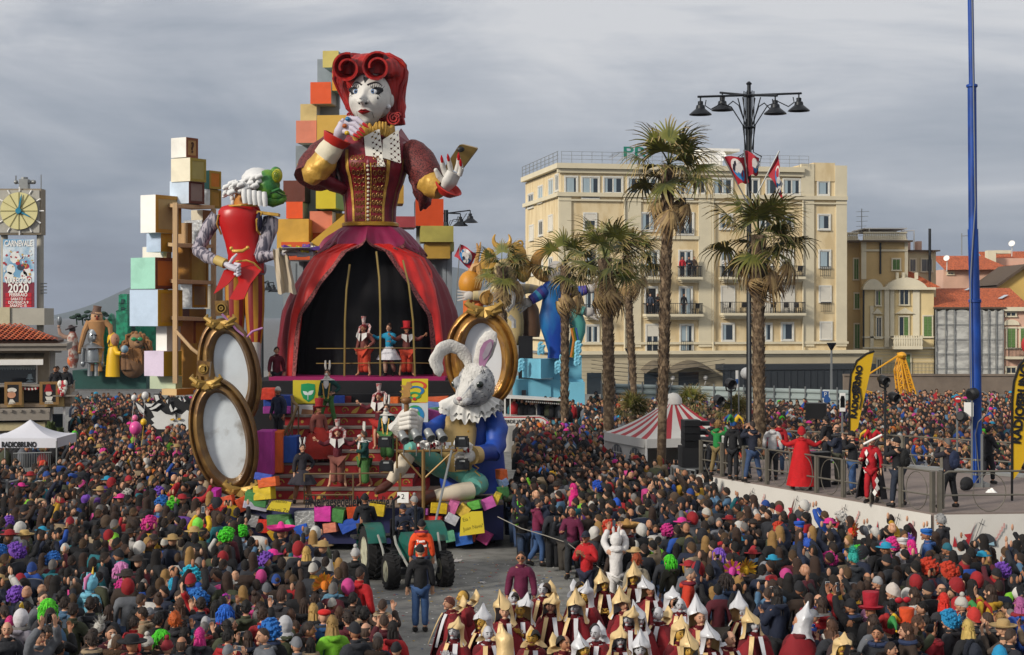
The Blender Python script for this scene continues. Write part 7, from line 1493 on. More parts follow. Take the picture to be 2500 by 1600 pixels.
m=MB();A,B=zp(600,940,54.2),zp(800,960,53.9);Al,Bl=zp(600,1050,54.2),zp(800,1070,53.9)
for p,q in((A,B),(Al,Bl),(A,Al),(B,Bl)):m.cyl(p,q,.035,6);m.cyl(p+V3((0,.9,0)),q+V3((0,.9,0)),.035,6)
for k in range(4):m.cyl(A.lerp(B,k/4),Al.lerp(Bl,(k+.5)/4),.02,5);m.cyl(Al.lerp(Bl,(k+.5)/4),A.lerp(B,(k+1)/4),.02,5);m.cyl(A.lerp(B,k/4),A.lerp(B,k/4)+V3((0,.9,0)),.02,5)
m.cyl(Al,(Al.x,Al.y,0),.04,6);m.cyl(Bl,(Bl.x,Bl.y,0),.04,6);m.bx(A.x,B.x+.9,54.0,55.2,A.z-.02,A.z+.02);m.build('truss_table',STEEL,sp)
t=thing('speaker','lone black box speaker before the grey barrier at upper right','speaker',P(1995,1025,70))
m=MB();e=P(1993,1003,70);m.box(e,(.85,.7,.66),rz=-.25);m.build('cabinet',BLACK,t,False)
m=MB();m.cyl((e.x,70,0),(e.x,70,e.z-.3),.05,8);m.build('pole',BLACK,t)
def lights(label,px,Y,heads,ptop,pbase):
 t=thing('floodlight_stand',label,'floodlight',(P(px,0,Y).x,Y,0));m=MB();x=P(px,0,Y).x;m.cyl((x,Y,0),(x,Y,P(0,ptop,Y).z),.04,6);m.build('mast',IRON,t)
 for hx,hy,r in heads:
  m=MB();e=P(hx,hy,Y-.2);m.lathe([(r*.5,.35),(r*.95,.2),(r,-.1),(r*.9,-.12),(r*.5,-.02)],e,16,ax=(-.35,1,.25));m.cyl(e,(x,Y,e.z-.15),.03,5)
  m.tube([e+V3((r*1.05,.05,0)),e+V3((r*.8,.1,-r*1.2)),e+V3((0,.1,-r*1.5)),e+V3((-r*.8,.1,-r*1.2)),e+V3((-r*1.05,.05,0))],.03,5);m.build('lamp_head',BLACK,t)
lights('twin black floodlights on a thin stand beside the lamp pole',1785,62,((1785,938,.2),(1757,978,.19)),930,1010);lights('twin black floodlights on a stand before the stone wall',2161,54,((2160,930,.16),(2186,971,.16)),935,1130)
def sign(label,px,pyt,pyb,w,Y,build):
 t=thing('sign',label,'sign',(P(px,0,Y).x,Y,0));a,b=P(px-w/2,pyb,Y),P(px+w/2,pyt,Y);m=MB();m.cyl((P(px,0,Y).x,Y+.06,0),(P(px,0,Y).x,Y+.06,b.z-.1),.04,6);m.build('pole',STEEL,t);build(t,a,b,Y);return t
BSG=mat('sign_blue','#2f5c9c',.5);RSG=mat('sign_red','#b3222a',.5)
def s1(t,a,b,Y):
 m=MB();m.bx(a.x,b.x,Y,Y+.03,a.z,b.z);m.build('panel',WHITE,t,False);m=MB();cx_=(a.x+b.x)/2;m.box((cx_-.05,Y-.01,b.z-.25),(.38,.015,.38));m.lathe([(.2,0),(.2,.02)],(cx_+.05,Y-.002,a.z+.35),16,ax=(0,-1,0));m.build('symbol',BSG,t,False);txt('lettering','P',.34,WHITE,fM((cx_-.05,Y-.03,b.z-.25),(1,0,0),(0,-1,0)),t,.002)
 for k in range(3):pass
sign('white parking sign with blue symbols on the grey barrier',2017,953,992,16,94,s1)
def s2(t,a,b,Y):
 m=MB();m.bx(a.x,b.x,Y,Y+.03,a.z,b.z);m.build('panel',WHITE,t,False);m=MB()
 for k in range(8):w_=rnd(.5,.85)*(b.x-a.x);z=b.z-.2-k*(b.z-a.z-.3)/8;m.bx((a.x+b.x)/2-w_/2,(a.x+b.x)/2+w_/2,Y-.008,Y-.002,z,z+.09)
 m.build('print_line',BLACK,t,False)
sign('tall white notice board with dark lines left of the feather flag',2057,960,1005,14,66,s2)
def s3(t,a,b,Y):
 c=V3(((a.x+b.x)/2,Y,(a.z+b.z)/2));r=(b.x-a.x)/2;m=MB();m.lathe([(r,0),(r,.03)],c,24,ax=(0,-1,0));m.build('disc',RSG,t,False);m=MB();m.box(c+V3((0,-.04,.02)),(r*1.3,.015,r*.32));m.prism([c+V3((x*r,-.045,z*r))for x,z in((-.5,.1),(-.35,.5),(-.15,.3),(.1,.55),(.3,.25),(.5,.1))],(0,.01,0));m.build('bar',WHITE,t,False)
sign('round red no entry sign left of the blue mast',2338,960,990,17,60,s3)
def s4(t,a,b,Y):
 m=MB();m.bx(a.x,b.x,Y,Y+.03,a.z,b.z);m.build('panel',WHITE,t,False);txt('lettering','6',1.0,RSG,fM(((a.x+b.x)/2+.05,Y-.02,(a.z+b.z)/2),(1,0,0),(0,-1,0)),t,.004,.03)
sign('white board with red numeral 6 behind the shaggy palm fronds',1829,507,536,29,65.6,s4)
for lab,px,py,Y in(('slim white street lamp left of the feather flag',2030,856,100),('slim grey street lamp before the hotel doors',1536,868,108)):
 t=thing('street_lamp',lab,'street lamp',PB(px,Y));e=P(px,py,Y);m=MB();m.tube([(e.x,Y,0),(e.x,Y,e.z)],[.1,.06],6);m.build('pole',STEEL,t);m=MB();m.lathe([(.05,0),(.3,.45),(.26,.47)],e,10);m.build('head',LMP,t)
t=thing('globe_lamp','white globe lamp left of the tall lamp pole','lamp',PB(1822,90));m=MB();e=P(1822,912,90);m.ell(e,.33,12,8);m.build('globe',WHITE,t);m=MB();m.cyl((e.x,90,0),e,.05,6);m.build('pole',IRON,t)
t=thing('pennant','narrow white and blue pennant beside twin floodlights','flag',PB(1799,75));m=MB();a,b=P(1796,948,75),P(1802,905,75);m.bx(a.x,b.x,75,75.03,a.z,b.z);m.build('cloth',WHITE,t,False);m=MB();m.bx(a.x,b.x,74.98,74.996,a.z+.2,a.z+.42);m.build('blue_patch',BSG,t,False);m=MB();m.cyl((b.x+.03,75,0),(b.x+.03,75,b.z),.03,6);m.build('pole',STEEL,t)
FRD=mat('flag_red','#9c1828',.7,0,.15,1,.2,3);FCI=[mat('emblem_blue','#2a78b0',.7),mat('emblem_white','#c9c3c0',.7),mat('emblem_dark','#2b2230',.7)]
def flag(label,P4,pole,Y,em=(.55,.5,.36)):
 t=thing('flag',label,'flag',V3(P4[3]));P4=[V3(p)for p in P4]
 def at(u,v):p=P4[0].lerp(P4[1],u).lerp(P4[3].lerp(P4[2],u),v);return p+V3((0,.12*sin(u*7+v*2),.05*sin(u*6)))
 m=MB();m.grid(at,14,10);m.build('cloth',FRD,t)
 cu,cv,r=em;mm=MB();N_=20
 for k in range(N_):
  A,B=2*pi*k/N_,2*pi*(k+1)/N_;f=lambda q,a:at(cu+r*q*cos(a)*.8,cv+r*q*sin(a))+V3((0,-.03,0))
  mi=0 if sin((A+B)/2)>.1 else 1;mm.add([f(0,A),f(1,A),f(1,B)],[(0,1,2)],mi)
 random.seed(len(label))
 for k in range(9):a=rnd(0,6.28);q=rnd(.1,.8);c=at(cu+r*q*cos(a)*.8,cv+r*q*sin(a))+V3((0,-.05,0));s=rnd(.08,.2);mm.prism([c+V3((s*cos(x)*.6,0,s*sin(x)))for x in(0,1.2,2.5,3.7,5)],(0,.01,0),random.choice((1,1,2,2,0)))
 mm.build('emblem',FCI,t,False)
 m=MB();m.cyl(pole[0],pole[1],.03,6);m.build('staff',STEEL,t)
Yg=65.5
def zg(x,y,d=0):p=P(1650+x/3.5,180+y/3.5,Yg+d);return p
lb=(X0,YL-.3,zl(0,1150).z)
flag('red flag with blue and white emblem, left one on the lamp pole',(zg(402,715),zg(590,705),zg(625,925),zg(530,955)),(lb,zg(400,705)),Yg,(.5,.5,.42));flag('red flag with emblem, middle one high on the lamp pole',(zg(586,655),zg(715,715),zg(705,860),zg(625,880)),(lb,zg(583,650)),Yg,(.7,.5,.36));flag('red flag with emblem, right one slanting from the lamp pole',(zg(880,668),zg(885,860),zg(920,1080),zg(790,868)),(lb,zg(884,662)),Yg,(.6,.55,.4))
Yq=88
def z6q(x,y):return z6c(x,y,Yq)
flag('red flag with round blue emblem waving right of the red gown',(z6q(250,160),z6q(390,235),z6q(330,362),z6q(200,260)),((z6q(150,640).x,Yq,2),z6q(252,158)),Yq,(.55,.5,.42))
YB2=97.0
def zb6(x,y,d=0.0):return z6c(x,y,YB2+d)
kb6=1/3.423/FPX*YB2
SKY_=mat('float_sky_blue','#6fb4cc',.6,0,.12,.8,.15,4);bf=thing('blue_float','sky blue carnival float pedestal with scrollwork behind slim dark palm','carnival float',zb6(1000,1540))
def bb(m,x0,x1,y0,y1,d0,d1):a,b=zb6(x0,y1),zb6(x1,y0);m.bx(a.x,b.x,YB2+d0,YB2+d1,0 if y1>=1540 else a.z,b.z)
m=MB();bb(m,690,1280,1290,1540,0,6);bb(m,1030,1270,1110,1290,.5,6);bb(m,820,1010,1310,1500,-.12,0);bb(m,1150,1290,1310,1540,-.5,3)
a,b,c_=zb6(770,1115),zb6(1040,1115),zb6(925,1115,-1.6);lo=zb6(0,1275).z
m.prism([(a.x,YB2+.5,lo),(c_.x,YB2-1.6,lo),(b.x,YB2+.5,lo)],(0,0,a.z-lo));m.build('pedestal',SKY_,bf,False)
m=MB()
for cx_,cy_ in((765,1170),(1070,1190),(1110,1130),(1235,1120),(930,1030),(1240,1020)):
 for q in range(3):
  pts=[zb6(cx_+(26-4*j*.5)*cos(j*.7+q),cy_-30+30*q+(22-2*j*.5)*sin(j*.7+q),-.8)for j in range(9)];m.tube(pts,.12,6)
m.build('scrollwork',SKY_,bf)
m=MB();bb(m,740,860,930,1290,1,4);m.build('dark_backing',DARK,bf,False)
m=MB();bb(m,765,802,1378,1420,-.2,-.1);m.build('small_panel',mat('panel_dark','#3b3b40'),bf,False)
def gown(label,rings,mt,arms,head=None,extra=None,dd=0.0,stripes=None):
 t=thing('gowned_figure',label,'carnival figure',zb6(rings[-1][1],rings[-1][0],dd));m=MB()
 m.loft([[V3((zb6(cx_,0).x+h*kb6*cos(a),YB2+dd+h*kb6*.75*sin(a),zb6(0,y).z))for a in[2*pi*k/22 for k in range(22)]]for y,cx_,h in rings]);m.build('gown',mt,t,ang=70)
 for pts,rs,mm,hand in arms:
  p,r=dens([zb6(x,y,dd-.2-.1*i)for i,(x,y)in enumerate(pts)],[q*kb6 for q in rs],5);m=MB();m.tube(p,r,12,mf=(lambda i,j:(i//2)%len(mm))if isinstance(mm,list)else None);m.build('sleeve',mm,t,ang=70)
  if hand:
   e=zb6(*pts[-1],dd-.3);d=(zb6(*pts[-1],dd-.3)-zb6(*pts[-2],dd-.3)).normalized();m=MB();m.ell(e+d*.25,(.35,.2,.28),10,7)
   for k in range(4):s_=V3((-d.z,0,d.x));m.tube([e+d*.4+s_*(.2-.13*k),e+d*.95+s_*(.3-.2*k)],[.09,.05],6)
   m.build('hand',mat('gown_hand','#b9b3ad',.7),t)
 if head:head(t)
 if extra:extra(t)
 return t
BG=mat('gown_blue','#1673b5',.5,0,.35,.5,.15,3,col2='#0f3f9c',cs=.45,stretch=(1,1,.35),c2amt=(.42,.52));TG=mat('gown_teal','#4f9d94',.5,0,.3,.5,.15,3,col2='#2a6c8f',cs=.5,stretch=(1,1,.4),c2amt=(.5,.6));CG=mat('gown_cream','#bda878',.6,0,.2,.6,.15,3);OG=mat('gown_orange','#c95f16',.5,0,.25,.8);BWG=mat('gown_brown','#5b3f2a',.6,0,.3,.8)
SB=[mat('stripe_blue','#2b52a8',.5),mat('stripe_violet','#4a3a8c',.5),mat('stripe_aqua','#3a93b5',.5)];ST_=[mat('stripe_teal','#5a9a92',.5),mat('stripe_sand','#a5996c',.5)];SC=[mat('stripe_cream','#c2b084',.6),mat('stripe_pale','#a99f8c',.6)]
def hd1(t):m=MB();m.ell(zb6(1050,410),(.55,.6,.8),12,9);m.build('head',mat('gown_hand','#b9b3ad',.7),t);m=MB();m.tube([zb6(1030+150*cos(a),330+130*sin(a))for a in[2*pi*k/16*.6+1.2 for k in range(17)]],[.1+.25*sin(pi*k/16)for k in range(17)],7);m.build('horn',mat('horn_gold','#a5793a',.5,.2),t)
gown('giant blue and cobalt swirled gown figure on the sky blue float',[(470,1040,70),(500,1035,95),(600,1030,88),(680,1020,92),(760,1032,122),(860,1040,118),(980,1052,88),(1060,1052,66),(1112,1052,72)],BG,[([(960,540),(900,590),(840,628)],(52,48,40),SB,True),([(1120,560),(1220,560),(1310,540)],(55,50,38),SB,True)],hd1)
gown('giant teal gown figure with rainbow side band behind the blue one',[(590,1190,40),(640,1200,55),(720,1210,60),(820,1235,70),(900,1240,60),(1000,1215,50),(1112,1200,48)],TG,[([(1195,640),(1225,700),(1290,718)],(50,44,36),ST_,True)],None,lambda t:[(lambda m:(m.tube([zb6(x+i*9,y,-.6)for x,y in((1185,860),(1205,960),(1190,1060),(1180,1105))],.1,6),m.build('rainbow_band',mat('rb'+str(i),c,.5),t)))(MB())for i,c in enumerate(('#b5722a','#b0a02a','#3f8a4a','#2a5a9c'))],.5)
def hd2(t):
 m=MB();m.ell(zb6(620,420),(.8,.8,1.0),12,9);m.build('head',CG,t)
 m=MB()
 for sx in(-1,1):m.tube([zb6(600+sx*(15+55*sin(a)),180-60*(1-cos(a))*1.0)for a in[pi*.75*k/10 for k in range(11)]],[.22-.018*k for k in range(11)],7)
 m.tube([zb6(752+22*cos(a),155+24*sin(a))for a in[2*pi*k/14 for k in range(15)]],.06,6);m.cyl(zb6(752,180),zb6(740,330),.06,5)
 for x,y in((490,300),(510,370),(720,250),(740,270),(780,370)):m.ell(zb6(x,y),(.5,.4,.8),8,6)
 m.build('headdress',mat('headdress_gold','#b98f3f',.5,.2,.25),t)
gown('giant cream gown figure with horned headdress behind gold mirror',[(480,650,90),(520,650,120),(600,655,105),(700,680,92),(800,705,80),(900,715,70),(1010,700,40)],CG,[([(560,560),(460,590),(360,590)],(58,46,40),SC,True),([(740,540),(820,530),(900,540)],(50,42,36),SC,True)],hd2,lambda t:[(lambda m:(m.tube([zb6(x,y,-1.6)for x,y in pts],.16,6),m.build('pattern_band',mat('band_grey','#a9a8a6',.6,0,.4,6),t)))(MB())for pts in(((640,540),(700,580),(690,660),(640,720)),((660,760),(700,800),(700,860)),((540,560),(545,640),(560,700)))],2.0)
def hd3(t):m=MB();m.ell(zb6(335,490,2.5),(.72,.72,.82),12,9);m.build('head',mat('head_amber','#c0811f',.5),t);m=MB();m.tube([zb6(x,y,2.5)for x,y in((330,440),(360,350),(410,330),(420,420),(395,510))],[.2,.3,.35,.3,.15],8);m.tube([zb6(x,y,2.5)for x,y in((380,340),(405,210),(390,150))],[.15,.12,.04],6);m.tube([zb6(x,y,2.5)for x,y in((400,240),(415,200),(422,140))],[.1,.09,.03],6);m.build('hair_loop',mat('loop_tan','#b0844a',.5,0,.2),t)
gown('giant orange gown figure with amber head right of the red gown',[(540,335,40),(590,335,72),(660,340,75),(780,345,80),(900,345,85)],OG,[([(380,610),(420,650),(380,700)],(40,40,35),OG,False)],hd3,None,2.5)
gown('giant brown gown figure between the cream and the blue gowns',[(640,840,45),(700,845,70),(800,850,75),(880,850,80),(940,850,70)],BWG,[],None,None,2.5)
YV=87.0
def zv(x,y,Y=YV):return P(1200+x/3.42,950+y/3.42,Y)
vh=thing('rescue_vehicle','white open sided vehicle lettered VERDE VIAREGGIO full of people','vehicle',zv(320,330))
VWH=mat('vehicle_white','#c9c7c2',.4,0,.08)
def vb(m,x0,x1,y0,y1,d0,d1):a,b=zv(x0,y1),zv(x1,y0);m.bx(a.x,b.x,YV+d0,YV+d1,a.z,b.z)
m=MB();pts=[(60,228),(400,228),(440,240),(505,296),(480,312),(60,312)];m.prism([zv(x,y)for x,y in pts],(0,2.4,0));m.build('body',VWH,vh,False)
m=MB();m.prism([zv(x,y,YV-.02)for x,y in((60,232),(402,232),(440,245),(500,298),(492,300),(436,252),(400,240),(60,240))],(0,.01,0));m.build('stripe',RSG,vh,False)
m=MB();m.prism([zv(x,y)for x,y in((60,75),(640,105),(640,96),(60,62))],(0,2.4,0));vb(m,105,118,80,230,0,.1);vb(m,152,160,80,225,0,.1);vb(m,590,600,100,228,0,.1);m.build('roof',VWH,vh,False)
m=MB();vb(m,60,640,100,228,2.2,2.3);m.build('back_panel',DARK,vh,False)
m=MB()
for k in range(18):m.ell(zv(290+17*k,104+1.2*k,YV+.3),.05,5,4)
m.build('light_string',WHITE,vh)
m=MB();vb(m,60,500,312,400,.3,2.2);m.build('chassis',VWH,vh,False)
txt('lettering','VERDE VIAREGGIO',.26,BLACK,fM(zv(245,272,YV-.03),(1,0,.02),(0,-1,0)),vh,.004,.004,sx=.9)
m=MB();a,b=zv(70,430,80),zv(750,305,80);m.grid(lambda u,v:V3((a.x+(b.x-a.x)*u,80-.1*sin(u*22),.1+(b.z-.1)*(1-v))),40,4);
o=m.build('canvas_barrier',mat('canvas_white','#b9b6b0',.8,0,.12,.8,.2,2),label='plain white canvas barrier below the white vehicle',cat='barrier')
m=MB();a,b,c_=P(1215,1262,44),P(1332,1308,42.6),P(1386,1326,42.0);m.tube([a,a.lerp(b,.5)-V3((0,0,.06)),b,c_],.011,6);m.tube([c_,P(1480,1400,37),P(1530,1425,35)],.009,5);m.build('rope',mat('rope_white','#8f8a80',.8),label='pale rope held by the stewards along the right crowd',cat='rope')
trc=thing('tractor','green farm tractor with pale rims pulling the float towards the viewer','tractor',(-2.55,41.3,0),rd(17))
TM=wm(trc);TGN=mat('tractor_green','#0f5a4e',.45,.1,.3,3,col2='#4a4a38',cs=4,c2amt=(.55,.75));TYR=mat('tyre','#1c1b1b',.9,0,.25,4);RIM=mat('rim_pale','#b4b29a',.6,0,.3,3,col2='#6a604c',cs=5,c2amt=(.52,.7));ENG=mat('engine_grey','#3a3b3d',.6,.3,.3,5);TGY=mat('tractor_grey','#8d8d86',.5)
def wheel(x,y,r,w_):
 m=MB();m.M=TM@M4.Translation((x,y,r))@M4.Rotation(pi/2,4,'Y');m.lathe([(r*.58,-w_*.42),(r*.86,-w_*.5),(r*.97,-w_*.44),(r*.98,0),(r*.97,w_*.44),(r*.86,w_*.5),(r*.58,w_*.42)],(0,0,0),36);n=18
 for k in range(n):
  for sd in(-1,1):
   A=2*pi*(k+.5*(sd>0))/n;q=[]
   for dz,da,dr in((0,.16,.99),(sd*w_*.5,-.05,.93),(sd*w_*.5,.06,.93),(0,.28,.99)):q.append((cos(A+da)*r*dr,sin(A+da)*r*dr,dz))
   qo=[V3((p[0]*1.06,p[1]*1.06,p[2]))for p in q];m.add([V3(p)for p in q]+qo,[(4,5,6,7),(0,1,5,4),(1,2,6,5),(2,3,7,6),(3,0,4,7)])
 wo=m.build('wheel',TYR,trc,ang=30)
 m=MB();m.M=TM@M4.Translation((x,y,r))@M4.Rotation(pi/2,4,'Y')
 for s in(-1,1):m.lathe([(r*.6,s*w_*.44),(r*.57,s*w_*.46),(r*.5,s*w_*.3),(r*.3,s*w_*.22),(r*.12,s*w_*.3),(.01,s*w_*.3)],(0,0,0),24)
 m.build('rim',RIM,wo,ang=50)
wheel(-.82,.95,.68,.42);wheel(.82,.95,.68,.42);wheel(-.68,-.75,.44,.32);wheel(.68,-.75,.44,.32)
m=MB();m.M=TM;m.loft([[V3((x,y,z))for x,z in((-.26,.68),(.26,.68),(.28,1.05),(.2,1.2*s),(-.2,1.2*s),(-.28,1.05))]for y,s in((-1.12,.98),(-.9,1.02),(.25,1.05))]);m.build('bonnet',TGN,trc,ang=25)
m=MB();m.M=TM
for s in(-1,1):
 rings=[]
 for k in range(9):A=rd(-25+180*k/8);rings.append([V3((s*.56,.95+.78*cos(A),.68+.76*sin(A))),V3((s*1.05,.95+.78*cos(A),.68+.76*sin(A)))])
 m.loft(rings,False,False);m.prism([V3((s*.56,.95+.78*cos(rd(-25+180*k/8)),.68+.76*sin(rd(-25+180*k/8))))for k in range(9)],(s*.03,0,0))
m.build('mudguard',TGN,trc)
m=MB();m.M=TM;m.box((0,-.2,.55),(.34,1.7,.4));m.box((0,.9,.6),(1.3,.25,.25));m.box((0,-.75,.42),(1.25,.14,.14));m.box((0,-1.1,.5),(.5,.1,.3));m.box((0,.6,.75),(.9,.7,.08))
for s in(-1,1):m.cyl((s*.3,-.5,.7),(s*.3,.2,.55),.06,6);m.box((s*.3,-.2,.6),(.14,.4,.25))
m.build('chassis',ENG,trc,False)
m=MB();m.M=TM
for s in(-1,1):m.tube([(s*.34,.35,1.15),(s*.4,-.1,1.0),(s*.42,-.7,.85),(s*.35,-1.2,.6),(s*.28,-1.25,.35)],.035,6);m.tube([(s*.78,.3,1.2),(s*.74,-.05,.9),(s*.72,-.3,.55)],.03,6)
m.build('guard_pipe',TGY,trc)
m=MB();m.M=TM
for s in(-1,1):m.lathe([(.1,0),(.1,.1)],(s*.22,-1.22,.62),12,ax=(0,-1,0))
m.build('headlight',STEEL,trc)
m=MB();m.M=TM;m.tube([(-.36,.35,1.1),(-.36,.38,2.05),(-.2,.4,2.15)],.035,6);m.tube([(.05,-.3,1.15),(.05,-.3,2.0)],.04,8);m.build('exhaust',BLACK,trc)
m=MB();m.M=TM;m.box((0,1.0,1.0),(.5,.5,.1));m.box((0,1.25,1.25),(.5,.08,.45));m.build('seat',BLACK,trc,False)
m=MB();m.M=TM;c=V3((0,.5,1.3));m.tube([c+V3((.2*cos(a),.08*sin(a),.19*sin(a)))for a in[2*pi*k/16 for k in range(17)]],.02,6);m.cyl(c,(0,.35,1.05),.025,6);m.build('steering_wheel',BLACK,trc)
random.seed(2);m=MB()
for k in range(900):
 Y=rnd(27,46);x=P(rnd(880,1480),0,Y).x;s=rnd(.015,.06);m.box((x,Y,.012),(s,s*rnd(.6,1),.004),rz=rnd(0,3),mi=random.choice((0,0,1,2,3)))
m.build('confetti',[WHITE,RSG,FY,BSG],kind='stuff',label='confetti scattered on the open road')
m0=MB();m0.grid(lambda u,v:V3(((u-.5)*.5,(v-.5)*.2,.02+.015*sin(u*9)+.012*sin(v*7))),6,3);lme=m0.mesh('litter',mat('litter_white','#b9b4b0',.8,0,.2,6),True)
for(px,py,lab)in((1115,1372,'crumpled pale paper on the road right of the tractor'),(1070,1430,'small white and red wrapper beside right tractor wheel'),(1178,1424,'tiny reddish scrap on the open road')):
 Y=YG(py);link('litter',lme,None,(P(px,0,Y).x,Y,.005),(0,0,rnd(0,3)),scale=1 if py==1372 else .55,label=lab,cat='litter')
random.seed(77)
SKN=mat('skin',None,.6,0,.12,9,obj=True);EYE=mat('eye_dark','#1a1614',.3);MOU=mat('mouth_rose','#8f4a44',.5)
CLO=mat('cloth',None,.85,0,.25,5,.55,9,obj=True);HAI=mat('hair',None,.7,0,.45,12,.6,30,obj=True,stretch=(1,1,.3));SHO=mat('shoe_dark','#1d1a19',.6);FUR=mat('fur',None,.95,0,.5,20,.9,45,obj=True)
WGM=mat('wig_strands',None,.6,0,.35,16,.8,40,obj=True)
HCN=V3((0,.03,1.64))
ARM={'down':((.245,-.02,1.13),(.255,.07,.89),(0,.25,-1)),'phone':((.26,.17,1.27),(.10,.34,1.56),(-.15,.15,1)),'up':((.29,.10,1.55),(.2,.26,1.82),(-.1,.15,1)),'high':((.25,.14,1.60),(.12,.27,1.86),(-.15,.1,1)),'fold':((.27,.03,1.15),(.04,.22,1.14),(-1,.1,.1)),'clap':((.26,.06,1.15),(.06,.30,1.29),(-.3,.6,.6)),'spread':((.41,.04,1.28),(.60,.14,1.43),(.7,.3,.6)),'hip':((.37,-.10,1.18),(.21,.06,1.02),(-.8,.5,-.2)),'front':((.25,.12,1.13),(.18,.36,1.20),(-.1,1,.1)),'cam':((.28,.17,1.30),(.08,.26,1.58),(-.5,.3,.6))}
LEG={'stand':[((.095,.0,.50),(.10,-.01,.09),(.11,.13,.04))]*2,'walk':[((.09,.12,.52),(.09,.10,.10),(.1,.24,.05)),((.09,.0,.50),(.10,-.22,.13),(.1,-.10,.04))],'sit':[((.12,.42,.86),(.12,.42,.45),(.12,.55,.40))]*2,'wide':[((.17,.02,.50),(.24,-.01,.09),(.27,.12,.04))]*2}
POSES={'rest':('down','down','stand'),'photo':('phone','phone','stand'),'onehand':('down','up','stand'),'folded':('fold','fold','stand'),'cheer':('high','high','stand'),'clap':('clap','clap','stand'),'spread':('spread','spread','wide'),'walk':('down','front','walk'),'sit':('front','front','sit'),'camera':('cam','cam','wide'),'hip':('hip','down','wide'),'singlephone':('down','phone','stand'),'reach':('front','spread','walk')}
_todo=[]
def skin_job(verts,edges,radii,sub):
 me=bpy.data.meshes.new('sk');me.from_pydata([tuple(v)for v in verts],edges,[]);o=bpy.data.objects.new('sk',me);COL.objects.link(o);o.modifiers.new('s','SKIN')
 for i,r in enumerate(radii):sv=me.skin_vertices[0].data[i];sv.radius=(r,r);sv.use_root=(i==0)
 if sub:o.modifiers.new('d','SUBSURF').levels=int(sub+.6);o.modifiers[-1].render_levels=int(sub+.6)
 if sub==.5:o.modifiers.new('c','DECIMATE').ratio=.3
 _todo.append(o);return o
def skeleton(arms,legs,part,grow=0.0,sub=1):
 V,E,R=[],[],[]
 def add(p,r,par=None):V.append(V3(p));R.append(r+grow);(E.append((par,len(V)-1))if par is not None else None);return len(V)-1
 if part=='legs':
  a=add((0,0,.93),.13)
  for s,L in((1,legs[0]),(-1,legs[1])):
   h=add((s*.085,.0 if L[0][1]<.3 else .1,.86 if L[0][1]<.3 else .9),.095,a);k=add((s*L[0][0],L[0][1],L[0][2]),.068,h);n=add((s*L[1][0],L[1][1],L[1][2]+.03),.055,k)
  return skin_job(V,E,R,sub)
 a=add((0,0,1.10),.125)
 b=add((0,0,.94 if part=='body' else .86),.13 if part=='body' else .135,a)
 c=add((0,0,1.29),.13,a);u=add((0,-.01,1.41),.09,c)
 if part=='body':n=add((0,.005,1.49),.055,u);n2=add((0,.02,1.57),.05,n)
 else:n=add((0,0,1.475),.062,u)
 for s,A in((1,ARM[arms[1]]),(-1,ARM[arms[0]])):
  sh=add((s*.175,-.01,1.395),.068,u);el=add((s*A[0][0],A[0][1],A[0][2]),.047,sh);e,w_=V3((s*A[0][0],A[0][1],A[0][2])),V3((s*A[1][0],A[1][1],A[1][2]));wr=add(e.lerp(w_,1.0 if part=='body' else .9),.032 if part=='body' else .036,el)
 if part=='body':
  for s,L in((1,legs[0]),(-1,legs[1])):
   sit=L[0][1]>.3;h=add((s*.085,.1 if sit else 0,.9 if sit else .87),.09,b);k=add((s*L[0][0],L[0][1],L[0][2]),.058,h);an=add((s*L[1][0],L[1][1],L[1][2]),.042,k);to=add((s*L[2][0],L[2][1],L[2][2]),.035,an)
 return skin_job(V,E,R,sub)
def add_hand(m,w_,d,s,mi=0,k=1.0):
 d=V3(d).normalized();w_=V3(w_);sd=d.cross(V3((0,1,0)))if abs(d.y)<.8 else d.cross(V3((0,0,1)));sd.normalize();nr=d.cross(sd)
 m.tube([w_-d*.02,w_+d*.03,w_+d*.085*k],[.028,.04,.036],6,flat=(1,.5),mi=mi)
 for j,(ln,o)in enumerate(((.07,-.03),(.08,-.01),(.075,.011),(.058,.03))):b=w_+d*.08*k+sd*o;m.tube([b,b+d*ln*.55+nr*.008,b+d*ln*.9+nr*.03],[.0105,.010,.007],4,mi=mi)
 b=w_+d*.03+sd*-.036*s;m.tube([b,b+d*.035-sd*.03*s,b+d*.07-sd*.028*s],[.013,.012,.008],4,mi=mi)
def add_head(m,n=12,rows=9,detail=True):
 c=HCN
 def fn(p):
  k=1.0
  if p.z<0:k*=1-.22*(-p.z)**1.5
  return k
 m.ell(c,(.076,.098,.122),n,rows,fn=fn)
 if detail:
  m.tube([c+V3((0,.092,.025)),c+V3((0,.112,-.012)),c+V3((0,.088,-.03))],[.009,.017,.012],6);m.ell(c+V3((0,.075,-.085)),(.03,.03,.025),8,5)
  for s in(-1,1):
   m.ell(c+V3((s*.078,-.005,-.005)),(.012,.022,.033),6,5);m.ell(c+V3((s*.03,.085,.012)),(.014,.010,.008),6,4,mi=1);m.tube([c+V3((s*.012,.094,.034)),c+V3((s*.032,.092,.04)),c+V3((s*.05,.078,.033))],.005,4,mi=1)
  m.tube([c+V3((-.026,.084,-.055)),c+V3((0,.092,-.053)),c+V3((.026,.084,-.055))],.007,5,mi=2)
 else:m.tube([c+V3((0,.092,.02)),c+V3((0,.108,-.02))],[.008,.014],4)
JOBS={}
for pn,(al,ar,lg)in POSES.items():JOBS[pn]=(skeleton((al,ar),LEG[lg],'body'),skeleton((al,ar),LEG[lg],'jacket',.026),skeleton((al,ar),LEG[lg],'jacket',.024,.5))
LJ={k:(skeleton(None,v,'legs',.016),skeleton(None,v,'legs',.02,0))for k,v in LEG.items()}
LJP=skeleton(None,LEG['stand'],'legs',.075)
DG=bpy.context.evaluated_depsgraph_get();DG.update()
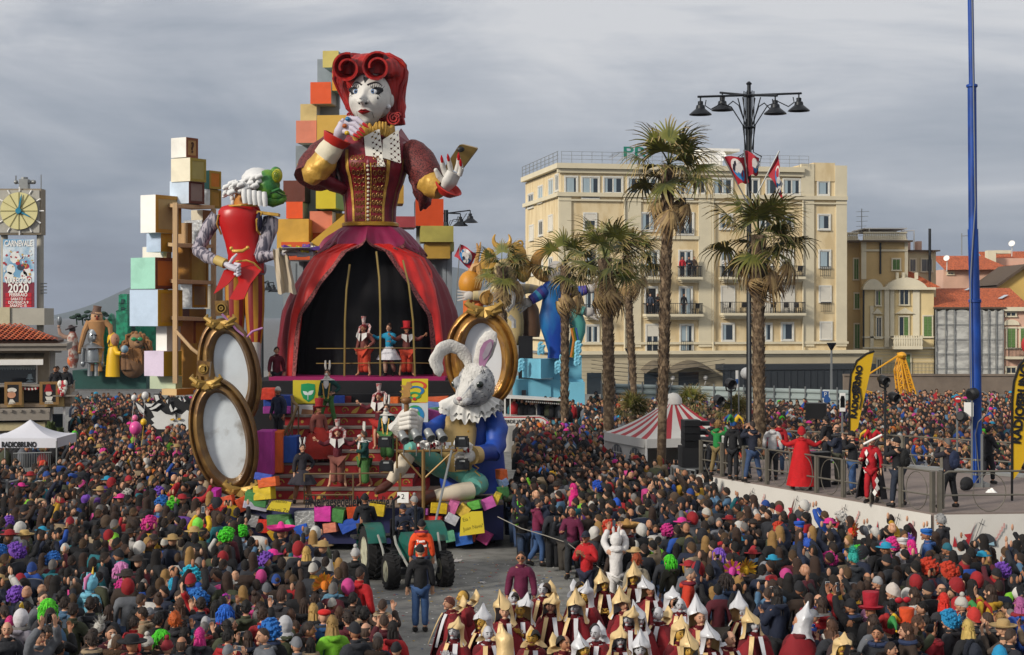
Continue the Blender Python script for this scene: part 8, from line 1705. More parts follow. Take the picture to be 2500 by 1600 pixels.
def crease(me,a=.014,f=8.0):
 for v in me.vertices:v.co+=v.normal*(mnoise.noise(v.co*f)*a+mnoise.noise(v.co*f*2.3)*a*.5)
 return me
def bake(o,name,mats):
 me=bpy.data.meshes.new_from_object(o.evaluated_get(DG));me.name=name;me.materials.clear();[me.materials.append(x)for x in mats];me.polygons.foreach_set('use_smooth',[True]*len(me.polygons));return me
def join_mb(me,m,mats):
 m2=m.mesh('x',mats,True,None,60);b=bmesh.new();b.from_mesh(me);b.from_mesh(m2);bmesh.ops.recalc_face_normals(b,faces=b.faces);b.to_mesh(me);b.free();bpy.data.meshes.remove(m2);me.polygons.foreach_set('use_smooth',[True]*len(me.polygons));return me
BODY,JACK,JLOW,TROU,TLOW={},{},{},{},{}
for pn,(b,j,jl)in JOBS.items():
 al,ar,lg=POSES[pn];m=MB();m.M=M4.Translation((0,.02,1.53))@M4.Scale(1.05,4)@M4.Translation((0,-.02,-1.53));add_head(m);m.M=M4()
 for s,A in((1,ARM[ar]),(-1,ARM[al])):add_hand(m,(s*A[1][0],A[1][1],A[1][2]),(s*A[2][0],A[2][1],A[2][2]),s)
 BODY[pn]=join_mb(bake(b,'body',[SKN,EYE,MOU]),m,[SKN,EYE,MOU])
 m=MB();m.lathe([(.07,0),(.085,.03),(.08,.07),(.065,.075)],(0,0,1.455),10);m.tube([(-.1,-.06,1.47),(-.06,-.13,1.45),(.06,-.13,1.45),(.1,-.06,1.47)],[.03,.05,.05,.03],6)
 JACK[pn]=join_mb(crease(bake(j,'jacket',[CLO])),m,[CLO]);JLOW[pn]=bake(jl,'jl',[])
for k,(a,b)in LJ.items():
 m=MB()
 for s,L in((1,LEG[k][0]),(-1,LEG[k][1])):an,to=V3((s*L[1][0],L[1][1],L[1][2])),V3((s*L[2][0],L[2][1],L[2][2]));m.tube([an+V3((0,-.06,-.03)),an+V3((0,.02,-.02)),to+V3((0,.02,.0))],[.05,.062,.045],8,mi=1)
 TROU[k]=join_mb(crease(bake(a,'trousers',[CLO,SHO])),m,[CLO,SHO]);TLOW[k]=bake(b,'tl',[])
PUFF=bake(LJP,'breeches',[CLO])
for o in _todo:bpy.data.objects.remove(o)
def shell(m,front=50,side=95,back=125,r=(.086,.110,.135),n=18,k=7,rough=0.0,c=HCN,mi=0,bumps=8.0,flare=0.0):
 rings=[]
 for i in range(k+1):
  rg=[]
  for j in range(n):
   az=2*pi*j/n;fy=cos(az);lim=side+(front-side)*max(0,fy)**1.4+(back-side)*max(0,-fy)**1.2;th=rd(max(2,lim*i/k));d=V3((sin(th)*sin(az),sin(th)*cos(az),cos(th)));q=1+rough*mnoise.noise(d*bumps)+flare*(i/k)**2;rg.append(c+V3((d.x*r[0]*q,d.y*r[1]*q,d.z*r[2]*q)))
  rings.append(rg)
 m.loft(rings,True,False,mi);inner=[[c+(p-c)*.86 for p in rings[-1]]];m.loft([rings[-1],inner[0]],True,False,mi)
HW={}
def tufts(m,n=70,front=46,side=86,back=118,ln=.03,seed=1):
 rg=random.Random(seed)
 for k in range(n):
  az=rg.uniform(0,6.283);fy=cos(az);lim=side+(front-side)*max(0,fy)**1.4+(back-side)*max(0,-fy)**1.2;th=rd(lim*sqrt(rg.uniform(.02,1)));d=V3((sin(th)*sin(az),sin(th)*cos(az),cos(th)));p=HCN+V3((d.x*.08,d.y*.104,d.z*.127));t=V3((rg.uniform(-1,1),rg.uniform(-1,1),rg.uniform(-1.2,.3)));s=d.cross(t).normalized()*.014;m.add([p-s,p+s,p+d*ln*.6+t*ln*.6],[(0,1,2)])
HSC=M4.Translation((0,.02,1.53))@M4.Scale(1.05,4)@M4.Translation((0,-.02,-1.53))
def hw(name,fn,mats,nm='hair'):m=MB();m.M=HSC;fn(m);HW[name]=(m.mesh(nm,mats,True,None,70),nm)
hw('short',lambda m:shell(m,48,86,120,(.083,.107,.131),22,8,.17,bumps=12)or tufts(m,110),[HAI]);hw('crop',lambda m:shell(m,42,80,112,(.080,.103,.127),rough=.06,bumps=14),[HAI]);hw('balding',lambda m:m.loft([[HCN+V3((.083*sin(a)*q,(.106*cos(a))*q-.004,z))for a in[rd(75+210*j/12)for j in range(13)]]for z,q in((.055,.86),(.0,1.0),(-.05,.97),(-.085,.85))],False,False),[HAI])
def longh(m,ln=.30,w_=1.0):
 shell(m,46,112,128,(.083,.107,.132),rough=.13,bumps=11);tufts(m,60,seed=int(ln*100))
 m.grid(lambda u,v:HCN+V3(((.083+.012*v*w_)*sin(rd(70+220*u))*(1+.08*ns3((u*8,v*2,ln))),(.11+.015*v)*cos(rd(70+220*u))-.02*v+.012*sin(u*40),-.03-ln*v*(1-.15*abs(u-.5)))),14,5)
hw('long',lambda m:longh(m),[HAI]);hw('bob',lambda m:longh(m,.15,2.0),[HAI]);hw('pony',lambda m:(shell(m,44,85,118),m.tube([HCN+V3((0,-.1,.04)),HCN+V3((0,-.16,.0)),HCN+V3((0,-.15,-.2))],[.03,.035,.012],7)),[HAI]);hw('bun',lambda m:(shell(m,44,85,118),m.ell(HCN+V3((0,-.08,.12)),.05,8,6)),[HAI])
hw('curly',lambda m:shell(m,52,112,132,(.1,.12,.142),22,9,.34,bumps=9)or tufts(m,120,50,108,130,.06),[HAI])
def afro(m):
 shell(m,50,118,135,(.15,.155,.165),14,6,.1,HCN+V3((0,-.015,.03)));rg=random.Random(2)
 for k in range(150):
  az=rg.uniform(0,6.28);th=math.acos(rg.uniform(-.62 if cos(az)<.2 else .55,1));d=V3((sin(th)*sin(az),sin(th)*cos(az),cos(th)));m.ell(HCN+V3((0,-.015,.03))+d*rg.uniform(.135,.185),rg.uniform(.018,.034),5,3)
hw('afro',afro,[WGM],'wig')
hw('straightwig',lambda m:longh(m,.26,2.2),[WGM],'wig')
def messy(m):
 shell(m,50,112,130,(.11,.13,.15),rough=.2)
 rg=random.Random(3)
 for k in range(60):
  az=rg.uniform(0,6.28);th=rg.uniform(.2,2.0 if cos(az)<.2 else .9);d=V3((sin(th)*sin(az),sin(th)*cos(az),cos(th)));p=HCN+V3((d.x*.1,d.y*.12,d.z*.14));m.tube([p,p+d*.05+V3((0,0,-.05)),p+d*.06+V3((0,0,-.16))],[.022,.018,.004],4)
hw('messywig',messy,[WGM],'wig')
hw('beanie',lambda m:(shell(m,74,88,100,(.088,.11,.140),rough=.07,bumps=5),m.lathe([(.094,0),(.1,.012),(.096,.035),(.09,.03)],HCN+V3((0,0,.01)),14)),[CLO],'beanie')
hw('bobble',lambda m:(shell(m,74,88,100,(.09,.112,.142),rough=.06),m.ell(HCN+V3((0,-.01,.17)),.042,8,6),m.lathe([(.096,0),(.104,.012),(.098,.04),(.09,.03)],HCN+V3((0,0,.005)),14)),[CLO],'beanie')
def brim(m):m.grid(lambda u,v:HCN+V3(((.085)*sin(rd(-75+150*u))*(1+.05*v),(.10+.085*v)*cos(rd(-75+150*u))*1.0+.02*v,.045-.015*v-.02*abs(u-.5))),8,2)
hw('cap',lambda m:(shell(m,68,84,98,(.09,.112,.140)),brim(m)),[CLO],'cap')
hw('hood',lambda m:(shell(m,62,112,142,(.12,.135,.16),18,7,.05,HCN+V3((0,-.012,0))),m.lathe([(.14,0),(.135,.06),(.1,.1)],(0,-.02,1.43),12)),[CLO],'hood')
hw('furhood',lambda m:(shell(m,62,112,142,(.125,.14,.165),16,6,.05,HCN+V3((0,-.012,0))),m.tube([HCN+V3((.13*sin(a),.06-.02*cos(a),.03+.15*cos(a)))for a in[2*pi*k/18 for k in range(19)]],[.04+.012*(k%2)for k in range(19)],6,mi=1)),[CLO,FUR],'hood')
hw('furback',lambda m:(shell(m,46,90,122),m.tube([(.16*sin(a),-.05-.12*cos(a)*.9,1.50+.03*cos(a))for a in[rd(-120+240*k/14)for k in range(15)]],[.05+.014*(k%2)for k in range(15)],7,mi=1)),[HAI,FUR])
hw('brimhat',lambda m:(m.lathe([(.02,.13),(.075,.125),(.1,.1),(.108,.035),(.16,.025),(.215,.04),(.21,.022),(.10,.012)],HCN+V3((0,-.005,.03)),18)),[CLO],'hat')
hw('sombrero',lambda m:(m.lathe([(.02,.2),(.05,.18),(.10,.05),(.2,.02),(.29,.07),(.30,.1),(.28,.06),(.18,.0),(.09,.0)],HCN+V3((0,-.005,.05)),20)),[CLO],'hat')
hw('tophat',lambda m:(m.lathe([(.01,.27),(.125,.27),(.13,.255),(.108,.05),(.19,.03),(.195,.045),(.185,.015),(.10,.01)],HCN+V3((0,-.005,.03)),18)),[CLO],'hat')
hw('beret',lambda m:m.ell(HCN+V3((.015,-.02,.085)),(.115,.13,.055),14,8),[CLO],'beret')
hw('turban',lambda m:(shell(m,62,86,105,(.115,.135,.19),16,8,.12,bumps=6)),[CLO],'turban')
hw('sailor',lambda m:(shell(m,70,85,95,(.09,.112,.14)),m.lathe([(.095,0),(.125,.02),(.12,.07),(.1,.06)],HCN+V3((0,0,.045)),14)),[CLO],'hat')
def feather_fan(m,n=44,r=.2,flat=True):
 shell(m,48,90,120);rg=random.Random(6)
 for k in range(n):
  a=rd(-115+230*k/(n-1));d=V3((sin(a),rg.uniform(-.25,.1),cos(a)));p=HCN+V3((0,-.04,.03));L=r*rg.uniform(.85,1.2);s_=V3((cos(a),0,-sin(a)))*.018
  m.add([p+d*.09-s_,p+d*.09+s_,p+d*L+s_*.7+V3((0,-.03,0)),p+d*L*1.12+V3((0,-.05,0)),p+d*L-s_*.7+V3((0,-.03,0))],[(0,1,2,3,4)],1+(k//4)%2)
hw('fan',feather_fan,[HAI,WGM,mat('fan_second','#c58a1f',.7,0,.3,4)],'feather_fan')
def spiky(m):
 shell(m,46,90,120,(.1,.12,.14));rg=random.Random(16)
 for k in range(110):az=rg.uniform(0,6.28);th=rg.uniform(0,1.7 if cos(az)<.3 else .8);d=V3((sin(th)*sin(az),sin(th)*cos(az),cos(th)));p=HCN+V3((d.x*.09,d.y*.11,d.z*.13));s_=d.cross(V3((.3,.2,1))).normalized()*.014;m.add([p-s_,p+s_,p+d*rg.uniform(.09,.17)+V3((0,0,-.03))],[(0,1,2)])
hw('boa',spiky,[WGM],'feather_wig')
def ears(m,long=True):
 shell(m,48,90,122)
 for s in(-1,1):
  b=HCN+V3((s*.045,0,.12));e=b+V3((s*.03,-.02,.2 if long else .1));m.tube([b,b.lerp(e,.4),e],[.018,.032,.012],7,mi=1,flat=(1,.5));m.tube([HCN+V3((s*.085,0,.03)),HCN+V3((s*.07,0,.1)),b],.008,4,mi=1)
hw('bunnyears',lambda m:ears(m),[HAI,mat('ear_white','#c9c6c4',.8)],'ear_band');hw('antenna',lambda m:(shell(m,46,105,128),[(m.cyl(HCN+V3((s*.04,0,.13)),HCN+V3((s*.09,0,.24)),.005,4,mi=1),m.ell(HCN+V3((s*.1,0,.26)),.04,8,6,mi=1))for s in(-1,1)]),[HAI,WGM],'ball_band')
hw('bow',lambda m:(longh(m,.2),[m.ell(HCN+V3((s*.07,-.02,.15)),(.075,.03,.05),8,6,mi=1)for s in(-1,1)]),[HAI,mat('bow_cloth_red','#b01c2a',.7)],'bow_band')
def unicorn(m):shell(m,60,112,142,(.125,.14,.17),18,7,.03);m.tube([HCN+V3((0,.04,.15)),HCN+V3((0,.06,.3))],[.03,.004],8,mi=1);m.tube([HCN+V3((0,.0,.17)),HCN+V3((0,-.12,.1)),HCN+V3((0,-.15,-.08))],[.03,.045,.02],7,mi=2);[m.tube([HCN+V3((s*.08,0,.12)),HCN+V3((s*.1,.01,.2))],[.03,.005],6)for s in(-1,1)]
hw('unicorn',unicorn,[CLO,mat('horn_yellow','#c9a21f',.5),mat('mane_pink','#b56a94',.7)],'hood')
hw('crested',lambda m:(shell(m,62,112,142,(.12,.135,.165),18,7),m.tube([HCN+V3((0,.06,.15)),HCN+V3((0,.02,.23)),HCN+V3((0,-.04,.2))],[.025,.035,.02],7,mi=1,flat=(.6,1))),[CLO,mat('horn_yellow','#c9a21f',.5)],'hood')
def jester(m):
 shell(m,66,90,105,(.095,.117,.14))
 for k,(dx,dy)in enumerate(((-.2,.0),(.2,.02),(-.05,-.2),(.07,.16))):b=HCN+V3((dx*.25,dy*.25,.1));m.tube([b,b+V3((dx*.5,dy*.5,.14)),b+V3((dx,dy,.06)),b+V3((dx*1.15,dy*1.15,-.03))],[.075,.06,.035,.012],8,mi=k%3);m.ell(b+V3((dx*1.18,dy*1.18,-.05)),.022,6,5,mi=1)
hw('jester',jester,[CLO,mat('jester_yellow','#c9a21f',.7),mat('jester_green','#2c7a3a',.7)],'jester_hat')
def beak(m):shell(m,46,90,120,(.1,.12,.15));m.ell(HCN+V3((0,.11,-.03)),(.05,.09,.05),8,6,mi=1);[m.tube([HCN+V3((s*.05,-.02,.12)),HCN+V3((s*.07,-.02,.24)),HCN+V3((s*.065,-.02,.4))],[.028,.034,.022],7,mi=1)for s in(-1,1)];m.ell(HCN+V3((0,.05,-.13)),(.1,.07,.08),10,6,mi=1)
hw('rabbitmask',beak,[mat('mask_hair','#4a3d35',.9),mat('mask_white','#c9c4bc',.8)],'rabbit_mask')
hw('kinghat',lambda m:(shell(m,58,90,115,(.1,.12,.14)),m.lathe([(.045,0),(.06,.12),(.085,.27),(.07,.26),(.02,.2)],HCN+V3((0,0,.12)),12,mi=1),m.tube([HCN+V3((-.19,.02,-.16)),HCN+V3((-.2,-.08,.04)),HCN+V3((-.1,-.15,.12)),HCN+V3((.1,-.15,.12)),HCN+V3((.2,-.08,.04)),HCN+V3((.19,.02,-.16))],.045,7,mi=1,flat=(1,.4))),[CLO,mat('hat_print_white','#b9aaa6',.7,0,.4,9,col2='#9c4a4a',cs=14)],'tall_hat')
FGO=mat('foil_gold','#d3b682',.45,.15,.15,2.5,.35,7);FSI=mat('foil_silver','#c6c6c9',.4,.15,.15,2.5,.35,7);CAPE=mat('cape_maroon','#7d101b',.8,0,.25,2,.4,5)
def cone_hood(m,tip=.30,lean=0.0,wide=1.0,sd=0):
 rings=[];n=20
 for z,r,ry,op,y0 in((tip,.004,.004,0,-.03),(tip*.6,.065,.075,0,-.015),(.12,.135,.145,0,0),(.07,.155,.17,0,.0),(.055,.15,.16,50,-.01),(-.04,.143,.145,60,-.025),(-.14,.155,.14,56,-.03),(-.22,.21,.16,46,-.03)):
  rg=[]
  for j in range(n+1):a=rd(op)+(2*pi-2*rd(op))*j/n;rg.append(HCN+V3((sin(a)*r*wide+lean*max(0,z),cos(a)*ry+y0,z+.025*sin(a*3+sd)*(z<.1)))+V3((ns3((a*1.5,z*9,sd)),ns3((a*1.5,z*9,sd+9)),ns3((a,z*5,sd+4))))*.022)
  rings.append(rg)
 m.loft(rings,False,False);m.loft([[HCN+(p-HCN)*.95 for p in r]for r in rings[2:]],False,False,1)
for nm,a,b in(('cone_gold',FGO,FSI),('cone_silver',FSI,FGO)):[hw(nm+str(i),lambda m:cone_hood(m,(.31,.26,.34)[i],(.25,-.2,.05)[i],(1,.94,1.05)[i],i*7.3),[a,b],'cone_hood')for i in range(3)]
def hood_down(m):shell(m,46,88,120,rough=.08,mi=2);m.grid(lambda u,v:V3(((.13+.06*v)*sin(rd(100+160*u))*1.1,-.03+(.12+.10*v)*cos(rd(100+160*u)),1.46+.10*v*sin(pi*u)+.02)),12,4);m.tube([(0,-.18,1.56),(.02,-.25,1.66),(.03,-.24,1.78)],[.12,.09,.005],10,flat=(1,.5))
hw('down_gold',hood_down,[FGO,FSI,HAI],'cone_hood');hw('down_silver',hood_down,[FSI,FGO,HAI],'cone_hood')
m=MB()
def capef(u,v):a=rd(24)+(2*pi-2*rd(24))*u;r=.13+.20*v**.6+.1*v;return V3((sin(a)*r*1.15,cos(a)*r*.85-.01,1.47-.85*v-.03*sin(a*7)*v+.03*max(0,-cos(a))))
m.grid(capef,30,9)
for s in(-1,1):m.grid(lambda u,v:V3((s*(.03+.10*v+(.075-.02*v)*u),.145+.17*v**.7*.9+.09*v-.02*u,1.47-.55*v)),2,6,mi=1 if s<0 else 2)
cape_me=m.mesh('cape',[CAPE,FSI,FGO],True,None,60)
m=MB();m.grid(lambda u,v:V3((sin(2*pi*u)*(.13+.3*v**.8*(1+.1*sin(u*44)*v)),cos(2*pi*u)*(.12+.27*v**.8*(1+.1*sin(u*44)*v)),1.02-.45*v)),40,6);skirt_me=m.mesh('skirt',[CLO],True,None,70)
m=MB();m.grid(lambda u,v:V3((sin(2*pi*u)*(.13+.40*sin(min(1,v*1.15)*pi*.55)),cos(2*pi*u)*(.12+.36*sin(min(1,v*1.15)*pi*.55)),1.08-.95*v)),26,9);gown_me=m.mesh('gown',[CLO],True,None,70)
m=MB();m.grid(lambda u,v:V3((sin(rd(55+250*u))*(.15+.26*v**.8*(1+.12*sin(u*30)*v)),cos(rd(55+250*u))*(.13+.26*v**.8)-.02,1.48-1.35*v)),26,10);longcape_me=m.mesh('cape',[CLO],True,None,70)
m=MB();m.ell((0,-.22,1.24),(.16,.10,.24),10,8);m.ell((0,-.30,1.16),(.11,.05,.12),8,6);pack_me=m.mesh('backpack',[CLO],True,None,60)
m0=MB();m0.box((0,0,0),(.076,.009,.155));m0.box((.022,.0065,.055),(.02,.004,.03),mi=1);m0.box((0,-.0056,0),(.068,.002,.142),mi=1);PHM={'dark':m0.mesh('phone',[mat('phone_dark','#16171a',.25),mat('phone_glass','#3b4652',.1)],False),'white':m0.mesh('phone',[mat('phone_white','#c9c8c6',.3),mat('phone_glass','#3b4652',.1)],False)}
JM={n:None for n in POSES}
USED={};MARKS=[('the tractor',975,1350),('the man in black before tractor',1022,1400),('the gold hooded paraders',1450,1530),('the white banner corner',2290,1290),('the striped tent',1600,1100),('the bottom left corner',0,1600),('the bottom right corner',2500,1600),('the bottom bronze mirror',590,1190),('the left edge',0,1400),('the right edge',2500,1400),('the float corner blocks',760,1300),('the rope',1400,1330)]
def px_of(x,y,z):return CXP+x/y*FPX,HYP-(z-HC)/y*FPX
def uniq(base,px,py):
 s=' '.join(base.split())
 if s not in USED and len(s.split())<=16:USED[s]=1;return s
 ds=sorted(MARKS,key=lambda k:hypot(k[1]-px,(k[2]-py)*1.6))
 for nm,mx_,my in ds:
  dx,dy=px-mx_,py-my
  rel=('just ' if hypot(dx,dy)<70 else '')+(('left of' if dx<0 else 'right of')if abs(dx)>abs(dy)*1.3 else('in front of' if dy>0 else 'behind'))
  for r2 in(rel,rel.replace('just ','close '),rel.replace('just ','')+' and below' if dy>0 else rel.replace('just ','')+' and beyond'):
   q=s+', '+(r2+' '+nm if 'and' not in r2 else r2+' '+nm)
   if len(q.split())<=16 and q not in USED:USED[q]=1;return q
 return None
SKT=['#b98a6e','#a87658','#c79a7c','#9c6c50','#bd8f74']
def person(x,y,z,rot,pose,top,hair,hcol,label,group,skin=None,leg='#23252b',sc_=1.0,extras=(),garment='jacket',trous=None):
 t=thing('person',label,'person',(x,y,z),rot,group);t.scale=(sc_,sc_,sc_);lg=POSES[pose][2]
 link('body',BODY[pose],t,color=skin or random.choice(SKT))
 if top:link(garment,JACK[pose],t,color=top)
 if trous!='none':
  if trous=='puff':link('breeches',PUFF,t,color=leg)
  else:link('trousers',TROU[lg],t,color=leg)
 if hair:
  me,nm=HW[hair];o=link(nm,me,t,color=hcol)
  if nm=='cone_hood':k_=rnd(.82,1.12);o.scale=(rnd(.88,1.02),rnd(.9,1.02),k_);o.location.z=1.6*(1-k_);o.rotation_euler=(rnd(-.03,.03),rnd(-.05,.05),rnd(-.3,.3))
 for e in extras:
  if e[0]=='mesh':link(e[1],e[2],t,color=e[3]if len(e)>3 else None)
 return t
def face_to(x,y,tx,ty):return atan2(-(tx-x),ty-y)
def hold_phone(t,pose,px,py,kind='dark'):
 s=1;A=ARM[POSES[pose][1]];w_=V3((A[1][0]*(0 if pose in('photo','cheer')else 1),A[1][1]+.02,A[1][2]+.10));M=M4.Translation(t.location)@M4.Rotation(t.rotation_euler.z,4,'Z')@M4.Scale(t.scale[0],4)
 land=pose=='photo' and random.random()<.6
 lb=uniq('%s phone held up by a person'%('dark' if kind=='dark' else 'white'),px,py)
 if not lb:return
 link('phone',PHM[kind],None,M@w_,(rd(-8),rd(90)if land else 0,t.rotation_euler.z),scale=1.0,label=lb,cat='phone',group='phones held up in the crowd')
random.seed(101)
def at_head(px,py,z=0.0,hz=1.64):Y=FPX*(HC-z-hz)/(py-HYP);return P(px,0,Y).x,Y
NP=0
def stz(Y):return 1.245+min(8,int((Y-48.95)/.5)+1)*.335 if Y>=48.95 else 1.245
GRC,KRD,MRD='#123f3c','#6d3a34','#541320'
RUFF_W=mat('lapel_white','#c9c6c2',.7)
m=MB()
for s in(-1,1):m.prism([(s*.03,.17,1.46),(s*.2,.12,1.5),(s*.22,.15,1.36),(s*.05,.2,1.2)],(0,.02,0))
lapel_me=m.mesh('lapel',[RUFF_W],False)
m=MB();m.grid(lambda u,v:V3((sin(2*pi*u)*(.1+.13*v+.02*sin(u*60)*v),cos(2*pi*u)*(.09+.12*v),1.5-.06*v)),40,3);m.tube([(0,.17,1.42),(0,.19,1.3),(0,.2,1.18)],[.08,.09,.03],8,flat=(1,.4));jabot_me=m.mesh('jabot',[RUFF_W],True)
m=MB();[m.box((s*.09,.17,1.1),(.035,.02,.5),ry=s*.12)for s in(-1,1)];goldtrim_me=m.mesh('gold_braid',[GLD],False)
cast=[(800,51.9,None,170,'hip',GRC,'rabbitmask','#4a3d35','#3f6a34',None,1.0,'performer in green coat and white rabbit mask at stair top left',[('mesh','jabot',jabot_me),('mesh','gold_braid',goldtrim_me)]),(778,50.2,None,215,'rest','#8a4d43','tophat','#8d1a20','#a3261f','puff',1.0,'performer in orange red gown with flowered hat turning away on the stairs',[('mesh','gown',gown_me,'#a32a1f')]),(738,48.0,None,200,'hip','#232027','bunnyears','#3b271d','#8f6248',None,.98,'performer in short black and silver dress with white ears at stair foot',[('mesh','skirt',skirt_me,'#2b2830')]),(824,49.15,None,180,'spread',MRD,'kinghat','#6d1119','#7d4a40','puff',1.0,'performer in dark red puffed costume with white lapels mid stairs',[('mesh','lapel',lapel_me)]),(890,49.1,None,110,'reach',GRC,'rabbitmask','#4a3d35','#3f6a34','puff',.96,'performer in green coat and rabbit mask bowing right of the red one',[('mesh','jabot',jabot_me),('mesh','gold_braid',goldtrim_me)]),(926,50.7,None,160,'reach',MRD,'kinghat','#6d1119','#a3261f','puff',1.0,'performer in red costume and tall hat behind upper right rabbit mask',[('mesh','lapel',lapel_me)]),(945,50.2,None,165,'rest',GRC,'rabbitmask','#4a3d35','#3f6a34','puff',1.0,'performer in green coat and rabbit mask on the right upper stairs',[('mesh','jabot',jabot_me),('mesh','gold_braid',goldtrim_me)]),(889,54.7,4.705,150,'hip',KRD,'kinghat','#6d1119','#b03a22','puff',.98,'performer in red puffed costume left under the black skirt arch',[('mesh','lapel',lapel_me)]),(950,54.9,4.705,160,'reach','#1780a3','bun','#4a2d1c','#a08370',None,.98,'performer in turquoise top and white skirt under the skirt arch',[('mesh','skirt',skirt_me,'#c9c7cc')]),(992,54.9,4.705,200,'spread',KRD,'tophat','#b01f26','#b03a22','puff',.95,'performer in red costume with red top hat under the skirt arch',[('mesh','lapel',lapel_me)]),(675,55.5,3.9,200,'rest','#5a1a2a','short','#2b201a','#22252b',None,1.0,'man in maroon top climbing beside the red gown at left',[]),(680,50.9,2.75,150,'rest','#1f2740','beanie','#b9b5ae','#23252b',None,1.0,'person in navy jacket and cream beanie between bronze mirrors and stairs',[])]
for px,Y,z,rot,pose,top,hair,hc,leg,tr_,sc_,lab,ex in cast:
 person(P(px,0,Y).x,Y,stz(Y)if z is None else z,rd(rot),pose,top,hair,hc,lab,'cast and crew on the float',None,leg,sc_,ex,trous=tr_);NP+=1
m=MB();x=P(675,0,55.5).x;m.bx(x-.5,x+.5,55.1,56,3.85,3.9);m.bx(x-.45,x-.4,55.1,55.15,1.2,3.9);m.bx(x+.4,x+.45,55.1,55.15,1.2,3.9);x=P(680,0,50.9).x;m.bx(x-.9,x+.9,50.6,51.5,2.68,2.745);m.bx(x-.9,x+.9,50.65,50.7,1.2,2.68);m.build('crew_step',DARK,flt,False)
p_=TM@V3((0,.88,.12));person(p_.x,p_.y,p_.z,rd(17+180),'sit','#1e2436','cap','#1d2233','driver in navy jacket and dark cap at the tractor wheel','tractor crew',None,'#23252b',1.0)
p_=TM@V3((.45,1.45,.25));person(p_.x,p_.y,p_.z,rd(30),'sit','#232a3c','bobble','#8f8d8a','helper in grey knitted hat sitting behind the tractor driver','tractor crew',None,'#23252b',1.0)
p_=TM@V3((-.85,1.55,.25));person(p_.x,p_.y,p_.z,rd(5),'sit','#17181c','beanie','#141416','helper in black coat sitting over the left rear tractor wheel','tractor crew',None,'#4a4038',1.05)
m=MB();m.M=TM;m.box((0,1.75,.98),(2.3,.5,.06));m.box((0,1.7,.6),(.2,.2,.7));m.build('rear_bench',ENG,trc,False)
def spc(px,Y,rot,pose,top,hair,hc,lab,leg='#23252b',sc_=1.0,z=0.0,group='stewards and marshals',skin=None,ex=(),tr_=None,garment='jacket'):
 global NP;NP+=1
 return person(P(px,0,Y).x,Y,z,rd(rot),pose,top,hair,hc,lab,group,skin,leg,sc_,ex,garment,tr_)
ow=spc(1029,39.3,-4,'rest','#d8481a','beanie','#16151a','steward in bright orange top with white back print before the tractor','#2c3550',1.04)
txt('back_print','Team',.085,WHITE,wm(ow)@fM((0,-.168,1.30),(1,0,.1),(0,-1,.12)),ow,.002,.003);txt('back_print','AlleMani',.08,WHITE,wm(ow)@fM((0,-.17,1.19),(1,0,.1),(0,-1,.05)),ow,.002,.003)
m=MB();m.tube([(.13*sin(a),-.0+.11*cos(a),1.49)for a in[2*pi*k/14 for k in range(15)]],.04,6);scarf_me=m.mesh('scarf',[CLO],True);link('scarf',scarf_me,ow,color='#6b1a3c')
spc(1026,34.9,8,'rest','#17171a','cap','#141416','man in long black coat and jeans seen from behind before the tractor','#34507a',1.05)
spc(1272,33.6,176,'rest','#5d1638','crop','#2b211c','man in maroon hoodie and sunglasses walking alone on the road','#2b3038',1.08,ex=[('mesh','sunglasses',(lambda m:(m.box(HCN+V3((0,.098,.014)),(.13,.012,.03)),m.mesh('sunglasses',[BLACK],False))[1])(MB()))])
spc(1397,42.0,165,'walk','#5d1638','crop','#2b211c','steward in maroon sweater holding the rope, dark trousers','#25272a',1.04);spc(1312,44.0,-80,'walk','#6b1a3c','crop','#2b211c','steward in maroon hoodie and blue jeans holding rope by float','#34507a',1.03)
spc(1432,37.2,150,'clap','#b01a20','cap','#1d2130','marshal in red jacket and navy cap clapping by the rope','#23263a',1.04)
wb=spc(1504,36.6,5,'cheer','#cfccca','hood','#cfccca','person in white bunny suit raising both arms with a phone','#cfccca',1.05,group='costumed people by the rope')
m=MB();[m.tube([HCN+V3((s*.05,-.03,.14)),HCN+V3((s*.06,-.04,.24)),HCN+V3((s*.06,-.05,.3))],[.02,.035,.012],7,flat=(1,.5))for s in(-1,1)];link('bunny_ear',m.mesh('bunny_ear',[CLO],True),wb,color='#cfccca');hold_phone(wb,'cheer',1504,1290)
spc(1681,31.9,-100,'rest','#b8341c','crop','#6d6a68','grey haired man in orange red anorak facing right in the crowd','#3a3f48',1.03,ex=[('mesh','scarf',scarf_me,'#6b1a2c')]);spc(1774,31.2,10,'rest','#2c3d57','messywig','#2b211c','person in slate blue puffer with colourful feathers on the back','#23252b',1.02)
spc(877,31.8,-25,'rest','#b01a20','crop','#2b211c','man in red jacket with white emblem on his back near tractor','#23252b',1.05);spc(867,34.6,-10,'rest','#141416','bobble','#a9a7a4','man in black coat and pale knitted cap beside the rear tractor wheel','#23252b',1.03)
spc(111,51.5,20,'rest','#a3c41c','beanie','#141416','marshal in lime high visibility vest below the white gazebo','#23252b',1.03)
pl='people on the viewing platform'
spc(1752,52.6,-40,'camera','#1f7a3a','curly','#8a6a3c','photographer in green jacket at the near left of the platform','#7d6a44',1.0,1.6,pl);spc(1740,53.4,-40,'camera','#1b1a20','beanie','#2b1a22','photographer in black with dark beanie at left end of platform','#23252b',1.0,1.6,pl)
spc(1790,51.3,-30,'rest','#17171a','jester','#1f4f8c','person in black jacket with blue and yellow cap on the platform','#1d1e22',1.05,1.6,pl);spc(1838,50.6,15,'camera','#1c2130','crop','#2b211c','man in navy jumper and jeans filming at the platform rail','#34486a',1.06,1.6,pl);spc(1822,51.4,60,'camera','#1c2130','crop','#3a2d24','second man in navy jumper behind the one filming at rail','#2c3d57',1.03,1.6,pl)
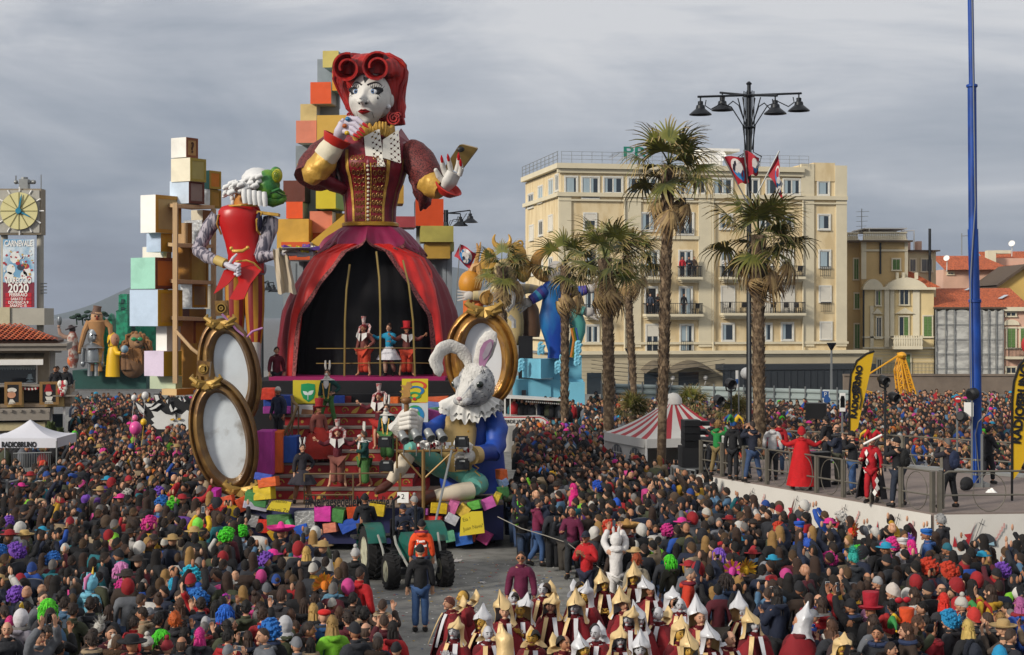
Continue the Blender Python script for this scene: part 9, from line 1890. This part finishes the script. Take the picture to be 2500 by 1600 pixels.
spc(1886,51.2,-15,'rest','#c9c7c6','crop','#1f1a17','man in white hoodie on the platform beside the red cloak','#1d1e24',1.03,1.6,pl);spc(1902,53.0,-10,'rest','#a3141c','short','#1f1a17','person in red tracksuit behind the man in white hoodie','#2c3d57',1.0,1.6,pl)
spc(1957,48.3,-8,'spread','#a80d14','turban','#a3101a','person in sweeping red cloak with red headdress on the platform','#2b2422',1.02,1.6,pl,ex=[('mesh','cape',longcape_me,'#b80d14')]);spc(2045,49.8,60,'front' if 'front' in POSES else 'clap','#1f2536','balding','#4a3d35','cameraman in navy jacket with headphones on the platform','#4a4a3c',1.03,1.6,pl);spc(2018,54.6,40,'rest','#17181c','short','#1f1a17','man in black jacket at the back rail of the platform','#23252b',1.0,1.6,pl)
spc(2082,47.2,70,'camera','#1a1a1e','beanie','#121214','photographer in black jacket and jeans aiming a camera left','#34507a',1.02,1.6,pl)
DIA=mat('red_white_harlequin','#a81420',.6,0,.1,1);
hz_m=spc(2128,44.9,150,'front' if 'front' in POSES else 'walk','#a81420','jester','#a81420','harlequin in red and white diamonds holding a white baton','#a81420',1.04,1.6,pl,ex=[('mesh','cape',longcape_me,'#17151a')])
m=MB()
for k in range(26):
 a=random.uniform(0,6.28);z=rnd(.2,1.4);r=.165 if z>.88 else .10;cx_=0 if z>.88 else random.choice((-.095,.095));c=V3((cx_+r*sin(a),r*cos(a),z));t_=V3((cos(a),-sin(a),0));m.prism([c+t_*.06,c+V3((0,0,.1)),c-t_*.06,c-V3((0,0,.1))],V3((sin(a),cos(a),0))*.014)
link('diamond',m.mesh('diamond',[WHITE],False),hz_m)
m=MB();m.cyl(P(2108,1085,44.6),P(2153,1062,44.6),.03,8);m.build('baton',WHITE,label='white baton held by the red and white harlequin',cat='baton')
spc(2192,44.2,40,'camera','#15161a','beanie','#111114','photographer in black gilet and dark jeans with legs apart','#232a38',1.05,1.6,pl,ex=[('mesh','shoulder_bag',pack_me,'#151515')]);spc(2316,43.8,25,'camera','#221f28','crop','#5a5754','man in dark coat with navy backpack at the right railing','#17181c',1.05,1.6,pl,ex=[('mesh','backpack',pack_me,'#1b2540')])
spc(2412,49.9,-60,'walk','#1c1c20','short','#1f1a17','person in dark clothes striding behind the blue mast','#1d1e24',1.0,1.6,pl)
cmm=MB();cmm.box((0,0,0),(.14,.1,.1));cmm.lathe([(.045,0),(.05,.1),(.055,.2),(.04,.2)],(0,.05,0),10,ax=(0,1,0));cm_me=cmm.mesh('camera',[BLACK],True)
for px,Y,rot,lab in((1752,52.6,-40,'black camera held by photographer in green jacket'),(1838,50.6,15,'black camera held by man in navy jumper at the rail'),(2082,47.2,70,'long lens camera aimed left by photographer in jeans'),(2192,44.2,40,'black camera held by the photographer in black gilet'),(2316,43.8,25,'small black camera held by man with navy backpack')):
 a=rd(rot);link('photo_camera',cm_me,None,(P(px,0,Y).x-.36*sin(a),Y+.36*cos(a),1.6+1.66),(0,0,a),label=lab,cat='camera')
m=MB();e=P(2360,1192,48.0);m.ell((e.x,48.0,1.82),(.2,.15,.2),12,8);m.ell((e.x-.1,47.9,1.72),(.12,.08,.1),8,6);m.build('backpack',mat('bag_black','#17171a',.8),label='black backpack on the platform floor by the blue mast',cat='backpack')
m=MB();e=P(2420,1195,47.5);m.grid(lambda u,v:V3((e.x+(u-.5)*.32,47.5+(v-.5)*.2,1.61+.1*sin(pi*u)*sin(pi*v)*(1+.5*sin(u*17+v*9)))),10,8);m.build('plastic_bag',WHITE,label='crumpled white plastic bag on the floor right of the blue mast',cat='bag')
m=MB();e=P(2002,1150,49.3);m.box((e.x,49.3,2.1),(.55,.5,1.0));m.box((e.x,49.3,2.62),(.6,.55,.05));m.build('flight_case',BLACK,label='black flight case standing on the platform right of the red cloak',cat='case')
gb_='people watching from balconies'
def guest(zx,bi,top,hair,hc,lab,off=-.6):
 global NP;NP+=1;a,b,z=BALC[bi];p=HM@V3((hu(zx),off,z));person(p.x,p.y,p.z,TH+pi+rnd(-.3,.3),random.choice(('rest','folded')),top,hair,hc,lab,gb_)
for g_ in((1005,2,'#a81f2a','short','#2b211c','guest in red coat on the fourth floor hotel balcony'),(1045,2,'#1d2130','short','#1f1a17','guest in dark coat beside the red coat on hotel balcony'),(1075,2,'#4a3a30','long','#5a4230','guest in brown bending right of red coat on hotel balcony'),(1258,3,'#b9b7b4','bob','#3b2c22','guest in white at small balcony left of the lamp pole'),(1300,3,'#1c2233','short','#1f1a17','guest in navy at small balcony left of the lamp pole'),(815,6,'#3a4250','short','#2b211c','guest in slate jacket at the dark open balcony door'),(857,6,'#17181c','crop','#8a8784','grey haired guest in black by the dark open balcony door'),(1014,6,'#15161a','long','#1f1a17','guest in long black coat alone on the long hotel balcony')):guest(*g_)
for i,(px,py,top,hc)in enumerate(((124,905,'#1b1b20','#1f1a17'),(136,915,'#3a3a3c','#5a3a24'),(147,908,'#17181c','#2b211c'),(157,912,'#232a38','#1f1a17'))):
 Yk=75.2+.5*(i%2);NP+=1;person(P(px,0,Yk).x,Yk,2.62,pi+rnd(-.5,.5),'folded' if i==1 else 'rest',top,'short',hc,['person in black leftmost in the kiosk balcony opening','person in grey patterned top leaning on the kiosk balcony','person in black behind the grey patterned top on kiosk balcony','person in navy rightmost in the kiosk balcony opening'][i],gb_,None,'#1d1e24')
m=MB();a,b=ke(535,945,75),ke(780,900,75);m.bx(a.x,b.x,73.8,77.5,3.08,3.14);m.build('balcony_floor',KC,kio,False)
GF,SF='#b8903c','#b0b0b4'
grp=[(1101,1473,'down_gold',120,None),(1133,1459,'down_gold',120,GF),(1181,1520,'cone_silver',140,GF),(1233,1500,'cone_gold',178,None),(1270,1494,'cone_silver',170,GF),(1252,1458,'down_gold',190,SF),(1326,1444,'down_gold',170,SF),(1345,1482,'cone_gold',175,None),(1403,1482,'cone_gold',160,SF),(1417,1434,'down_silver',200,GF),(1432,1462,'cone_silver',150,GF),(1476,1427,'cone_gold',178,GF),(1190,1545,'down_gold',195,SF),(1231,1578,'cone_gold',20,None),(1425,1580,'cone_silver',190,GF),(1457,1550,'down_silver',150,SF),(1376,1566,'down_gold',215,None),(1546,1416,'cone_gold',175,GF),(1587,1444,'cone_silver',185,None),(1642,1464,'cone_silver',200,None),(1523,1480,'cone_gold',190,None),(1562,1514,'cone_silver',185,SF),(1535,1515,'cone_gold',160,SF),(1610,1505,'down_gold',135,SF),(1662,1474,'down_silver',170,SF),(1656,1543,'cone_gold',205,GF),(1708,1516,'cone_silver',190,None),(1724,1567,'cone_silver',195,None),(1779,1558,'down_silver',215,None),(1820,1498,'cone_silver',140,SF),(1843,1528,'cone_gold',180,SF),(1512,1560,'cone_gold',185,SF),(1562,1585,'cone_silver',180,SF),(1950,1528,'cone_silver',0,None),(2048,1582,'cone_gold',190,GF),(1300,1560,'down_gold',170,GF),(1680,1592,'cone_gold',185,GF),(1110,1545,'cone_gold',160,SF)]
GRP_XY=[]
for i,(px,py,hwn,rot,fc)in enumerate(grp):
 x,y=at_head(px,py);GRP_XY.append((x,y));col='gold' if 'gold' in hwn else 'silver';up='cone' in hwn
 fcn={GF:'gold painted face',SF:'silver painted face',None:'bare face' if abs(rot-180)<100 else 'back turned'}[fc]
 base='parader in maroon cape, %s cone hood %s, %s'%(col,'up' if up else 'down',fcn)
 lab=uniq(base,px,py);MARKS.append(('the %s parader'%('%s hooded'%col),px,py))if i in(3,17,33)else None
 person(x,y,0,rd(rot),random.choice(('rest','rest','clap','folded')),'#5d0d16',hwn+str(i%3)if up else hwn,random.choice(('#2b211c','#3a2a20','#5a2a1c','#1f1a17')),lab or 'parader with %s cone hood'%col,'hooded paraders in maroon capes',fc,'#17171a',rnd(.97,1.03),[('mesh','cape',cape_me)]);NP+=1
def interp(tab,v):
 if v<=tab[0][0]:return tab[0][1]
 for(a,x),(b,y)in zip(tab,tab[1:]):
  if a<=v<=b:return x+(y-x)*(v-a)/(b-a)
 return tab[-1][1]
LB=[(1190,490),(1215,520),(1245,560),(1285,620),(1300,800),(1330,838),(1400,845),(1440,880),(1500,985),(1600,1020)]
RBD=[(1180,1236),(1232,1268),(1246,1345),(1262,1420),(1318,1450),(1335,1560),(1385,1650),(1400,1700),(1430,1730),(1470,1870),(1520,1985),(1600,2090)]
def inside(px,poly):
 c=False;n=len(poly);x,y=px
 for i in range(n):
  (x1,y1),(x2,y2)=poly[i],poly[(i+1)%n]
  if(y1>y)!=(y2>y)and x<(x2-x1)*(y-y1)/(y2-y1)+x1:c=not c
 return c
def grow(poly,d):cx_=sum(p[0]for p in poly)/len(poly);cy_=sum(p[1]for p in poly)/len(poly);return[(cx_+(x-cx_)*(1+d/max(.1,hypot(x-cx_,y-cy_))),cy_+(y-cy_)*(1+d/max(.1,hypot(x-cx_,y-cy_))))for x,y in poly]
PLX=grow([(p.x,p.y)for p in PL],.45);TNX=grow([(p.x,p.y)for p in C4],.4);SPX=[(4.6,53.0),(8.5,53.0),(8.5,56.2),(4.6,56.2)]
STEW=[(P(1397,0,42).x,42.0),(P(1312,0,44).x,44.0),(P(1432,0,37.2).x,37.2),(P(1504,0,36.6).x,36.6),(P(1681,0,31.9).x,31.9),(P(1774,0,31.2).x,31.2),(P(877,0,31.8).x,31.8),(P(867,0,34.6).x,34.6),(P(111,0,51.5).x,51.5),(P(1397,0,42).x-.6,41.7)]
def ok(X,Y):
 px=CXP+FPX*X/Y;py=HYP+FPX*(HC-1.62)/Y
 if px<-90 or px>2600 or Y<25.4:return False
 if px<1040:
  if Y>46.5:
   if px>515 or X>-9.4:return False
   if 56.5<Y<63.5 and px<150:return False
   if Y>66 and px<178:return False
   if 74.5<Y<78 and px>320:return False
   return Y<105
  return px<interp(LB,py)
 if Y>49.8:
  if X<.2 or px<1222 or(X>5 and Y<56 and inside((X,Y+3.4),PLX)):return False
  if inside((X,Y),PLX)or inside((X,Y),TNX)or inside((X,Y),SPX):return False
  if(79<Y<91 and px<1430)or inside((X,Y+2.6),TNX)or inside((X-.6,Y+1.3),TNX):return False
  if px<1440 and Y>98:return False
  fl=106-10*(px-1470)/615 if px<2090 else 110.5
  return Y<fl-.8
 if px<interp(RBD,py)or(X>5 and(inside((X,Y+3),PLX)or inside((X,Y+5.6),PLX))):return False
 return not inside((X,Y),PLX)and not inside((X,Y),TNX)and not inside((X,Y),SPX)
random.seed(5)
SPOT=[(57,1314,'brimhat','#b0935c','#3a2d26','rest','straw','hat'),(157,1336,'beanie','#b5b2ab','#2b2a2e','rest','pale grey','beanie'),(219,1430,'unicorn','#6fb0c6','#6fb0c6','rest','pale blue','unicorn hood'),(117,1495,'messywig','#5ad02a','#2b2a2e','rest','lime green','shaggy wig'),(23,1498,'straightwig','#d8307f','#2b2a2e','rest','hot pink','wig'),(49,1515,'crested','#c4c1c4','#8f8a94','rest','white','hood with yellow crest'),(421,1422,'straightwig','#1f9fc4','#2b2a2e','photo','cyan','bob wig'),(466,1425,'afro','#22b0cc','#1f4fa3','photo','turquoise','curly wig'),(269,1529,'balding','#4a3a30','#1c2233','rest','bald','head'),(293,1397,'messywig','#cf7fb4','#2b2a2e','rest','pale pink','wig'),(482,1287,'hood','#7ad04a','#c7a012','cheer','light green','hood'),(427,1516,'curly','#b0521c','#2b2a2e','rest','ginger','curls'),(241,1513,'boa','#bfbcb4','#1c1c20','rest','white','feather boa'),(284,1570,'furback','#4a3524','#8f1a20','rest','brown','hair and fur collar'),(320,1588,'brimhat','#16161a','#17171a','rest','black','brimmed hat'),(590,1288,'afro','#3fc41c','#9fb4c8','photo','bright green','curly wig'),(553,1320,'afro','#46c820','#2b2a2e','rest','neon green','curly wig'),(684,1312,'sombrero','#d02f86','#2b2a2e','photo','magenta','brimmed hat'),(625,1354,'hood','#12885a','#12885a','rest','emerald','hood'),(548,1454,'straightwig','#b01fa0','#1c1c20','photo','violet','bob wig'),(559,1425,'cap','#c2bdb2','#2b2a2e','rest','cream','cap'),(550,1497,'messywig','#1f63c8','#2b2a2e','rest','royal blue','shaggy wig'),(502,1500,'cap','#9a9a9c','#4a4c50','rest','light grey','cap'),(790,1500,'beret','#c41f1c','#1f4a7a','rest','scarlet','beret'),(766,1491,'long','#a5854c','#1c1c20','rest','blond','long hair'),(748,1359,'bob','#b5934e','#2b2a2e','rest','golden blond','bob'),(640,1512,'short','#3a271c','#7d1018','rest','dark brown','hair and dark red puffer'),(793,1418,'fan','#d8791c','#2b2a2e','rest','orange and yellow','feather fan'),(816,1422,'pony','#1f1a17','#4f7890','rest','black','ponytail and denim jacket'),(697,1522,'hood','#a9a9ac','#3f4430','photo','pale grey','hood'),(686,1462,'antenna','#3b271d','#2b2a2e','rest','lime','ball antennae'),(386,1203,'afro','#6a3fb0','#2b2a2e','rest','purple','curly wig'),(310,1196,'afro','#b9b4ac','#2b2a2e','rest','white','curly wig'),(420,1198,'afro','#d19c1c','#2b2a2e','rest','amber','curly wig'),(1638,1355,'messywig','#46c820','#2b2a1e','singlephone','lime','fringed wig'),(1758,1359,'messywig','#7a4fb8','#2b2a2e','rest','lilac','wig'),(1797,1330,'straightwig','#c8241c','#2b2a2e','rest','bright red','wig'),(1788,1380,'fan','#c83f9c','#2b2a2e','rest','pink and lime','feather fan'),(1820,1382,'fan','#d1a51c','#2b2a2e','rest','golden','feather fan'),(1868,1380,'hood','#77797e','#77797e','rest','mid grey','pointed hood'),(1954,1289,'sailor','#1f4fb0','#1f4fb0','rest','blue','white rimmed hat'),(1975,1325,'curly','#2450b0','#2b2a2e','rest','cobalt','wig'),(1532,1300,'sombrero','#a07a44','#2b2a2e','rest','straw','sombrero'),(1552,1335,'brimhat','#b59a6c','#2b2a2e','rest','beige','brimmed hat'),(1555,1366,'curly','#93401c','#8f8674','rest','auburn','curls'),(1460,1195,'afro','#1f4fb8','#2b2a2e','rest','blue','curly wig'),(1349,1157,'afro','#c89a1c','#2b2a2e','rest','yellow orange','curly wig'),(1402,1200,'straightwig','#d01f78','#c41f70','rest','pink','wig'),(1507,1227,'turban','#1f4fb0','#2b2a2e','rest','star blue','hat'),(2082,1298,'fan','#d83a1c','#2b2a2e','rest','rainbow','round wig'),(2181,1325,'afro','#d82f86','#2b2a2e','rest','bubblegum pink','curly wig'),(2206,1327,'sailor','#c6c3c4','#c6c3c4','rest','white','sailor hat'),(2228,1340,'straightwig','#d8217f','#2b2a2e','rest','neon pink','wig'),(2265,1317,'sailor','#1f62b0','#2c4f86','rest','bright blue','hat'),(2316,1346,'beanie','#1f5d6d','#2b2a2e','rest','teal','beanie'),(2306,1372,'hood','#a81f28','#a81f28','rest','red','hood'),(2085,1378,'boa','#2fa89c','#2b2a2e','rest','turquoise','feather boa'),(2183,1455,'turban','#bdb3ab','#232a3c','rest','white','turban'),(2146,1414,'beanie','#8f9194','#6d2430','rest','grey','beanie'),(2128,1503,'tophat','#9c1428','#17171a','rest','crimson','top hat'),(2118,1482,'hood','#c587a8','#c587a8','rest','pink','hood'),(2172,1522,'jester','#8f1a1c','#2b2a2e','rest','yellow, red and green','jester hat'),(2215,1517,'tophat','#c8481f','#17171a','rest','orange','top hat'),(2306,1485,'straightwig','#d02a1a','#2b2a2e','rest','fiery red','bob wig'),(2320,1512,'afro','#1f86b8','#2b2a2e','rest','azure','curly wig'),(2279,1526,'beanie','#15161c','#8f1a28','rest','black','beanie and red scarf'),(2366,1542,'bob','#b59a55','#17171a','rest','yellow blond','bob'),(2368,1462,'boa','#d8381a','#2b2a2e','rest','flame red','feathers'),(2443,1588,'turban','#1f84b0','#2b2a2e','rest','shiny blue','headscarf'),(2453,1538,'brimhat','#a58a5c','#4a4038','photo','straw','trilby'),(2492,1492,'straightwig','#a85a8f','#2b4fa0','rest','silvery pink','wig'),(2192,1428,'balding','#5a4638','#3a3028','rest','bald','head'),(2119,1397,'balding','#5a4638','#3a2a24','rest','bald','head'),(2302,1423,'balding','#5a4638','#2b2a2e','rest','bald','head'),(2300,1280,'curly','#8f8f8f','#2b2a2e','rest','black and white','curly wig'),(2205,1495,'bow','#3b271d','#2b2a2e','rest','red','bow'),(2290,1375,'short','#2b211c','#17171a','rest','brown','tousled hair')]
CAND=[]
for px,py,hwn,hc,top,pose,cn,what in SPOT:
 x,y=at_head(px,py);CAND.append((x,y,hwn,hc,top,pose,'%s %s'%(cn,what)))
taken=[(c[0],c[1])for c in CAND]+GRP_XY+STEW
cell={}
def near(x,y,r):
 i,j=int(x//1),int(y//1)
 for a in(-1,0,1):
  for b in(-1,0,1):
   for(u,v)in cell.get((i+a,j+b),()):
    if(u-x)**2+(v-y)**2<r*r:return True
 return False
def put(x,y):cell.setdefault((int(x//1),int(y//1)),[]).append((x,y))
for x,y in taken:put(x,y)
pts=[]
Y=25.4;row=0
while Y<147:
 sp_=.47 if Y<60 else .58;X=-.345*Y-.6+(row%2)*sp_*.5
 while X<.36*Y:
  x,y=X+rnd(-.26,.26),Y+rnd(-.26,.26)
  if ok(x,y)and not near(x,y,.34)and random.random()<.96:put(x,y);pts.append((x,y))
  X+=sp_*(1 if Y<90 else 1.15)
 Y+=.49 if Y<60 else .56 if Y<90 else .72;row+=1
TOPS=[('#141417','black',30),('#24262c','charcoal',15),('#182034','navy',16),('#33261e','dark brown',11),('#3b3f2c','olive',7),('#5d6066','grey',7),('#4d1520','maroon',4),('#9c1a20','red',5),('#1f4796','royal blue',3),('#17606a','teal',2),('#a9821f','mustard',2),('#b5b2ad','white',3),('#8d7b62','beige',4),('#b53a78','pink',2),('#6fae2a','lime',1),('#55307a','purple',1),('#4a6a86','denim',2)]
HAIRS=[('short','#2b1f18','short dark brown hair',16),('short','#15110f','short black hair',14),('crop','#3a2a20','cropped brown hair',8),('crop','#6a6663','cropped grey hair',6),('balding','#4a3a30','a balding crown',5),('long','#33231a','long brown hair',10),('long','#16110f','long black hair',8),('long','#8a6a3c','long fair hair',4),('bob','#4a3020','a brown bob',5),('bob','#8d7040','a fair bob',2),('pony','#2b1d16','a dark ponytail',4),('bun','#3a281d','a brown bun',3),('curly','#2b1d15','dark curls',5),('beanie','#1a1a1e','a black beanie',4),('beanie','#5a5c60','a grey beanie',1.5),('bobble','#b0aca4','a cream bobble hat',2),('bobble','#7a1f28','a wine bobble hat',1),('cap','#1c1d22','a dark cap',3),('cap','#6d6f74','a grey cap',2),('hood','#1d1e24','a dark hood up',2.5),('furhood','#1f2430','a fur edged hood',3),('furback','#2b1f18','a fur collar',4),('brimhat','#2b2420','a dark brimmed hat',1),('tophat','#19181b','a black top hat',.3),('afro','#c8a01c','a yellow curly wig',.6),('afro','#c83a1c','a red curly wig',.7),('messywig','#46c020','a green wig',.7),('afro','#1f6ab8','a blue curly wig',.7),('straightwig','#c82a80','a pink wig',1.0),('straightwig','#b8221c','a red wig',.6),('fan','#d0571c','an orange feather fan',.5),('bunnyears','#3a281d','white bunny ears',.8),('jester','#a02a20','a jester hat',.4),('turban','#b5302a','a red turban hat',.5)]
def pick(t):return random.choices(t,[k[-1]for k in t])[0]
allc=[(x,y)+tuple(c)for x,y,*c in CAND]
budget=299-NP
pts.sort(key=lambda p:p[1])
n_ind=max(0,budget-len(allc))
FTX,FTY=-3.4,50.0
GARM={'black':('jacket','coat','puffer'),'navy':('jacket','coat'),'charcoal':('coat','jacket')}
ind=[(x,y,None)for x,y in pts[:n_ind]]+[(c[0],c[1],c)for c in allc]
ind.sort(key=lambda k:k[1])
for nm_ in allc:
 px,py=px_of(nm_[0],nm_[1],1.7);MARKS.append(('the '+nm_[6].replace('yellow, red and green ','coloured '),px,py))
for x,y,c in ind:
 px,py=px_of(x,y,1.7)
 rot=face_to(x,y,FTX,max(FTY,y+4))+rnd(-.5,.5)
 if c is None and random.random()<.26:rot+=random.choice((-1,1))*rnd(1.0,2.6)
 if c is None and y<31 and 880<px<1200:rot=rnd(-.6,.1)
 leg=random.choice(('#20232b','#2c3d57','#34486a','#17181c','#3a352f'));tr=None
 if c:
  hwn,hc,top,pose,what=c[2:7];tn_={'#2b2a2e':'dark jacket'}.get(top,None)
  if tn_ and random.random()<.4:top=random.choice(('#17171a','#1b2234','#2b221c','#30343a'))
  base='person with %s%s'%(what,', photographing' if pose=='photo' else '');
 else:
  top,tcn,_=pick(TOPS);hwn,hc,what,_=pick(HAIRS);pose=random.choices(('rest','photo','singlephone','folded','clap','onehand','cheer'),(56,17,10,5,5,4,3))[0]
  base='person in %s %s with %s%s'%(tcn,random.choice(GARM.get(tcn,('jacket',))),what,{'photo':', photographing','singlephone':', lifting a phone','cheer':', arms raised','onehand':', one arm raised','clap':', hands together'}.get(pose,''))
 lab=uniq(base,px,py)
 if not lab:lab=uniq(base.replace('person','spectator',1),px,py)or base
 ex=[('mesh','scarf',scarf_me,random.choice(('#6d6a66','#7d1a22','#23304f','#8d7b62','#2b2b2e')))]if random.random()<.16 else[]
 ex+=[('mesh','backpack',pack_me,random.choice(('#17181c','#1f3a7a','#3a2a2a','#2f4a3a')))]if(c is None and random.random()<.08)else[]
 t=person(x,y,0,rot,pose,top,hwn,hc,lab,'spectators in the crowd',None,leg,rnd(.88,1.07),ex)
 if pose in('photo','singlephone')or(pose in('cheer','onehand')and random.random()<.6):hold_phone(t,pose,px,py,'white' if random.random()<.25 else 'dark')
def npmesh(me):
 v=np.empty(len(me.vertices)*3,np.float32);me.vertices.foreach_get('co',v);me.calc_loop_triangles();t=np.empty(len(me.loop_triangles)*3,np.int32);me.loop_triangles.foreach_get('vertices',t);return v.reshape(-1,3),t.reshape(-1,3)
def mbnp(fn,h=0):m=MB();m.M=HSC if h else M4();fn(m);me=m.mesh('tmp',[],False);r=npmesh(me);bpy.data.meshes.remove(me);return r
headH=mbnp(lambda m:add_head(m,9,6,False),1);headL=mbnp(lambda m:m.ell(HCN,(.078,.098,.122),6,4),1)
def sh(n,k,**kw):return mbnp(lambda m:shell(m,n=n,k=k,**kw),1)
hairH={'short':sh(10,3,rough=.1),'long':mbnp(lambda m:(shell(m,46,112,130,(.09,.115,.137),n=10,k=3),m.grid(lambda u,v:HCN+V3(((.095+.02*v)*sin(rd(70+220*u)),.115*cos(rd(70+220*u))-.02*v,-.03-.27*v)),6,2)),1),'beanie':sh(10,3,front=72,side=88,back=100,r=(.095,.117,.152)),'big':sh(14,5,front=50,side=115,back=132,r=(.135,.145,.16),rough=.32,bumps=11),'hood':sh(10,4,front=60,side=112,back=142,r=(.125,.14,.165)),'hat':mbnp(lambda m:m.lathe([(.03,.13),(.1,.1),(.108,.03),(.21,.03),(.1,.01)],HCN+V3((0,0,.03)),10),1),'bald':sh(8,2,front=85,side=100,back=120,r=(.079,.101,.1255))}
hairL={'short':sh(7,2),'long':sh(7,2,front=46,side=125,back=150,r=(.10,.125,.137)),'beanie':sh(7,2,front=72,side=88,back=100,r=(.095,.117,.152)),'big':sh(8,3,front=50,side=115,back=132,r=(.14,.15,.16),rough=.2),'hood':sh(7,2,front=60,side=112,back=142,r=(.125,.14,.165)),'hat':sh(7,2,front=80,side=85,back=90,r=(.15,.16,.13)),'bald':sh(6,2,front=85,side=100,back=120,r=(.079,.101,.1255))}
jk={k:npmesh(JLOW[k])for k in('rest','photo','onehand','folded','cheer')};lg_=npmesh(TLOW['stand'])
def handsfor(pose):
 al,ar,_=POSES[pose];return mbnp(lambda m:[m.ell(V3((s*A[1][0],A[1][1],A[1][2]))+V3((s*A[2][0],A[2][1],A[2][2])).normalized()*.07,(.04,.03,.075),6,4)for s,A in((1,ARM[ar]),(-1,ARM[al]))])
hd_={k:handsfor(k)for k in('photo','onehand','cheer')}
torL=mbnp(lambda m:(m.loft([[V3((a*sin(2*pi*k/8),b*cos(2*pi*k/8),z))for k in range(8)]for a,b,z in((.26,.16,.85),(.26,.17,1.15),(.24,.16,1.36),(.12,.1,1.47),(.06,.06,1.54))])))
ph_=mbnp(lambda m:m.box((0,.36,1.68),(.15,.012,.08)))
AFR=npmesh(HW['afro'][0]);VV,TT,CC=[],[],[];off=0
def emit(part,x,y,z,rot,s,col):
 global off
 v,t=part;c,sn=cos(rot),sin(rot);o=np.empty_like(v);o[:,0]=(v[:,0]*c-v[:,1]*sn)*s+x;o[:,1]=(v[:,0]*sn+v[:,1]*c)*s+y;o[:,2]=v[:,2]*s+z
 VV.append(o);TT.append(t+off);CC.append(np.tile(np.array([*lin(col),1],np.float32),(len(v),1)));off+=len(v)
random.seed(404)
HB_=[('short','#241a14',22),('short','#110e0c',20),('short','#46331f',7),('short','#6a6663',6),('long','#33231a',10),('long','#16110f',8),('long','#8a6a3c',5),('bald','#a87658',4),('beanie','#1a1a1e',4),('beanie','#55575c',1.5),('beanie','#a9a59c',1.3),('beanie','#8f1d28',1.2),('beanie','#1f3f80',1),('hood','#1d1e24',2),('hood','#4a3a2c',1.5),('hood','#8d1a20',1.5),('hood','#b03a78',1),('hood','#b9b6b0',1.2),('hat','#2b2420',1.5),('hat','#a08454',1),('hat','#8d1a20',.8),('big','#b8941c',.4),('big','#b0341c',.6),('big','#46b020',.5),('big','#1f5aa0',.6),('big','#b82a78',.8),('big','#6a3fa0',.4),('big','#b8b4ae',.4),('big','#c0641c',.5),('hat','#c82a80',.6),('hat','#1f86a8',.5)]
rest=pts[n_ind:]
for x,y in rest:
 rot=face_to(x,y,FTX,max(FTY,y-20)if y>55 else FTY)+rnd(-.5,.5)
 if y>52:rot=face_to(x,y,-5,45)+rnd(-.7,.7)
 if random.random()<.22:rot+=rnd(-2.4,2.4)
 s=rnd(.84,1.08);top=pick(TOPS)[0];hk,hc,_=pick(HB_);sk_=random.choice(SKT)
 if y<62:
  pose=random.choices(('rest','photo','onehand','folded','cheer'),(66,15,8,6,5))[0];emit(jk[pose],x,y,0,rot,s,top);emit(headH,x,y,0,rot,s,sk_);emit(AFR if hk=='big' and y<46 else hairH[hk],x,y,0,rot,s,hc)
  if pose in hd_:emit(hd_[pose],x,y,0,rot,s,sk_)
  if pose=='photo':emit(ph_,x,y,0,rot,s,'#17181b')
  if y<52 or not random.random()<.7:emit(lg_,x,y,0,rot,s,random.choice(('#20232b','#2c3d57','#34486a','#17181c','#3a352f')))
 else:emit(torL,x,y,0,rot,s,top);emit(headL,x,y,0,rot,s,sk_);emit(hairL[hk],x,y,0,rot,s,hc)
for k in range(46):
 x=P(rnd(1245,1385),0,88.6).x;emit(torL,x,88+rnd(0,1),rnd(.35,.6),rnd(2,4),1,pick(TOPS)[0]);
 emit(headL,VV[-1][:,0].mean(),VV[-1][:,1].mean(),VV[-1][:,2].min()-.85,pi,1,random.choice(SKT));emit(hairL['short'],VV[-1][:,0].mean(),VV[-1][:,1].mean()-.0,VV[-2][:,2].min()-.85,pi,1,pick(HB_)[1])
V=np.concatenate(VV);T=np.concatenate(TT);C_=np.concatenate(CC)
me=bpy.data.meshes.new('crowd');me.vertices.add(len(V));me.vertices.foreach_set('co',V.ravel());me.loops.add(len(T)*3);me.loops.foreach_set('vertex_index',T.ravel().astype(np.int32));me.polygons.add(len(T));me.polygons.foreach_set('loop_start',np.arange(0,len(T)*3,3,dtype=np.int32));me.update(calc_edges=True);me.polygons.foreach_set('use_smooth',np.ones(len(T),bool))
ca=me.color_attributes.new('col','FLOAT_COLOR','POINT');ca.data.foreach_set('color',C_.ravel());me.materials.append(mat('crowd_cloth',None,.85,0,.35,3.5,.4,9,attr='col'));me.validate()
link('crowd',me,None,kind='stuff',label='dense far carnival crowd of small spectators')
print('PEOPLE',NP,'individual crowd',len(ind),'mass',len(rest),'tris',len(T))
m=bpy.data.materials.new('haze_air');m.use_nodes=True;t=m.node_tree;t.nodes.remove(t.nodes['Principled BSDF']);v=t.nodes.new('ShaderNodeVolumePrincipled')
v.inputs['Color'].default_value=(.72,.80,.95,1);v.inputs['Density'].default_value=.00014;v.inputs['Anisotropy'].default_value=.3;t.links.new(v.outputs[0],t.nodes['Material Output'].inputs['Volume'])
mb=MB();mb.bx(-2600,2600,-80,5400,-2,190);mb.build('haze',m,None,False,kind='stuff')
R_=M4.Translation((-21,YK-1,0))@M4.Rotation(rd(13),4,'Z')@M4.Translation((21.25,1-YK,0))
for o in list(sc.objects):
 l=o.get('label','')
 if o.parent is None and(o==kio or 'kiosk balcony' in l or l.startswith('black framed picture')or 'framed pictures' in l or 'boarded balcony rail' in l):o.matrix_basis=R_@o.matrix_basis
